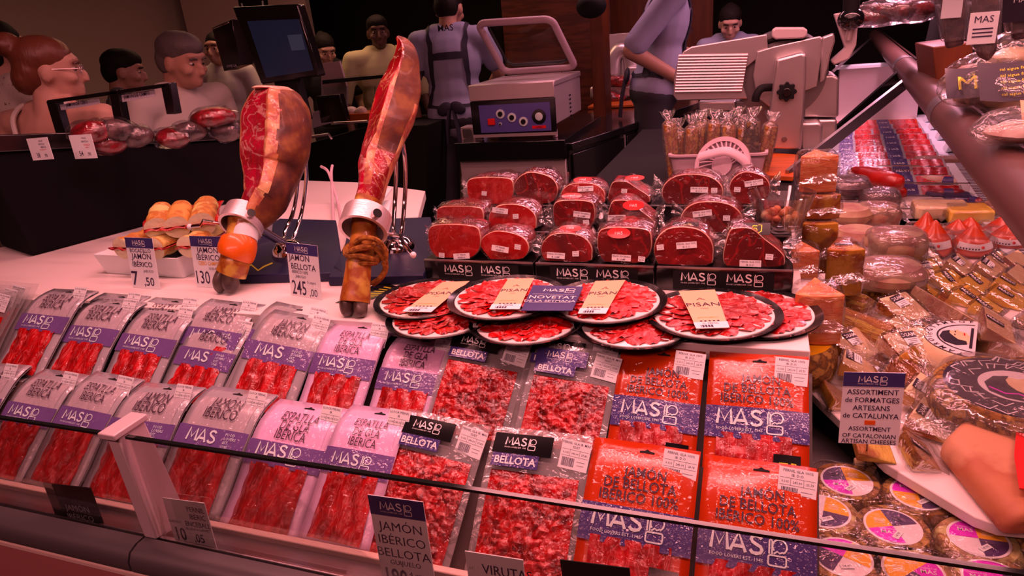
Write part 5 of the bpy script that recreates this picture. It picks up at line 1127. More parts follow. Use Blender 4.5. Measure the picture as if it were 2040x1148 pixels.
for i, (x, y, w_, lab) in enumerate(((1720, 352, .12, 'flat film pack of sliced pink meat behind the red sausages'), (1790, 345, .16, 'flat film pack of speckled sausage right of the red sausages'), (1870, 325, .17, 'flat film pack of speckled sausage at the glass divider'), (1835, 410, .14, 'white film pack left of the vent strip'), (1890, 400, .13, 'white and navy pack under the dark sausage'), (1870, 432, .15, 'pale wrapped cheese block behind the orange cones'), (1925, 440, .12, 'pale ridged cheese block beside the vent strip'))):
    p = atz(x, y, ZS); root = thing('wrapped_pack', lab, 'pack', p, rz(-4+6*R_.random()), 'film packs near the glass divider'); h = .022 if i < 5 else .045
    b = MB(); b.box((0, 0, h/2+.0006), (w_, .10, h), ('sausage_pale', 'rind_pale', 'rind_pale', 'deck_white', 'navy', 'paste_cream', 'paste_yellow')[i]); b.build('contents', root, .008); filmbox(root, (-w_/2, -.05, .001), (w_/2, .05, h), 70+i, ((1, .15), (-1, .15)))
wheel((1982, 432), ZS, .035, .045, 'small pale wrapped cheese at the end of the vent strip', 'rind_pale', None, True, seed=29, bulge=.2)
# sliced meat packs at the far end
GP = 'sliced meat packs at the far end of the leg'
def farpack(m, lab):
    root = thing('meat_pack', lab, 'packet', (0, 0, 0), None, GP); b = MB(); b.box((0, 0, .004), (.26, .088, .005), 'pouch_grey' if m != 'orange_film' else 'orange_film'); b.build('tray', root, .002)
    b = MB(); b.grid(14, 5, lambda u, v: V((.005+.115*u, -.034+.066*v, .0075+.003*abs(math.sin(9*u)))), m if m != 'orange_film' else 'ham_slices'); b.build('meat_slices', root)
    b = MB(); b.box((-.035, 0, .0068), (.06, .088, .0012), 'navy_deep'); b.mas(-.035, -.006, .014, 'white_ink', lambda x, y: V((x, y, .0078)), tag=False, icon=False); b.build('brand_band', root); return root
NM = ('first', 'second', 'third', 'fourth', 'fifth', 'sixth', 'seventh', 'eighth', 'ninth', 'tenth', 'eleventh', 'twelfth')
pr = {k: farpack(k, '') for k in ('ham_slices', 'ham_plate', 'orange_film')}; used = set()
for c in range(2):
    for k in range(11):
        m = 'orange_film' if k == 10 else ('ham_slices', 'ham_plate')[(k+c) % 2]; lab = '%s sliced meat pack from the front in the %s column at the far end' % (NM[k], ('left', 'right')[c])
        mw = Matrix.Translation(leg(.115+.19*c+.01*R_.random(), 2.74+.155*k, .8008+.0)) @ (rz(-5+5*R_.random()) @ rx(14)).to_4x4() @ Matrix.Translation((0, 0, .012))
        if m not in used: used.add(m); o = pr[m]; o.matrix_world = mw; o['label'] = lab
        else: dup(pr[m], mw, lab)
b = MB(); p0, p1 = aty(1668, 205, 4.45), aty(1790, 205, 4.45); b.hexa([tuple(q) for q in (V((p0.x, 4.45, .80)), V((p1.x+.1, 4.45, .80)), V((p1.x+.1, 4.52, .80)), V((p0.x, 4.52, .80)), V((p0.x, 4.45, 1.10)), V((p1.x+.1, 4.45, 1.10)), V((p1.x+.1, 4.52, 1.10)), V((p0.x, 4.52, 1.10)))], 'steel_brushed')
b.box(((p0.x+p1.x)/2+.05, 4.47, 1.108), (p1.x-p0.x+.14, .12, .014), 'white_metal'); tag(b.build('steel_end_panel', None), 'brushed steel end panel closing the leg behind the meat packs', 'panel')
# sign on a spike
sp = thing('price_sign', 'large white sign reading ASSORTIMENT de FORMATGES ARTESANS de CATALUNYA on a spike', 'sign', atz(1722, 945, .7355))
YS = atz(1722, 945, .7355).y-.075; q = [aty(x, y, YS) for x, y in ((1670, 882), (1789, 888), (1797, 750), (1679, 749))]; X = (q[1]-q[0]); w = X.length; X.normalize(); h = (q[3]-q[0]).length; Yv = V((0, .12, 1)).normalized(); Nn = X.cross(Yv)
rt = thing('x', '', '', (q[0]+q[1])/2, basis(X, Yv, Nn)); mw = rt.matrix_world.copy(); bpy.data.objects.remove(rt)
def sgn(b): b.T = sp.matrix_world.inverted() @ mw; return b
b = sgn(MB()); b.box((0, h/2, 0), (w, h, .0016), 'card_white'); b.build('sign_board', sp)
b = sgn(MB()); b.box((0, h*.905, .0006), (w, h*.19, .0012), 'navy'); fs_ = lambda x, y: V((x, y, .0014)); b.mas(-w*.02, h*.87, h*.085, 'white_ink', fs_); b.build('header', sp)
b = sgn(MB())
for t_, y in (('ASSORTIMENT', .70), ('de FORMATGES', .59), ('ARTESANS', .48), ('de CATALUNYA', .37), ('ASSORTMENT', .19), ('OF CATALONIAN', .09), ('ARTISAN CHEESES', -.005+.015)): b.text(t_, h*(.098 if y > .3 else .085), 'ink', lambda x, y_: V((x, y_, .0011)), 'C', .012, .92, 0, y*h)
for k in range(4): b.box((0, h*(.285+.016*k), .0010), (w*.18, h*.008, .0004), 'ink_red')
b.box((0, h*.309, .0008), (w*.18, h*.064, .0004), 'sticker_orange'); b.build('lettering', sp)
b = rel(MB(), sp); g = atz(1722, 945, .7355); b.tube([g, V((q[0]+q[1])/2)+V((0, .004, .01))], .0016, 'steel_dark', 6); b.build('spike', sp)
b = rel(MB(), sp); b.box(g+V((0, 0, .012)), (.034, .022, .024), 'paste_cream'); b.build('wooden_foot', sp, .002)
# ------------------------------------------------------------------ slicer, tub and tools behind the racks
mat('plastic_white', A('D8888C'), .35, spec=.5)
mat('wood_board', A('C8562C'), .5, var=[A('B04A24')], vscale=6, stretch=(1, 8, 1))
mat('sesame', A('B85C34'), .7, var=[A('8A4020'), A('C87444')], vscale=60, bump=.8, bscale=110)
mat('sesame_dark', A('4A241C'), .7, var=[A('2E1612'), A('8A5034')], vscale=60, bump=.8, bscale=110)
sb = MB(); q = [atz(x, y, .951) for x, y in ((1466, 356), (1580, 362), (1590, 318), (1480, 308))]; sb.add([tuple(p) for p in q]+[tuple(p+V((0, 0, .018))) for p in q], [(3, 2, 1, 0), (4, 5, 6, 7), (0, 1, 5, 4), (1, 2, 6, 5), (2, 3, 7, 6), (3, 0, 4, 7)], 'wood_board', True)
tag(sb.build('cutting_board', None, .003), 'orange wooden cutting board in front of the slicer', 'cutting board')
ws = MB(); ws.box((-.20, 2.76, .93), (.72, 1.48, .03), 'black_matte'); ws.box((-.20, 2.76, .455), (.68, 1.44, .91), 'black_gloss'); tag(ws.build('slicer_table', None), 'dark table carrying the steel meat slicer', 'table')
SY = 2.72
def P2(x, y, Y=SY): return aty(x, y, Y)
def slabpoly(b, pts, Y, th, m):
    n = len(pts); f_ = [aty(x, y, Y) for x, y in pts]; k = [p+V((0, th, 0)) for p in f_]
    return b.add([tuple(p) for p in f_+k], [tuple(range(n-1, -1, -1)), tuple(range(n, 2*n))]+[(i, (i+1) % n, n+(i+1) % n, n+i) for i in range(n)], m, True)
sl = thing('meat_slicer', 'big steel gravity meat slicer with ribbed carriage plate and black knob', 'meat slicer', P2(1570, 300))
b = rel(MB(), sl); slabpoly(b, [(1348, 201), (1341, 190), (1343, 150), (1352, 118), (1362, 102), (1378, 93), (1528, 68), (1532, 110), (1505, 120), (1480, 140), (1478, 165), (1490, 197)], SY+.03, .02, 'alu_cast'); b.build('carriage_plate', sl, .004, seg=3)
b = rel(MB(), sl)
for k in range(13):
    y = 110+5.9*k; b.tube([P2(1352-k*.6, y+2, SY+.028), P2(lerp(1490, 1478, k/12), y, SY+.028)], .0062, 'steel', 8)
b.build('plate_ribs', sl)
b = rel(MB(), sl); slabpoly(b, [(1508, 103), (1540, 93), (1634, 72), (1642, 80), (1628, 172), (1600, 182), (1570, 205), (1535, 215), (1508, 196), (1500, 150)], SY+.015, .02, 'alu_cast'); b.build('gauge_plate', sl, .004, seg=3)
b = rel(MB(), sl); bc = P2(1555, 150, SY+.075); b.T = b.T @ Matrix.Translation(bc) @ rx(90).to_4x4(); b.lathe([(0, .0), (.155, .0), (.162, .004), (.155, .016), (0, .02)], 'steel_dark', 48); b.build('blade_disc', sl)
b = rel(MB(), sl); slabpoly(b, [(1546, 118), (1598, 104), (1607, 110), (1606, 160), (1596, 300), (1530, 296), (1534, 210), (1542, 150)], SY-.07, .085, 'alu_cast'); b.build('upright_column', sl, .010, seg=3)
b = rel(MB(), sl); kc = P2(1567, 182, SY-.07); b.T = b.T @ Matrix.Translation(kc) @ rx(90).to_4x4(); b.prism([((.030+.004*math.cos(8*a))*math.cos(a), (.030+.004*math.cos(8*a))*math.sin(a)) for a in [2*PI*i/48 for i in range(48)]], 0, .025, 'black_matte'); b.cyl((0, 0, .025), (0, 0, .032), .014, 'black_gloss'); b.build('adjust_knob', sl, .002)
b = rel(MB(), sl); b.tube(catmull([P2(1540, 174, SY-.03), P2(1518, 176, SY-.05), P2(1508, 188, SY-.06), P2(1505, 202, SY-.06)], 5), .014, 'black_matte', 12); b.build('handle', sl)
b = rel(MB(), sl); slabpoly(b, [(1600, 180), (1630, 150), (1660, 148), (1672, 156), (1671, 234), (1598, 234)], SY+.06, .16, 'alu_cast'); slabpoly(b, [(1598, 238), (1668, 238), (1666, 280), (1598, 284)], SY+.06, .16, 'alu_cast'); slabpoly(b, [(1596, 245), (1632, 243), (1640, 250), (1636, 300), (1594, 300)], SY-.02, .18, 'alu_cast'); b.build('motor_housing', sl, .012, seg=3)
b = rel(MB(), sl); slabpoly(b, [(1392, 202), (1465, 202), (1465, 222), (1392, 222)], SY+.05, .12, 'alu_cast'); slabpoly(b, [(1465, 200), (1540, 205), (1545, 300), (1530, 310), (1480, 300), (1465, 225)], SY+.06, .15, 'steel_dark'); b.build('base_body', sl, .006)
b = rel(MB(), sl); slabpoly(b, [(1538, 60), (1546, 55), (1602, 55), (1609, 60), (1608, 72), (1600, 77), (1545, 79), (1537, 74)], SY+.01, .07, 'alu'); b.build('blade_cover', sl, .006, seg=3)
b = rel(MB(), sl); b.tube(catmull([P2(1512, 92, SY+.05), P2(1540, 80, SY+.05), P2(1575, 76, SY+.05), P2(1612, 80, SY+.05)], 5), .008, 'black_matte', 8); b.build('blade_guard', sl)
b = rel(MB(), sl); slabpoly(b, [(1662, 28), (1686, 24), (1690, 60), (1709, 52), (1706, 90), (1692, 118), (1662, 130), (1655, 122), (1684, 96)], SY+.02, .05, 'alu'); slabpoly(b, [(1638, 75), (1662, 66), (1664, 82), (1654, 112), (1650, 135), (1642, 160), (1634, 165), (1636, 120)], SY, .05, 'alu_cast'); b.build('meat_pusher', sl, .005, seg=2)
b = rel(MB(), sl); b.ell(P2(1695, 38, SY-.01), (.042, .042, .036), 'black_gloss', nu=20, nv=12); b.tube([P2(1695, 30, SY-.01), P2(1697, -20, SY-.01)], .026, 'black_matte', 14); b.tube([P2(1695, 55, SY), P2(1690, 80, SY)], .012, 'steel', 10); b.build('pusher_handle', sl)
b = rel(MB(), sl); cb_ = P2(1562, 278, SY-.072); b.T = b.T @ Matrix.Translation(cb_) @ rx(90).to_4x4(); b.cyl((0, 0, 0), (0, 0, .006), .010, 'steel_dark'); b.build('column_bolt', sl)
# white tub of breadsticks
TY = 2.28
tb = thing('breadstick_tub', 'white plastic tub full of bagged seed breadsticks', 'tub', V((aty(1430, 345, TY).x, TY+.08, .951)))
x0, x1 = aty(1332, 320, TY).x, aty(1528, 315, TY).x; zt_ = aty(1430, 312, TY).z; TW = x1-x0; tc = V(((x0+x1)/2, TY+.085, .951)); hT = zt_-.951
b = rel(MB(), tb); b.T = b.T @ Matrix.Translation(tc); ou = rrect(-.5, -.5, 1, 1, .12, 5)
sc = lambda a, c_, z: [V((x*a, y*c_, z)) for x, y in ou]
b.loft([sc(TW*.88, .15, 0), sc(TW*.98, .17, hT), sc(TW*1.02, .185, hT+.001), sc(TW*1.02, .185, hT+.008), sc(TW*.96, .16, hT+.008), sc(TW*.86, .14, .006)], 'plastic_white'); b.build('tub_body', tb)
rg = random.Random(12)
for i, (px, top, lean, dk) in enumerate(((1343, 246, -6, 0), (1356, 262, -3, 0), (1374, 256, 2, 0), (1394, 252, -1, 0), (1415, 246, 3, 0), (1434, 262, 1, 0), (1452, 250, -2, 0), (1474, 256, 3, 0), (1492, 242, 2, 1), (1516, 250, 9, 0), (1400, 244, 0, 0), (1465, 240, 0, 1))):
    Yb = TY+(.055 if i < 10 else .12)+.02*(i % 2); xb = aty(px, 320, Yb).x; ztp = aty(px, top, Yb).z; L = ztp-.965
    root = thing('breadstick_bag', 'clear bag of %s breadsticks, %s from the left in the white tub' % (('light seed', 'dark seed')[dk], NM[i] if i < 10 else ('behind the fourth', 'behind the eighth')[i-10]), 'breadstick bag', (xb, Yb, .962), ry(lean) @ rx(-4), 'bagged breadsticks in the white tub')
    for k in range(3):
        b = MB(); a = 2*PI*k/3; c0 = V((.0115*math.cos(a), .0115*math.sin(a), 0)); n = 12
        b.tube([c0+V((0, 0, L*j/n)) for j in range(n+1)], [.0125*(1+.12*noise((j*3.1, k, i), 1)) for j in range(n+1)], 'sesame_dark' if dk else 'sesame', 10); b.build('breadstick', root)
    b = MB(); rings = []
    for j, (z, r) in enumerate(((.0, .024), (L*.3, .027), (L*.8, .027), (L+.004, .024), (L+.016, .010), (L+.026, .018), (L+.045, .028))):
        rings.append([V((r*(1+.25*noise((q, j, i), 1)*(1 if j > 3 else .3))*math.cos(2*PI*q/16), r*.9*(1+.25*noise((q, j+9, i), 1))*math.sin(2*PI*q/16), z+.010*noise((q*1.3, i, j), 1)*(j > 5))) for q in range(16)])
    b.loft(rings, 'film_heavy', False); b.build('bag', root, 0, 60)
# white slotted fan leaning on the tub
fn_ = thing('hand_fan', 'white slotted plastic hand fan leaning on the tub front', 'fan', aty(1440, 352, 2.18)); fc_ = aty(1440, 330, 2.18)
b = rel(MB(), fn_); b.T = b.T @ Matrix.Translation(fc_) @ (rz(-20) @ rx(70)).to_4x4()
b.lathe([(.074, 0), (.088, 0), (.088, .010), (.074, .010), (.074, 0)], 'plastic_white', 40)
for k in range(14):
    a = math.radians(10+12.5*k); b.tube([(.028*math.cos(a), .028*math.sin(a), .006), (.055*math.cos(a+.22), .055*math.sin(a+.22), .008), (.078*math.cos(a+.3), .078*math.sin(a+.3), .005)], .0032, 'plastic_white', 6)
b.lathe([(0, .002), (.032, .002), (.032, .010), (0, .012)], 'plastic_white', 24); b.build('slotted_disc', fn_)
b = rel(MB(), fn_); b.tube(catmull([fc_+V((-.07, -.01, .03)), aty(1420, 306, 2.16), aty(1450, 302, 2.15), aty(1480, 318, 2.15), aty(1496, 340, 2.15)], 6), .016, 'plastic_white', 12, flatx=.5); b.build('curved_handle', fn_)
# ------------------------------------------------------------------ vacuum sealer on its steel cabinet
mat('panel_violet', A('5A3A66'), .35, coat=.3)
mat('dial_white', A('D8A0A0'), .4)
mat('rubber', (.015, .014, .014, 1), .6)
VY = 3.45
def vb(): return rel(MB(), vs)
vs = thing('vacuum_sealer', 'steel vacuum packing machine with clear raised lid and violet control panel', 'vacuum sealer', aty(1030, 270, VY))
pA, pB = aty(944, 270, VY), aty(1110, 270, VY); x0, x1 = pA.x, pB.x; zb, zt2 = pA.z, aty(1025, 166, VY).z; VD = .55
b = vb(); b.box(((x0+x1)/2, VY+VD/2+.005, (zb+zt2)/2+.02), (x1-x0-.004, VD, zt2-zb-.04), 'steel_brushed'); b.box(((x0+x1)/2, VY+VD/2, zt2-.012), (x1-x0+.008, VD+.01, .03), 'steel'); b.build('steel_body', vs, .006)
zz = lambda y: aty(1030, y, VY).z
b = vb(); b.box(((x0+x1)/2, VY-.002, (zz(166)+zz(197))/2), (x1-x0, .012, zz(166)-zz(197)), 'steel'); b.build('front_band', vs, .003)
b = vb(); b.box(((x0+x1)/2, VY, (zz(198)+zz(266))/2), (x1-x0, .012, zz(198)-zz(266)), 'black_gloss'); b.build('black_frame', vs, .002)
xa, xb_ = aty(957, 235, VY).x, aty(1098, 235, VY).x
b = vb(); b.box(((xa+xb_)/2, VY-.007, (zz(206)+zz(262))/2), (xb_-xa, .004, zz(206)-zz(262)), 'panel_violet'); b.build('control_panel', vs)
def disc(name, px, py, r, m, m2, th=.012):
    b = vb(); c = aty(px, py, VY-.010); b.T = b.T @ Matrix.Translation(c) @ rx(90).to_4x4(); b.lathe([(0, 0), (r, 0), (r, .004), (0, .005)], m, 24); b.lathe([(0, .004), (r*.55, .005), (r*.5, th), (0, th)], m2, 20); b.build(name, vs)
disc('dial_knob', 997, 227, .024, 'dial_white', 'black_matte'); disc('dial_knob', 1020, 234, .024, 'dial_white', 'black_matte'); disc('dial_knob', 1043, 242, .024, 'dial_white', 'black_matte'); disc('vacuum_gauge', 1074, 232, .038, 'black_gloss', 'dial_white', .006); disc('indicator', 997, 247, .008, 'dial_white', 'black_matte')
b = vb(); c = aty(979, 243, VY-.012); b.box(c, (.040, .012, .034), 'ink_red'); b.build('power_switch', vs, .003)
b = vb(); c = aty(1074, 253, VY-.0095); b.box(c, (.075, .002, .014), 'red_print'); b.text('SAMMIC', .013, 'ink', lambda x, y: c+V((x, -.0015, y-.0045)), 'C', .01, 1, 0, 0, res=1); b.build('name_plate', vs)
b = vb(); b.box(((x0+x1)/2, VY-.004, zz(269)+.002), (x1-x0, .014, .016), 'steel'); b.build('base_strip', vs)
for fx in (x0+.03, x1-.02):
    b = vb(); b.cyl((fx, VY+.03, zb-.026), (fx, VY+.03, zb+.01), .014, 'plastic_white'); b.build('rubber_foot', vs)
b = vb()
for k in range(7): b.box((x1+.001, VY+.30, zz(258)+.022*k), (.003, .022, .008), 'black_matte')
b.build('side_vents', vs)
# raised lid
hz = zt2+.02; La, Lb = V((x0+.02, VY+VD-.06, hz)), V((x1+.01, VY+VD-.06, hz)); Lu = (aty(944, 45, VY+.05)-La); Lu.x = 0; 
T1, T2 = aty(945, 44, VY+.30), aty(1102, 34, VY+.30); dz = V((0, -.25, 0))
Q = [La, Lb, T2, T1]
ft = lambda u, v: lerp(lerp(Q[0], Q[1], u), lerp(Q[3], Q[2], u), v)
b = vb(); nrm = (Q[1]-Q[0]).cross(Q[3]-Q[0]).normalized()
b.tube([ft(*p) for p in rrect(.03, .03, .94, .94, .10, 5)], .020, 'plastic_white', 10, closed=True); b.build('lid_frame', vs)
b = vb(); b.tube([ft(*p)-nrm*.03 for p in rrect(.10, .10, .80, .80, .10, 5)], .008, 'rubber', 8, closed=True); b.build('lid_gasket', vs)
b = vb(); b.grid(6, 6, lambda u, v: ft(.05+.9*u, .05+.9*v)+nrm*.05*math.sin(PI*u)**.5*math.sin(PI*v)**.5, 'glass_clear'); b.build('lid_window', vs)
b = vb(); b.tube([La+V((.1, 0, -.02)), Lb+V((-.1, 0, -.02))], .014, 'steel', 10); b.build('lid_hinge', vs)
sm = MB(); c = aty(930, 262, 3.6); sm.box((c.x, 3.66, c.z-.015), (.085, .10, .075), 'steel_brushed'); sm.box((c.x, 3.608, c.z-.012), (.06, .006, .05), 'steel_dark'); tag(sm.build('small_steel_box', None, .004), 'small steel box left of the vacuum sealer', 'box')
cb = thing('steel_cabinet', 'dark topped steel cabinet under the vacuum sealer', 'cabinet', (0, 0, 0)); zc = zb-.028; cx0, cx1 = aty(908, 306, VY-.06).x, aty(1128, 306, VY-.06).x
b = vb(); b.T = Matrix.Identity(4); b.box(((cx0+cx1)/2, VY+.36, zc-.05), (cx1-cx0, .86, .1), 'black_gloss'); b.build('worktop', cb, .004)
b = MB(); b.box(((cx0+cx1)/2, VY+.37, (zc-.1)/2), (cx1-cx0-.02, .82, zc-.1), 'steel_brushed'); b.build('cabinet_body', cb, .004)
# dark service run going back to the right
P0, P1 = V((cx1+.005, VY-.02, 0)), V((.20, 6.6, 0)); dr = (P1-P0).normalized(); nr = V((-dr.y, dr.x, 0)); 
sr = thing('service_counter', 'black fronted service counter running back from the vacuum sealer', 'counter', P0)
def runbox(b, a, c_, d0, d1, z0, z1, m):
    p = [P0+dr*a-nr*-d0, P0+dr*c_-nr*-d0, P0+dr*c_-nr*-d1, P0+dr*a-nr*-d1]; return b.hexa([tuple(k+V((0, 0, z0))) for k in p]+[tuple(k+V((0, 0, z1))) for k in p], m)
LL = (P1-P0).length
b = rel(MB(), sr); runbox(b, 0, LL, 0, .6, 0, .86, 'black_gloss'); b.build('counter_body', sr)
b = rel(MB(), sr); runbox(b, 0, LL, -.02, .62, .862, .90, 'black_gloss'); b.build('worktop', sr, .004)
for k in range(6):
    b = rel(MB(), sr); runbox(b, .02+k*LL/6, (k+1)*LL/6-.015, -.012, -.001, .12, .84, 'black_gloss'); d_ = b.build('door', sr, .003)
    b = rel(MB(), sr); runbox(b, (k+1)*LL/6-.012, (k+1)*LL/6-.006, -.014, -.002, .1, .85, 'steel'); b.build('edge_trim', sr)
# ------------------------------------------------------------------ rear of the shop
mat('wood_dark', A('7A3420'), .45, var=[A('6A2C1A')], vscale=4, stretch=(6, 1, .6))
pc0, pc1 = aty(1178, 120, 4.4), aty(1203, 120, 4.4)
b = MB(); b.box(((pc0.x+pc1.x)/2, 4.5, 1.72), (pc1.x-pc0.x, .2, 3.4), 'wood_dark'); b.build('trim_1', None, .004, kind='structure')
b = MB(); a_, c_ = aty(1000, 40, 5.6), aty(1215, 40, 5.6); b.box(((a_.x+c_.x)/2, 5.66, 1.72), (c_.x-a_.x, .1, 3.4), 'wood_panel'); b.build('trim_2', None, 0, kind='structure')
b = MB(); a_, c_ = aty(1195, 40, 6.3), aty(1420, 40, 6.3); b.box(((a_.x+c_.x)/2, 6.36, 1.72), (c_.x-a_.x, .1, 3.4), 'wood_dark'); b.build('trim_3', None, 0, kind='structure')
# steel ham machine and backsplash on the service run
GYB = 5.2
b = MB(); a_, c_ = aty(1200, 66, GYB+.3), aty(1272, 66, GYB+.3); zb_ = .905; zt3 = aty(1230, 67, GYB+.3).z; b.box(((a_.x+c_.x)/2, GYB+.32, (zb_+zt3)/2), (c_.x-a_.x, .03, zt3-zb_), 'steel'); tag(b.build('steel_backsplash', None, .003), 'steel splash panel standing at the rear of the service counter', 'splash panel')
hm = thing('ham_slicer', 'small rounded steel slicer on the rear service counter', 'slicer', aty(1240, 190, GYB)); b = rel(MB(), hm)
b.tube(catmull([aty(1222, 150, GYB), aty(1224, 115, GYB), aty(1240, 98, GYB), aty(1256, 112, GYB), aty(1260, 150, GYB)], 5), .06, 'steel', 14); b.build('blade_hood', hm)
b = rel(MB(), hm); c = aty(1236, 178, GYB); b.box((c.x, GYB, c.z), (.40, .3, .09), 'steel'); b.box((aty(1268, 140, GYB).x, GYB, aty(1268, 152, GYB).z), (.10, .22, .16), 'steel'); b.build('base_body', hm, .02, seg=3)
for i, (x, y) in enumerate(((1206, 158), (1222, 160), (1238, 162), (1210, 190), (1228, 196))):
    b = MB(); c = aty(x, y, GYB-.16); b.ell((0, 0, 0), (.07, .05, .035), 'ham_shavings', nu=14, nv=8, fn=lambda p: p*(1+.3*noise(p, 25, i))); b.ell((0, 0, .0), (.078, .056, .042), 'film', nu=14, nv=8, fn=lambda p: p*(1+.25*noise(p, 40, i+5))); o = b.build('meat_piece', None); o.location = c
    tag(o, '%s wrapped meat piece from the left beside the rear steel slicer' % NM[i], 'meat piece', 'meat pieces by the rear slicer')
bd = MB(); c = aty(1222, 208, GYB-.3); bd.box((c.x, GYB-.3, .912), (.32, .22, .02), 'wood_board'); tag(bd.build('wooden_board', None, .004), 'wooden board lying in front of the rear steel slicer', 'board')
# hanging black lamp
lp = MB(); c = aty(1178, 12, 4.0); lp.ell(c, (.085, .085, .065), 'black_matte', nu=20, nv=12); lp.cyl(c, (c.x, c.y, 3.3), .01, 'black_matte'); tag(lp.build('pendant_lamp', None), 'black pendant lamp hanging above the vacuum sealer', 'lamp')
# ------------------------------------------------------------------ left: dark display stand, screen, other counter
A0, B0 = atz(62, 512, .951), atz(560, 378, .951); B0 = A0+(B0-A0)*1.02; dv = (B0-A0); LN = dv.length; dv.normalize(); nv = V((-dv.y, dv.x, 0)); zq = aty(150, 268, A0.y+.1).z
ds = thing('draped_stand', 'long black draped display stand with wrapped meats behind the sandwiches', 'stand', A0)
def dsp(a, n_, z): return A0+dv*a+nv*n_+V((0, 0, z-A0.z))
b = rel(MB(), ds); b.hexa([tuple(dsp(*p)) for p in ((0, 0, .952), (LN, 0, .952), (LN, .25, .952), (0, .25, .952), (-.04, -.03, zq-.02), (LN, -.02, 1.16), (LN, .25, 1.16), (-.04, .25, zq-.02))], 'black_cloth'); b.build('drape', ds, .01)
b = rel(MB(), ds); b.hexa([tuple(dsp(*p)) for p in ((-.05, -.04, zq-.02), (LN, -.03, 1.16), (LN, .0, 1.16), (-.05, .0, zq-.02), (-.05, -.04, zq+.03), (LN, -.03, 1.20), (LN, .0, 1.20), (-.05, .0, zq+.03))], 'black_gloss'); b.build('front_lip', ds, .003)
DY = A0.y+.30
fr = thing('card_frame', 'black two pane card frame standing on the draped stand', 'frame', aty(210, 270, DY))
b = rel(MB(), fr); pt = lambda x, y: aty(x, y, DY)
for a_, c_ in (((100, 202), (122, 275)), ((224, 182), (240, 262)), ((328, 168), (340, 228))): slabpoly(b, [(a_[0]-9, a_[1]), (a_[0]+9, a_[1]-3), (c_[0]+9, c_[1]), (c_[0]-9, c_[1])], DY, .03, 'black_gloss')
slabpoly(b, [(92, 200), (330, 166), (331, 174), (93, 208)], DY, .03, 'black_gloss'); b.build('frame_bars', fr, .003)
mat('paper_dim', A('C88A90'), .5)
for a_, t_ in ((((112, 210), (196, 196), (198, 207), (114, 221)), 'CEBO'), (((238, 190), (306, 178), (309, 192), (241, 204)), 'CAMPO')):
    b = rel(MB(), fr); slabpoly(b, list(a_), DY+.012, .003, 'paper_dim'); p = [aty(x, y, DY+.011) for x, y in a_]; w_ = (p[1]-p[0]); b.text('JAMÓN DE '+t_, .016, 'ink', lambda x, y: p[3]+w_*.5+w_.normalized()*x+V((0, -.001, y+.008)), 'C', .002, .8, 0, 0, res=1); b.build('paper_strip', fr)
for q, lab, it in (((66, 320, 107, 317, 54, 277), 'small white price card on the draped stand, left one reading 38,90', (('PACK', .15, .82, .10, 'ink', .005, 1), ('ESPATLLA', .15, .68, .10, 'ink', .005, .9), ('IBÈRICA', .2, .54, .10, 'ink', .005, 1), ('ENCEBALLADA', .15, .44, .07, 'ink_red', 0, .9), ('38', -.15, .12, .30, 'ink', .006, .8), (',90', .2, .12, .2, 'ink', .004, .9))),
                   ((150, 317, 194, 315, 138, 270), 'small white price card reading 54,90 in front of the wrapped meats', (('PACK', .15, .82, .10, 'ink', .005, 1), ('ESPATLLA', .15, .68, .10, 'ink', .005, .9), ("D'AGLÀ", .2, .54, .10, 'ink_red', .005, 1), ('IBÈRICA', .2, .44, .07, 'ink_red', 0, .9), ('54', -.15, .12, .30, 'ink', .006, .8), (',90', .2, .12, .2, 'ink', .004, .9)))):
    card('price_card', q[0:2], q[2:4], q[4:6], 0, lab, list(it), head=0, Y=A0.y-.05+(q[0]-66)*.0012, foot=False, lean=2)
rg = random.Random(9)
for i, (x, y, sx, lab) in enumerate(((180, 262, .11, 'first'), (228, 260, .11, 'second'), (215, 285, .10, 'third'), (268, 272, .10, 'fourth'), (345, 275, .12, 'fifth'), (376, 262, .09, 'sixth'), (425, 235, .13, 'seventh'), (452, 262, .10, 'eighth'))):
    root = thing('wrapped_meat', 'film wrapped dark meat piece on the draped stand, %s from the left' % lab, 'meat piece', aty(x, y, A0.y+.14+.0012*(x-180)), rz(rg.uniform(-40, 40)), 'wrapped meats on the draped stand')
    b = MB(); b.ell((0, 0, 0), (sx*.55, .055, .032), 'rind_dark' if i % 2 else 'ham_rind', nu=18, nv=10, fn=lambda p: p*(1+.25*noise(p, 14, i))); b.build('meat', root)
    b = MB(); b.ell((0, 0, .002), (sx*.60, .06, .037), 'film', nu=22, nv=12, fn=lambda p: p*(1+.22*noise(p, 30, i+3))); b.build('film_wrap', root)
# till: screen, printer
TLY = 2.75
tl = thing('till_screen', 'black till monitor with a dim blue screen on its post', 'monitor', aty(560, 240, TLY)); b = rel(MB(), tl)
slabpoly(b, [(462, 14), (592, 8), (636, 152), (520, 168)], TLY, .06, 'black_gloss'); b.build('monitor_case', tl, .008)
mat('screen_blue', (.012, .016, .035, 1), .2, emit=(.035, .045, .11, 1), es=.12); mat('screen_light', (.03, .04, .07, 1), .2, emit=(.13, .15, .26, 1), es=.12)
b = rel(MB(), tl); slabpoly(b, [(492, 42), (594, 38), (624, 140), (530, 155)], TLY-.004, .006, 'screen_blue'); b.build('screen', tl, label='dim blue touch screen')
b = rel(MB(), tl); slabpoly(b, [(572, 70), (600, 68), (608, 99), (581, 101)], TLY-.006, .004, 'screen_light'); b.build('screen_window', tl)
b = rel(MB(), tl); slabpoly(b, [(545, 160), (590, 155), (612, 240), (560, 245)], TLY+.02, .05, 'black_matte'); b.build('post', tl, .004)
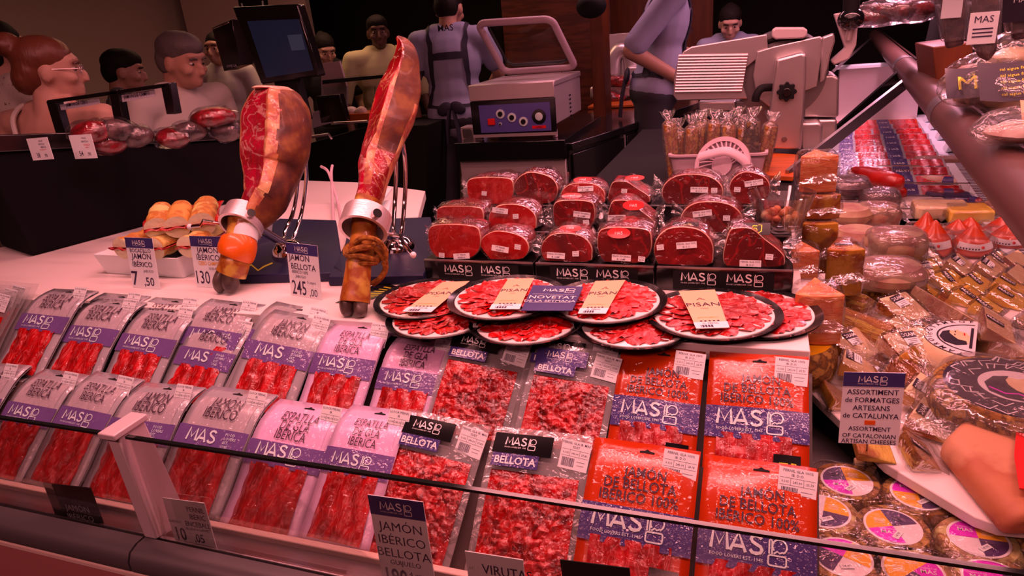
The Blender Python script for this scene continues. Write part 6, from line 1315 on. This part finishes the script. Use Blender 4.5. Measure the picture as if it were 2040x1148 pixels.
b = rel(MB(), tl); slabpoly(b, [(422, 56), (462, 38), (478, 130), (446, 142)], TLY+.03, .10, 'black_gloss'); b.tube([aty(424, 58, TLY+.03), aty(456, 44, TLY+.03)], .006, 'chrome', 8); b.text('OMEGA', .018, 'paper_dim', lambda x, y: aty(462, 134, TLY+.025)+V((x, 0, y)), 'C', 0, 1, 0, 0, res=1); b.build('receipt_printer', tl, .006)
# second service counter across the aisle with pink lit glass
sc2 = thing('second_counter', 'second deli counter behind the till with a glass front', 'counter', aty(690, 300, 3.7)); SY2 = 3.75
b = rel(MB(), sc2); slabpoly(b, [(596, 292), (735, 252), (850, 250), (850, 620), (600, 620)], SY2, .5, 'black_matte'); b.build('counter_body', sc2)
b = rel(MB(), sc2); b.tube([aty(612, 274, SY2-.05), aty(655, 268, SY2-.05), aty(661, 278, SY2-.05)], .010, 'steel', 8); b.tube([aty(660, 246, SY2), aty(732, 242, SY2)], .008, 'steel', 8); b.build('steel_edge', sc2)
b = rel(MB(), sc2); slabpoly(b, [(642, 160), (840, 142), (840, 148), (642, 168)], SY2+.3, .25, 'glass_edge'); slabpoly(b, [(642, 168), (840, 148), (840, 238), (660, 240)], SY2+.3, .006, 'glass'); b.build('glass_top', sc2)
b = rel(MB(), sc2); slabpoly(b, [(640, 126), (676, 122), (690, 172), (640, 172)], SY2+.55, .02, 'plastic_white'); slabpoly(b, [(640, 172), (690, 172), (690, 240), (640, 240)], SY2+.55, .02, 'paper_dim'); b.build('back_panel', sc2)
for nm, poly, dy, m, lab in (('till_box', [(628, 192), (676, 188), (690, 240), (640, 246)], 0, 'black_gloss', 'black box standing on the second counter'), ('white_notice', [(622, 224), (655, 214), (664, 244), (622, 256)], .0, 'paper_dim', 'white paper notice leaning on the black box')):
    b = MB(); slabpoly(b, poly, SY2-.05+dy, .05 if 'box' in nm else .004, m); tag(b.build(nm, None, .002), lab, 'box' if 'box' in nm else 'notice')
for i, x in enumerate((700, 720)):
    b = MB(); b.ell((0, 0, 0), (.042, .042, .032), 'sausage_pale', nu=14, nv=8, fn=lambda p: p*(1+.2*noise(p, 22, i))); b.T = Matrix.Identity(4); o = b.build('meat_bun', None); o.location = aty(x, 222, SY2+.12); tag(o, ('left', 'right')[i]+' one of two pale meat rolls behind the second counter glass', 'meat roll', 'meat rolls behind glass')
b = MB(); slabpoly(b, [(690, 228), (735, 226), (735, 242), (690, 242)], SY2+.06, .2, 'wood_board'); tag(b.build('meat_tray', None), 'brown tray under the two pale meat rolls', 'tray')
# white papers and cables behind the hams
b = MB(); b.tube(catmull([atz(680, 442, .957), aty(672, 400, 2.0), aty(655, 345, 2.05), aty(640, 332, 2.1)], 6), .005, 'plastic_white', 8); tag(b.build('white_cable', None), 'white cable hanging behind the left ham stand, left one', 'cable')
b = MB(); b.tube(catmull([atz(664, 442, .957), aty(662, 390, 2.0), aty(660, 345, 2.05), aty(662, 330, 2.1)], 6), .005, 'plastic_white', 8); tag(b.build('white_cable', None), 'white cable hanging behind the left ham stand, right one', 'cable')
for i, (pts, lab) in enumerate(((((704, 420), (760, 408), (782, 378), (742, 384)), 'white paper bag edge behind the right ham, upper'), (((720, 432), (775, 424), (780, 402), (735, 412)), 'white paper bag edge behind the right ham, lower'))):
    q = [atz(x, y, .96+.03*(1-i)) for x, y in pts]; b = MB(); b.add([tuple(p+V((0, 0, d))) for d in (0, .008) for p in q], [(3, 2, 1, 0), (4, 5, 6, 7), (0, 1, 5, 4), (1, 2, 6, 5), (2, 3, 7, 6), (3, 0, 4, 7)], 'card_white', True); tag(b.build('paper_bag', None), lab, 'paper bag')
# hanging hams on dark shelves at the back left
sh = thing('ham_shelf', 'dark wall rack with hams hanging in rows at the back left', 'rack', aty(230, 100, 7.2)); HY = 7.6
b = rel(MB(), sh); slabpoly(b, [(112, -60), (362, -60), (372, 165), (128, 190)], HY+.3, .06, 'wall_dark'); b.build('back_board', sh)
for y in (-8, 74):
    b = rel(MB(), sh); slabpoly(b, [(112, y), (366, y-22), (367, y-17), (113, y+5)], HY, .3, 'black_matte'); b.build('shelf', sh)
mat('band_brown', A('6A3020'), .5)
for r_, (y0_, xs) in enumerate(((10, (135, 178, 212, 248, 290, 345)), (92, (140, 184, 222, 258, 318)))):
    for k, x in enumerate(xs):
        root = thing('hanging_ham', 'dark ham hanging in the %s row of the wall rack, %s from left' % (('upper', 'lower')[r_], NM[k]), 'ham', aty(x, y0_, HY+.12), None, 'hams on the wall rack')
        b = MB(); b.lathe([(0, -.36), (.06, -.33), (.10, -.22), (.09, -.10), (.045, .02), (.025, .12), (.0, .14)], 'rind_dark', 14, lambda p: V((p.x, p.y*.6, p.z))); b.build('ham_body', root)
        b = MB(); b.T = Matrix.Translation((0, -.056, -.16)); b.box((0, 0, 0), (.055, .004, .09), 'band_brown' if r_ == 0 else 'black_gloss')
        if r_: b.stroke([(.012, .03), (-.012, .03), (-.014, .012), (.008, .008), (.012, -.008), (-.012, -.016)], .007, 'gold', lambda x_, y_: V((x_, -.004, y_)))
        b.build('brand_tag', root)
# pale wall pieces, chalk sign
b = MB(); a_, c_ = aty(-60, 20, 7.4), aty(108, 20, 7.4); b.box(((a_.x+c_.x)/2, 7.45, 1.7), (c_.x-a_.x, .08, 3.4), 'wall_plaster'); b.build('wall_front_left', None, kind='structure')
b = MB(); a_, c_ = aty(362, 20, 7.2), aty(610, 20, 7.2); b.box(((a_.x+c_.x)/2, 7.25, 1.7), (c_.x-a_.x, .08, 3.4), 'wall_plaster'); b.build('wall_centre', None, kind='structure')
b = MB(); c = aty(506, 4, 6.2); b.T = Matrix.Translation(c) @ rx(90).to_4x4(); b.lathe([(0, 0), (.17, 0), (.17, .03), (0, .03)], 'black_matte', 32); b.stroke([(.13*math.cos(a), .13*math.sin(a)) for a in [PI+PI*i/20 for i in range(21)]], .02, 'paper_dim', lambda x, y: V((x, y, .032))); tag(b.build('round_sign', None), 'round black sign with a pale ring behind the till monitor', 'sign')
# ------------------------------------------------------------------ right top: bags on the glass shelf, wooden box
b = MB(); slabpoly(b, [(1858, 94), (1938, 84), (1940, 188), (1868, 196)], 2.6, .3, 'wood_dark'); tag(b.build('wooden_crate', None, .004), 'orange brown wooden crate behind the canopy rail', 'crate')
for i, (pl, Y, lab, lt, lb) in enumerate((([(1862, -30), (1936, -30), (1930, 78), (1880, 86)], 2.35, 'tall clear bag with a paper strip hanging behind the canopy rail', '', (1900, -10, .05, .12)), ([(1925, -30), (2002, -30), (1996, 90), (1972, 112), (1942, 100)], 2.1, 'tall clear bag with a white MAS label in the top right corner', 'MAS', (1958, 56, .062, .075)), ([(2000, -30), (2090, -30), (2080, 60), (2010, 70)], 2.25, 'dark labelled clear bag cut by the top right corner', 'MA', (2030, 15, .09, .07)))):
    root = thing('clear_bag', lab, 'bag', aty(sum(p[0] for p in pl)/len(pl), 100, Y)); b = rel(MB(), root); slabpoly(b, pl, Y, .05, 'film_heavy'); b.build('film', root, .01)
    b = rel(MB(), root); slabpoly(b, [(lerp(p[0], sum(k[0] for k in pl)/len(pl), .3), p[1]+12) for p in pl], Y+.012, .03, 'rind_dark'); b.build('contents', root, .008)
    x, y, w_, h_ = lb; c = aty(x, y, Y-.004); b = rel(MB(), root); b.box(c, (w_, .002, h_), 'card_white' if i < 2 else 'label_black')
    if lt: b.text(lt, h_*.30, 'ink' if i < 2 else 'white_ink', lambda px, py: c+V((px, -.002, py)), 'C', 0, 1, 0, h_*.18)
    if i == 1:
        for k in range(3): b.box(c+V((0, -.0015, -h_*(.02+.12*k))), (w_*.7, .001, h_*.04), 'ink')
    b.build('paper_label', root)
b = MB(); b.tube([aty(1820, -34, 2.35), aty(2150, -34, 2.12)], .012, 'steel_dark', 10); b.tube([aty(1950, -34, 2.26), V((aty(1950, -34, 2.26).x, 2.26, 3.4))], .008, 'steel_dark', 8); tag(b.build('hanging_rail', None), 'thin steel rail above the top right corner from which clear bags hang', 'rail')
for i, (px, py, sx, sy, sz, lab, lx, gold) in enumerate(((1965, 215, .10, .08, .045, 'crumpled clear bag with black and gold printed label beside the canopy rail', -.01, 1), (2030, 222, .12, .09, .05, 'clear bag with a black text panel at the right edge, on the glass shelf', -.02, 0), (1935, 160, .07, .06, .035, 'small ribbed clear bag just right of the wooden crate', None, 0), (2010, 150, .12, .08, .06, 'big shiny crumpled clear bag on glass shelf below the hanging bags', None, 0), (2040, 285, .10, .08, .03, 'clear bag with a peach coloured label near the tube, lowest at right', .0, 2))):
    root = thing('pasta_bag', lab, 'bag', atz(px, py, 1.2145), rz(-15+20*i), 'film bags on the glass shelf')
    b = MB(); b.ell((0, 0, sz), (sx, sy, sz), 'film_heavy', nu=34, nv=18, fn=lambda p: V((p.x*(1+.35*noise(p, 22, i)), p.y*(1+.35*noise(p, 22, i+4)), p.z*(1+.5*noise(p, 30, i+8))))); b.build('film', root, 0, 60)
    b = MB(); b.ell((0, 0, sz*.7), (sx*.7, sy*.7, sz*.6), ('sausage_pale', 'paste_cream')[i % 2], nu=16, nv=8, fn=lambda p: p*(1+.3*noise(p, 25, 8+i))); b.build('contents', root, 0, 60)
    if lx is not None:
        R3 = (rz(15-20*i) @ rx(48)).to_4x4(); b = MB(); b.T = Matrix.Translation((lx, -sy*.8, sz*1.5)) @ R3; f_ = lambda x, y, o=0: V((x, y, o+.006*math.sin(40*x)))
        b.grid(8, 4, lambda u, v: f_((u-.5)*sx*1.5, (v-.5)*sx*.8), 'label_black' if gold < 2 else 'band_apricot')
        if gold == 1: b.text('MAS', sx*.5, 'gold', lambda x, y: f_(x, y, .0012), 'C', 0, 1.1, 0, -sx*.17)
        else:
            for k in range(5): b.text('sal aigua farina oli sucre', sx*.085, 'gold' if gold == 0 else 'ink', lambda x, y: f_(x, y, .0012), 'C', 0, 1, 0, sx*(.24-.13*k), res=1)
        b.build('printed_label', root, 0, 60)
bx_ = MB(); bx_.hexa([tuple(p+V((0, 0, -.0))) for p in (leg(.34, 3.0, 1.215), leg(.85, 3.0, 1.215), leg(.85, 3.5, 1.215), leg(.34, 3.5, 1.215), leg(.36, 3.0, 1.42), leg(.85, 3.0, 1.42), leg(.85, 3.5, 1.42), leg(.36, 3.5, 1.42))], 'black_matte'); tag(bx_.build('black_crate', None, .01), 'black crate of wrapped meats on the far end of the glass shelf', 'crate')
for i, (x, y) in enumerate(((1745, 30), (1772, 22), (1800, 16), (1832, 20))):
    b = MB(); b.ell((0, 0, 0), (.11, .07, .045), 'film_heavy', nu=18, nv=10, fn=lambda p: p*(1+.3*noise(p, 20, i))); b.ell((0, 0, -.005), (.08, .055, .032), 'ham_rind', nu=14, nv=8); o = b.build('wrapped_meat', None); o.location = aty(x, y, 3.15); o.rotation_euler = (0, .25*(i % 2), i*.5); tag(o, 'wrapped meat on the black crate at top right, %s from left' % NM[i], 'meat piece', 'wrapped meats at top right')
# ------------------------------------------------------------------ people
def skinmat(n, c, r=.5): return mat(n, c, r, spec=.35, bump=.08, bscale=80)
skinmat('skin_light', (.62, .36, .27, 1)); skinmat('skin_tan', (.50, .27, .19, 1)); skinmat('skin_dark', (.13, .065, .045, 1))
mat('hair_black', (.010, .007, .006, 1), .7, spec=.2, bump=.5, bscale=60); mat('hair_auburn', (.16, .05, .025, 1), .4, bump=.6, bscale=70, stretch=(1, 1, .2)); mat('hair_grey', (.10, .085, .08, 1), .6, bump=.5, bscale=90)
mat('shirt_blue', (.34, .36, .52, 1), .75, bump=.3, bscale=14); mat('shirt_white', (.62, .58, .52, 1), .8, bump=.3, bscale=14); mat('shirt_yellow', (.60, .56, .28, 1), .8, bump=.35, bscale=12); mat('cloth_black', (.012, .011, .013, 1), .8, bump=.3, bscale=16); mat('apron_navy', (.018, .016, .035, 1), .7); mat('trousers_dark', (.03, .03, .04, 1), .8); mat('shirt_green', (.10, .13, .10, 1), .8)
mat('shirt_dots', (.60, .56, .50, 1), .8, var=[(.60, .56, .50, 1), (.16, .08, .08, 1)], vscale=55, vlo=.60, vhi=.66); mat('eye_white', (.6, .55, .5, 1), .3); mat('eye_dark', (.02, .015, .012, 1), .2)
def remeshed(b, name, root, vox, smooth=4):
    o = b.build(name, root, 0, 180); d = o.modifiers.new('rm', 'REMESH'); d.mode = 'VOXEL'; d.voxel_size = vox; d.use_smooth_shade = True
    d = o.modifiers.new('sm', 'SMOOTH'); d.factor = .5; d.iterations = smooth
    dg = bpy.context.evaluated_depsgraph_get(); me = bpy.data.meshes.new_from_object(o.evaluated_get(dg)); o.modifiers.clear(); o.data = me
    me.polygons.foreach_set('use_smooth', [True]*len(me.polygons)); return o
def cap(b, p, q, r0, r1, m):
    b.tube([p, q], [r0, r1], m, 16); b.ell(p, (r0,)*3, m, nu=14, nv=8); b.ell(q, (r1,)*3, m, nu=14, nv=8)
def person(label, eye, depth, face, skin, hair, shirt, style='short', head=(0, 0), arms=None, build=1.0, sleeve=.55, apron=None, strap=False, glasses=False, lean=0, hs=1.0, spin=0):
    E = CP+ray(*eye)*depth; S = E.z/1.592; dr_ = Matrix.Rotation(math.radians(face), 3, 'Z') @ DH
    root = thing('person', label, 'person', (E.x, E.y, 0), rz(math.degrees(math.atan2(dr_.y, dr_.x))-90)); S3 = Matrix.Scale(S, 4)
    W = build; HB = V((0, .0, 1.43)); HR = Matrix.Translation((0, .012, -.045)) @ Matrix.Translation(HB) @ Matrix.Rotation(math.radians(head[0]), 4, 'Z') @ Matrix.Rotation(math.radians(-head[1]), 4, 'X') @ Matrix.Scale(hs, 4) @ Matrix.Translation(-HB)
    LM = Matrix.Translation((0, 0, .95)) @ Matrix.Rotation(math.radians(-lean), 4, 'X') @ Matrix.Rotation(math.radians(spin), 4, 'Z') @ Matrix.Translation((0, 0, -.95))
    off = (LM @ HR) @ V((0, .09, 1.592)); off.z = 0; root.matrix_world = root.matrix_world @ Matrix.Translation(-V((off.x, off.y, 0))*S)
    A_ = arms or {}
    J = {}
    for s_, k in ((-1, 'L'), (1, 'R')):
        sh_ = V((s_*.185*W, 0, 1.365)); el, wr, cu = A_.get(k, (V((s_*.255*W, -.03, 1.09)), V((s_*.265*W, .06, .86)), V((0, .15, -1))))
        J[k] = (sh_, V(el), V(wr), V(cu).normalized(), s_)
    def torso(b, m, g):
        b.ell((0, 0, 1.24), (.165*W+g, .108+g, .19+g), m); b.ell((0, .005, 1.06), (.145*W+g, .105+g, .17+g), m); b.ell((0, -.005, .93), (.165*W+g, .118+g, .14+g), m)
        cap(b, V((-.16*W, 0, 1.36)), V((.16*W, 0, 1.36)), .058+g, .058+g, m); cap(b, V((-.08, -.005, 1.40)), V((.08, -.005, 1.40)), .045+g, .045+g, m)
    b = MB(); b.T = S3 @ LM; torso(b, skin, 0)
    cap(b, V((0, -.012, 1.38)), V((0, .012, 1.50)), .056, .052, skin)
    for s_ in (-1, 1):
        cap(b, V((s_*.09, 0, .90)), V((s_*.10, .015, .50)), .085, .055, skin); cap(b, V((s_*.10, .015, .50)), V((s_*.105, -.01, .09)), .055, .038, skin); cap(b, V((s_*.105, -.03, .045)), V((s_*.115, .16, .035)), .042, .034, skin)
    for k, (sh_, el, wr, cu, s_) in J.items():
        cap(b, sh_, el, .050, .040, skin); cap(b, el, wr, .040, .027, skin); d = cu; u_ = d.cross(V((0, 1, 0.2))).normalized(); n_ = d.cross(u_).normalized()
        pm = wr+d*.045; cap(b, wr, wr+d*.05+u_*.012, .027, .026, skin); cap(b, wr, wr+d*.05-u_*.012, .027, .026, skin)
        for q in range(4):
            f0 = wr+d*.07+u_*(.024-.016*q); L = (.062, .07, .066, .052)[q]; f1 = f0+d*L*.55+n_*.004; cap(b, f0, f1, .0105, .0095, skin); cap(b, f1, f1+(d+n_*.5*s_).normalized()*L*.5, .0095, .008, skin)
        t0 = wr+d*.02+u_*.028; cap(b, t0, t0+(d*.7+u_*.6).normalized()*.035, .013, .011, skin); cap(b, t0+(d*.7+u_*.6).normalized()*.035, t0+(d*.8+u_*.5).normalized()*.065, .011, .009, skin)
    b.T = S3 @ LM @ HR
    for c, r in (((0, .012, 1.60), (.074, .094, .098)), ((0, .045, 1.535), (.055, .062, .062)), ((0, .09, 1.505), (.026, .02, .02)), ((0, .116, 1.568), (.011, .016, .026)), ((0, .121, 1.553), (.017, .014, .011)), ((0, .088, 1.625), (.058, .022, .014)), ((0, .100, 1.523), (.024, .014, .007)), ((0, .098, 1.511), (.021, .014, .007)), ((-.045, .075, 1.56), (.024, .028, .022)), ((.045, .075, 1.56), (.024, .028, .022)), ((-.077, .005, 1.575), (.010, .022, .033)), ((.077, .005, 1.575), (.010, .022, .033))): b.ell(c, r, skin, nu=16, nv=10)
    remeshed(b, 'body', root, .0095*S, 3)
    for s_ in (-1, 1):
        b = MB(); b.T = S3 @ LM @ HR; b.ell((s_*.031, .089, 1.592), (.014, .010, .007), 'eye_white', nu=10, nv=6); b.ell((s_*.031, .096, 1.591), (.0065, .005, .0062), 'eye_dark', nu=8, nv=6); b.tube([(s_*.014, .104, 1.612), (s_*.032, .106, 1.617), (s_*.050, .094, 1.611)], .004, hair, 6); b.build('eye', root)
    b = MB(); b.T = S3 @ LM @ HR; nz = lambda p: p*(1+.05*noise(p, 40))
    b.ell((0, -.008, 1.634), (.082, .104, .080), hair, nu=20, nv=12, fn=nz); b.ell((0, -.045, 1.585), (.076, .066, .075), hair, nu=18, nv=10, fn=nz)
    if style == 'bun': b.ell((0, -.105, 1.68), (.048, .045, .045), hair, nu=16, nv=10, fn=lambda p: p*(1+.15*noise(p, 60))); b.ell((0, -.07, 1.56), (.07, .05, .06), hair, nu=14, nv=8)
    if style == 'tied': b.ell((0, -.085, 1.66), (.04, .04, .04), hair, nu=14, nv=8)
    if style == 'braids':
        for k in range(7): b.tube([(-.066+.022*k, .066, 1.655), (-.06+.02*k, .03, 1.692), (-.06+.02*k, -.04, 1.702), (-.05+.017*k, -.10, 1.65)], .011, hair, 6)
    if style == 'crop': b.ell((0, .012, 1.655), (.078, .096, .060), hair, nu=18, nv=10, fn=nz)
    remeshed(b, 'hair', root, .008*S, 3)
    if glasses:
        b = MB(); b.T = S3 @ LM @ HR
        for s_ in (-1, 1): b.tube([(s_*.034+.024*math.cos(a), .112, 1.588+.017*math.sin(a)) for a in [2*PI*i/14 for i in range(14)]], .0022, 'steel', 6, closed=True); b.tube([(s_*.058, .108, 1.592), (s_*.078, .0, 1.592)], .002, 'steel', 6)
        b.build('glasses', root)
    b = MB(); b.T = S3 @ LM
    if style == 'bun':
        b.ell((0, 0, 1.20), (.172*W, .118, .15), shirt); b.ell((0, .004, 1.06), (.155*W, .115, .17), shirt); b.ell((0, -.005, .93), (.178*W, .13, .14), shirt)
    else:
        torso(b, shirt, .013)
        for k, (sh_, el, wr, cu, s_) in J.items(): cap(b, sh_, lerp(sh_, el, sleeve*1.25), .064, .060, shirt)
    so = remeshed(b, 'shirt', root, .012*S, 3)
    if style == 'bun':
        for s_ in (-1, 1):
            b = MB(); b.T = S3 @ LM; b.tube(catmull([V((s_*.10, -.10, 1.30)), V((s_*.115, -.075, 1.39)), V((s_*.10, .0, 1.425)), V((s_*.09, .10, 1.30))], 5), .009, shirt, 8); b.build('shoulder_strap', root)
    b = MB(); b.T = S3 @ LM
    for s_ in (-1, 1): cap(b, V((s_*.09, 0, .90)), V((s_*.10, .015, .50)), .100, .072, 'trousers_dark'); cap(b, V((s_*.10, .015, .50)), V((s_*.105, -.01, .10)), .072, .058, 'trousers_dark')
    b.ell((0, -.005, .90), (.178*W, .13, .10), 'trousers_dark'); remeshed(b, 'trousers', root, .016*S, 2)
    b = MB(); b.T = S3 @ LM
    for s_ in (-1, 1):
        b = MB(); b.T = S3 @ LM; cap(b, V((s_*.105, -.03, .05)), V((s_*.115, .165, .042)), .049, .042, 'cloth_black'); b.build('shoe', root)
    def hug(bb, nm):
        o = bb.build(nm, root, 0, 180); d = o.modifiers.new('sw', 'SHRINKWRAP'); d.target = so; d.wrap_method = 'NEAREST_SURFACEPOINT'; d.wrap_mode = 'ABOVE_SURFACE'; d.offset = .007; return o
    if apron:
        b = MB(); b.T = S3 @ LM; b.grid(14, 20, lambda u, v: V(((u-.5)*lerp(.36, .22, v), .16, lerp(.62, 1.33, v))), apron); hug(b, 'apron_bib')
        b = MB(); b.T = S3 @ LM; f_ = lambda x, y: V((-x, .131, y)); b.text('MAS', .045, 'paper_dim', f_, 'C', .01, 1, 0, 1.20); b.build('apron_print', root)
        def ribbon(pts, w_):
            P = catmull(pts, 8); bb = MB(); bb.T = S3 @ LM; vs = []
            for i, p in enumerate(P):
                t = (P[min(i+1, len(P)-1)]-P[max(0, i-1)]).normalized(); sd = t.cross(V((p.x, p.y, 0)).normalized()).normalized(); vs += [p+sd*w_, p-sd*w_]
            bb.add(vs, [(2*i, 2*i+1, 2*i+3, 2*i+2) for i in range(len(P)-1)], apron); return bb
        hug(ribbon([V((-.10, .14, 1.33)), V((-.11, .03, 1.45)), V((-.12, -.13, 1.33)), V((-.15, -.16, 1.12)), V((-.19, -.08, 1.0))], .020), 'apron_strap')
        hug(ribbon([V((.10, .14, 1.33)), V((.11, .03, 1.45)), V((.12, -.13, 1.33)), V((.15, -.16, 1.12)), V((.19, -.08, 1.0))], .020), 'apron_strap')
        hug(ribbon([V((-.14, -.16, 1.27)), V((0, -.17, 1.27)), V((.14, -.16, 1.27))], .022), 'apron_strap')
        hug(ribbon([V((-.2, .02, 1.0)), V((-.12, -.16, 1.0)), V((0, -.18, 1.0)), V((.12, -.16, 1.0)), V((.2, .02, 1.0))], .014), 'apron_tie')
        b = MB(); b.T = S3 @ LM
        for s_ in (-1, 1): b.ell((s_*.04, -.155, .97), (.05, .014, .035), apron, Euler((0, s_*.5, 0)).to_matrix(), 12, 8); b.tube([(s_*.012, -.16, .96), (s_*.03, -.165, .86), (s_*.035, -.16, .76)], .014, apron, 8, flatx=.3)
        b.build('apron_bow', root)
        b = MB(); b.T = S3 @ LM; b.text('MAS', .05, 'cloth_black', lambda x, y: V((x, -.083, y)), 'C', .008, 1, 0, 1.405); b.build('collar_print', root)
    if strap:
        b = MB(); b.T = S3 @ LM; P = catmull([V((-.16, -.02, 1.44)), V((-.08, .14, 1.36)), V((.06, .17, 1.20)), V((.18, .10, 1.03))], 8); vs = []
        for p in P: vs += [p+V((.018, 0, .018)), p-V((.018, 0, .018))]
        b.add(vs, [(2*i, 2*i+1, 2*i+3, 2*i+2) for i in range(len(P)-1)], 'shirt_yellow'); hug(b, 'bag_strap')
    return root
person('person seen from behind at far left in a white dotted shirt', (34, 74), 2.9, -25, 'skin_tan', 'hair_black', 'shirt_dots', head=(-5, 0), build=1.1)
person('person with auburn hair in a bun, glasses and a bare backed white top', (140, 108), 2.45, -18, 'skin_light', 'hair_auburn', 'shirt_white', 'bun', head=(-48, 4), glasses=True, build=1.25, arms={'L': (V((-.31, -.04, 1.10)), V((-.30, -.06, .86)), V((0, 0, -1))), 'R': (V((.31, -.04, 1.10)), V((.30, -.06, .86)), V((0, 0, -1)))})
person('person with dark hair mostly hidden behind others near the wall rack', (272, 120), 3.7, -70, 'skin_tan', 'hair_black', 'shirt_green', 'crop', head=(0, 10))
person('person with short grey hair in a white top looking down to the right', (384, 92), 2.85, -118, 'skin_tan', 'hair_grey', 'shirt_white', 'crop', head=(8, 14), build=1.15, sleeve=.3)
person('person half hidden behind the till monitor, only face showing', (418, 84), 4.9, 165, 'skin_tan', 'hair_black', 'shirt_white')
person('person in a black top with tied dark hair looking down by the second counter', (650, 80), 5.2, -160, 'skin_light', 'hair_black', 'cloth_black', 'tied', head=(10, 26))
person('person in a pale yellow oversized tee with braided hair and a shoulder strap', (752, 50), 5.0, -150, 'skin_dark', 'hair_black', 'shirt_yellow', 'crop', head=(-18, 2), build=1.28, sleeve=.85, strap=True)
person('person seen from behind in a light blue shirt and navy apron straps', (902, -4), 4.35, -8, 'skin_tan', 'hair_black', 'shirt_blue', 'crop', head=(-10, 12), build=1.05, apron='apron_navy', arms={'R': (V((.27, .10, 1.15)), V((.16, .32, 1.05)), V((-.2, 1, -.2))), 'L': (V((-.27, -.02, 1.08)), V((-.25, .05, .84)), V((.05, .2, -1)))}, lean=4)
person('person in a light blue shirt and navy apron working at the slicer, head cut off', (1410, -122), 3.75, -100, 'skin_tan', 'hair_black', 'shirt_blue', 'crop', head=(0, 20), build=1.15, sleeve=.70, apron='apron_navy', arms={'R': (V((.25, -.16, 1.10)), V((.16, .12, .98)), V((-.1, 1, -.2))), 'L': (V((-.25, .08, 1.10)), V((-.12, .32, 1.08)), V((.2, 1, .1)))}, lean=10)
person('person in a blue shirt looking down behind the slicer, dark hair tied back', (1456, 26), 4.55, 172, 'skin_light', 'hair_black', 'shirt_blue', 'tied', head=(-8, 24))

# ------------------------------------------------------------------ parts of parts
SUB = {'header': ('card', 'sign_board'), 'lettering': ('card', 'sign_board'), 'hang_hole': ('pouch',), 'print_panel': ('pouch',), 'dial_knob': ('control_panel',), 'vacuum_gauge': ('control_panel',), 'indicator': ('control_panel',), 'power_switch': ('control_panel',), 'name_plate': ('control_panel',),
       'lid_window': ('lid_frame',), 'lid_gasket': ('lid_frame',), 'lid_hinge': ('lid_frame',), 'adjust_knob': ('upright_column',), 'column_bolt': ('upright_column',), 'pusher_handle': ('meat_pusher',), 'plate_ribs': ('carriage_plate',), 'base_emblem': ('base_board',), 'clamp_knob': ('clamp_ring',), 'clamp_handle': ('clamp_ring',),
       'collar_print': ('shirt',), 'apron_print': ('apron_bib',), 'eye': ('body',), 'screen_window': ('screen',), 'paper_strip': ('frame_bars',), 'price_label': ('paper_band',)}
for root in [o for o in COL.objects if o.parent is None and o.type == 'EMPTY']:
    kids = list(root.children); st = lambda o: o.name.split('.')[0]
    for k in kids:
        for want in SUB.get(st(k), ()):
            m = [q for q in kids if st(q) == want]
            if m: k.parent = m[0]; break
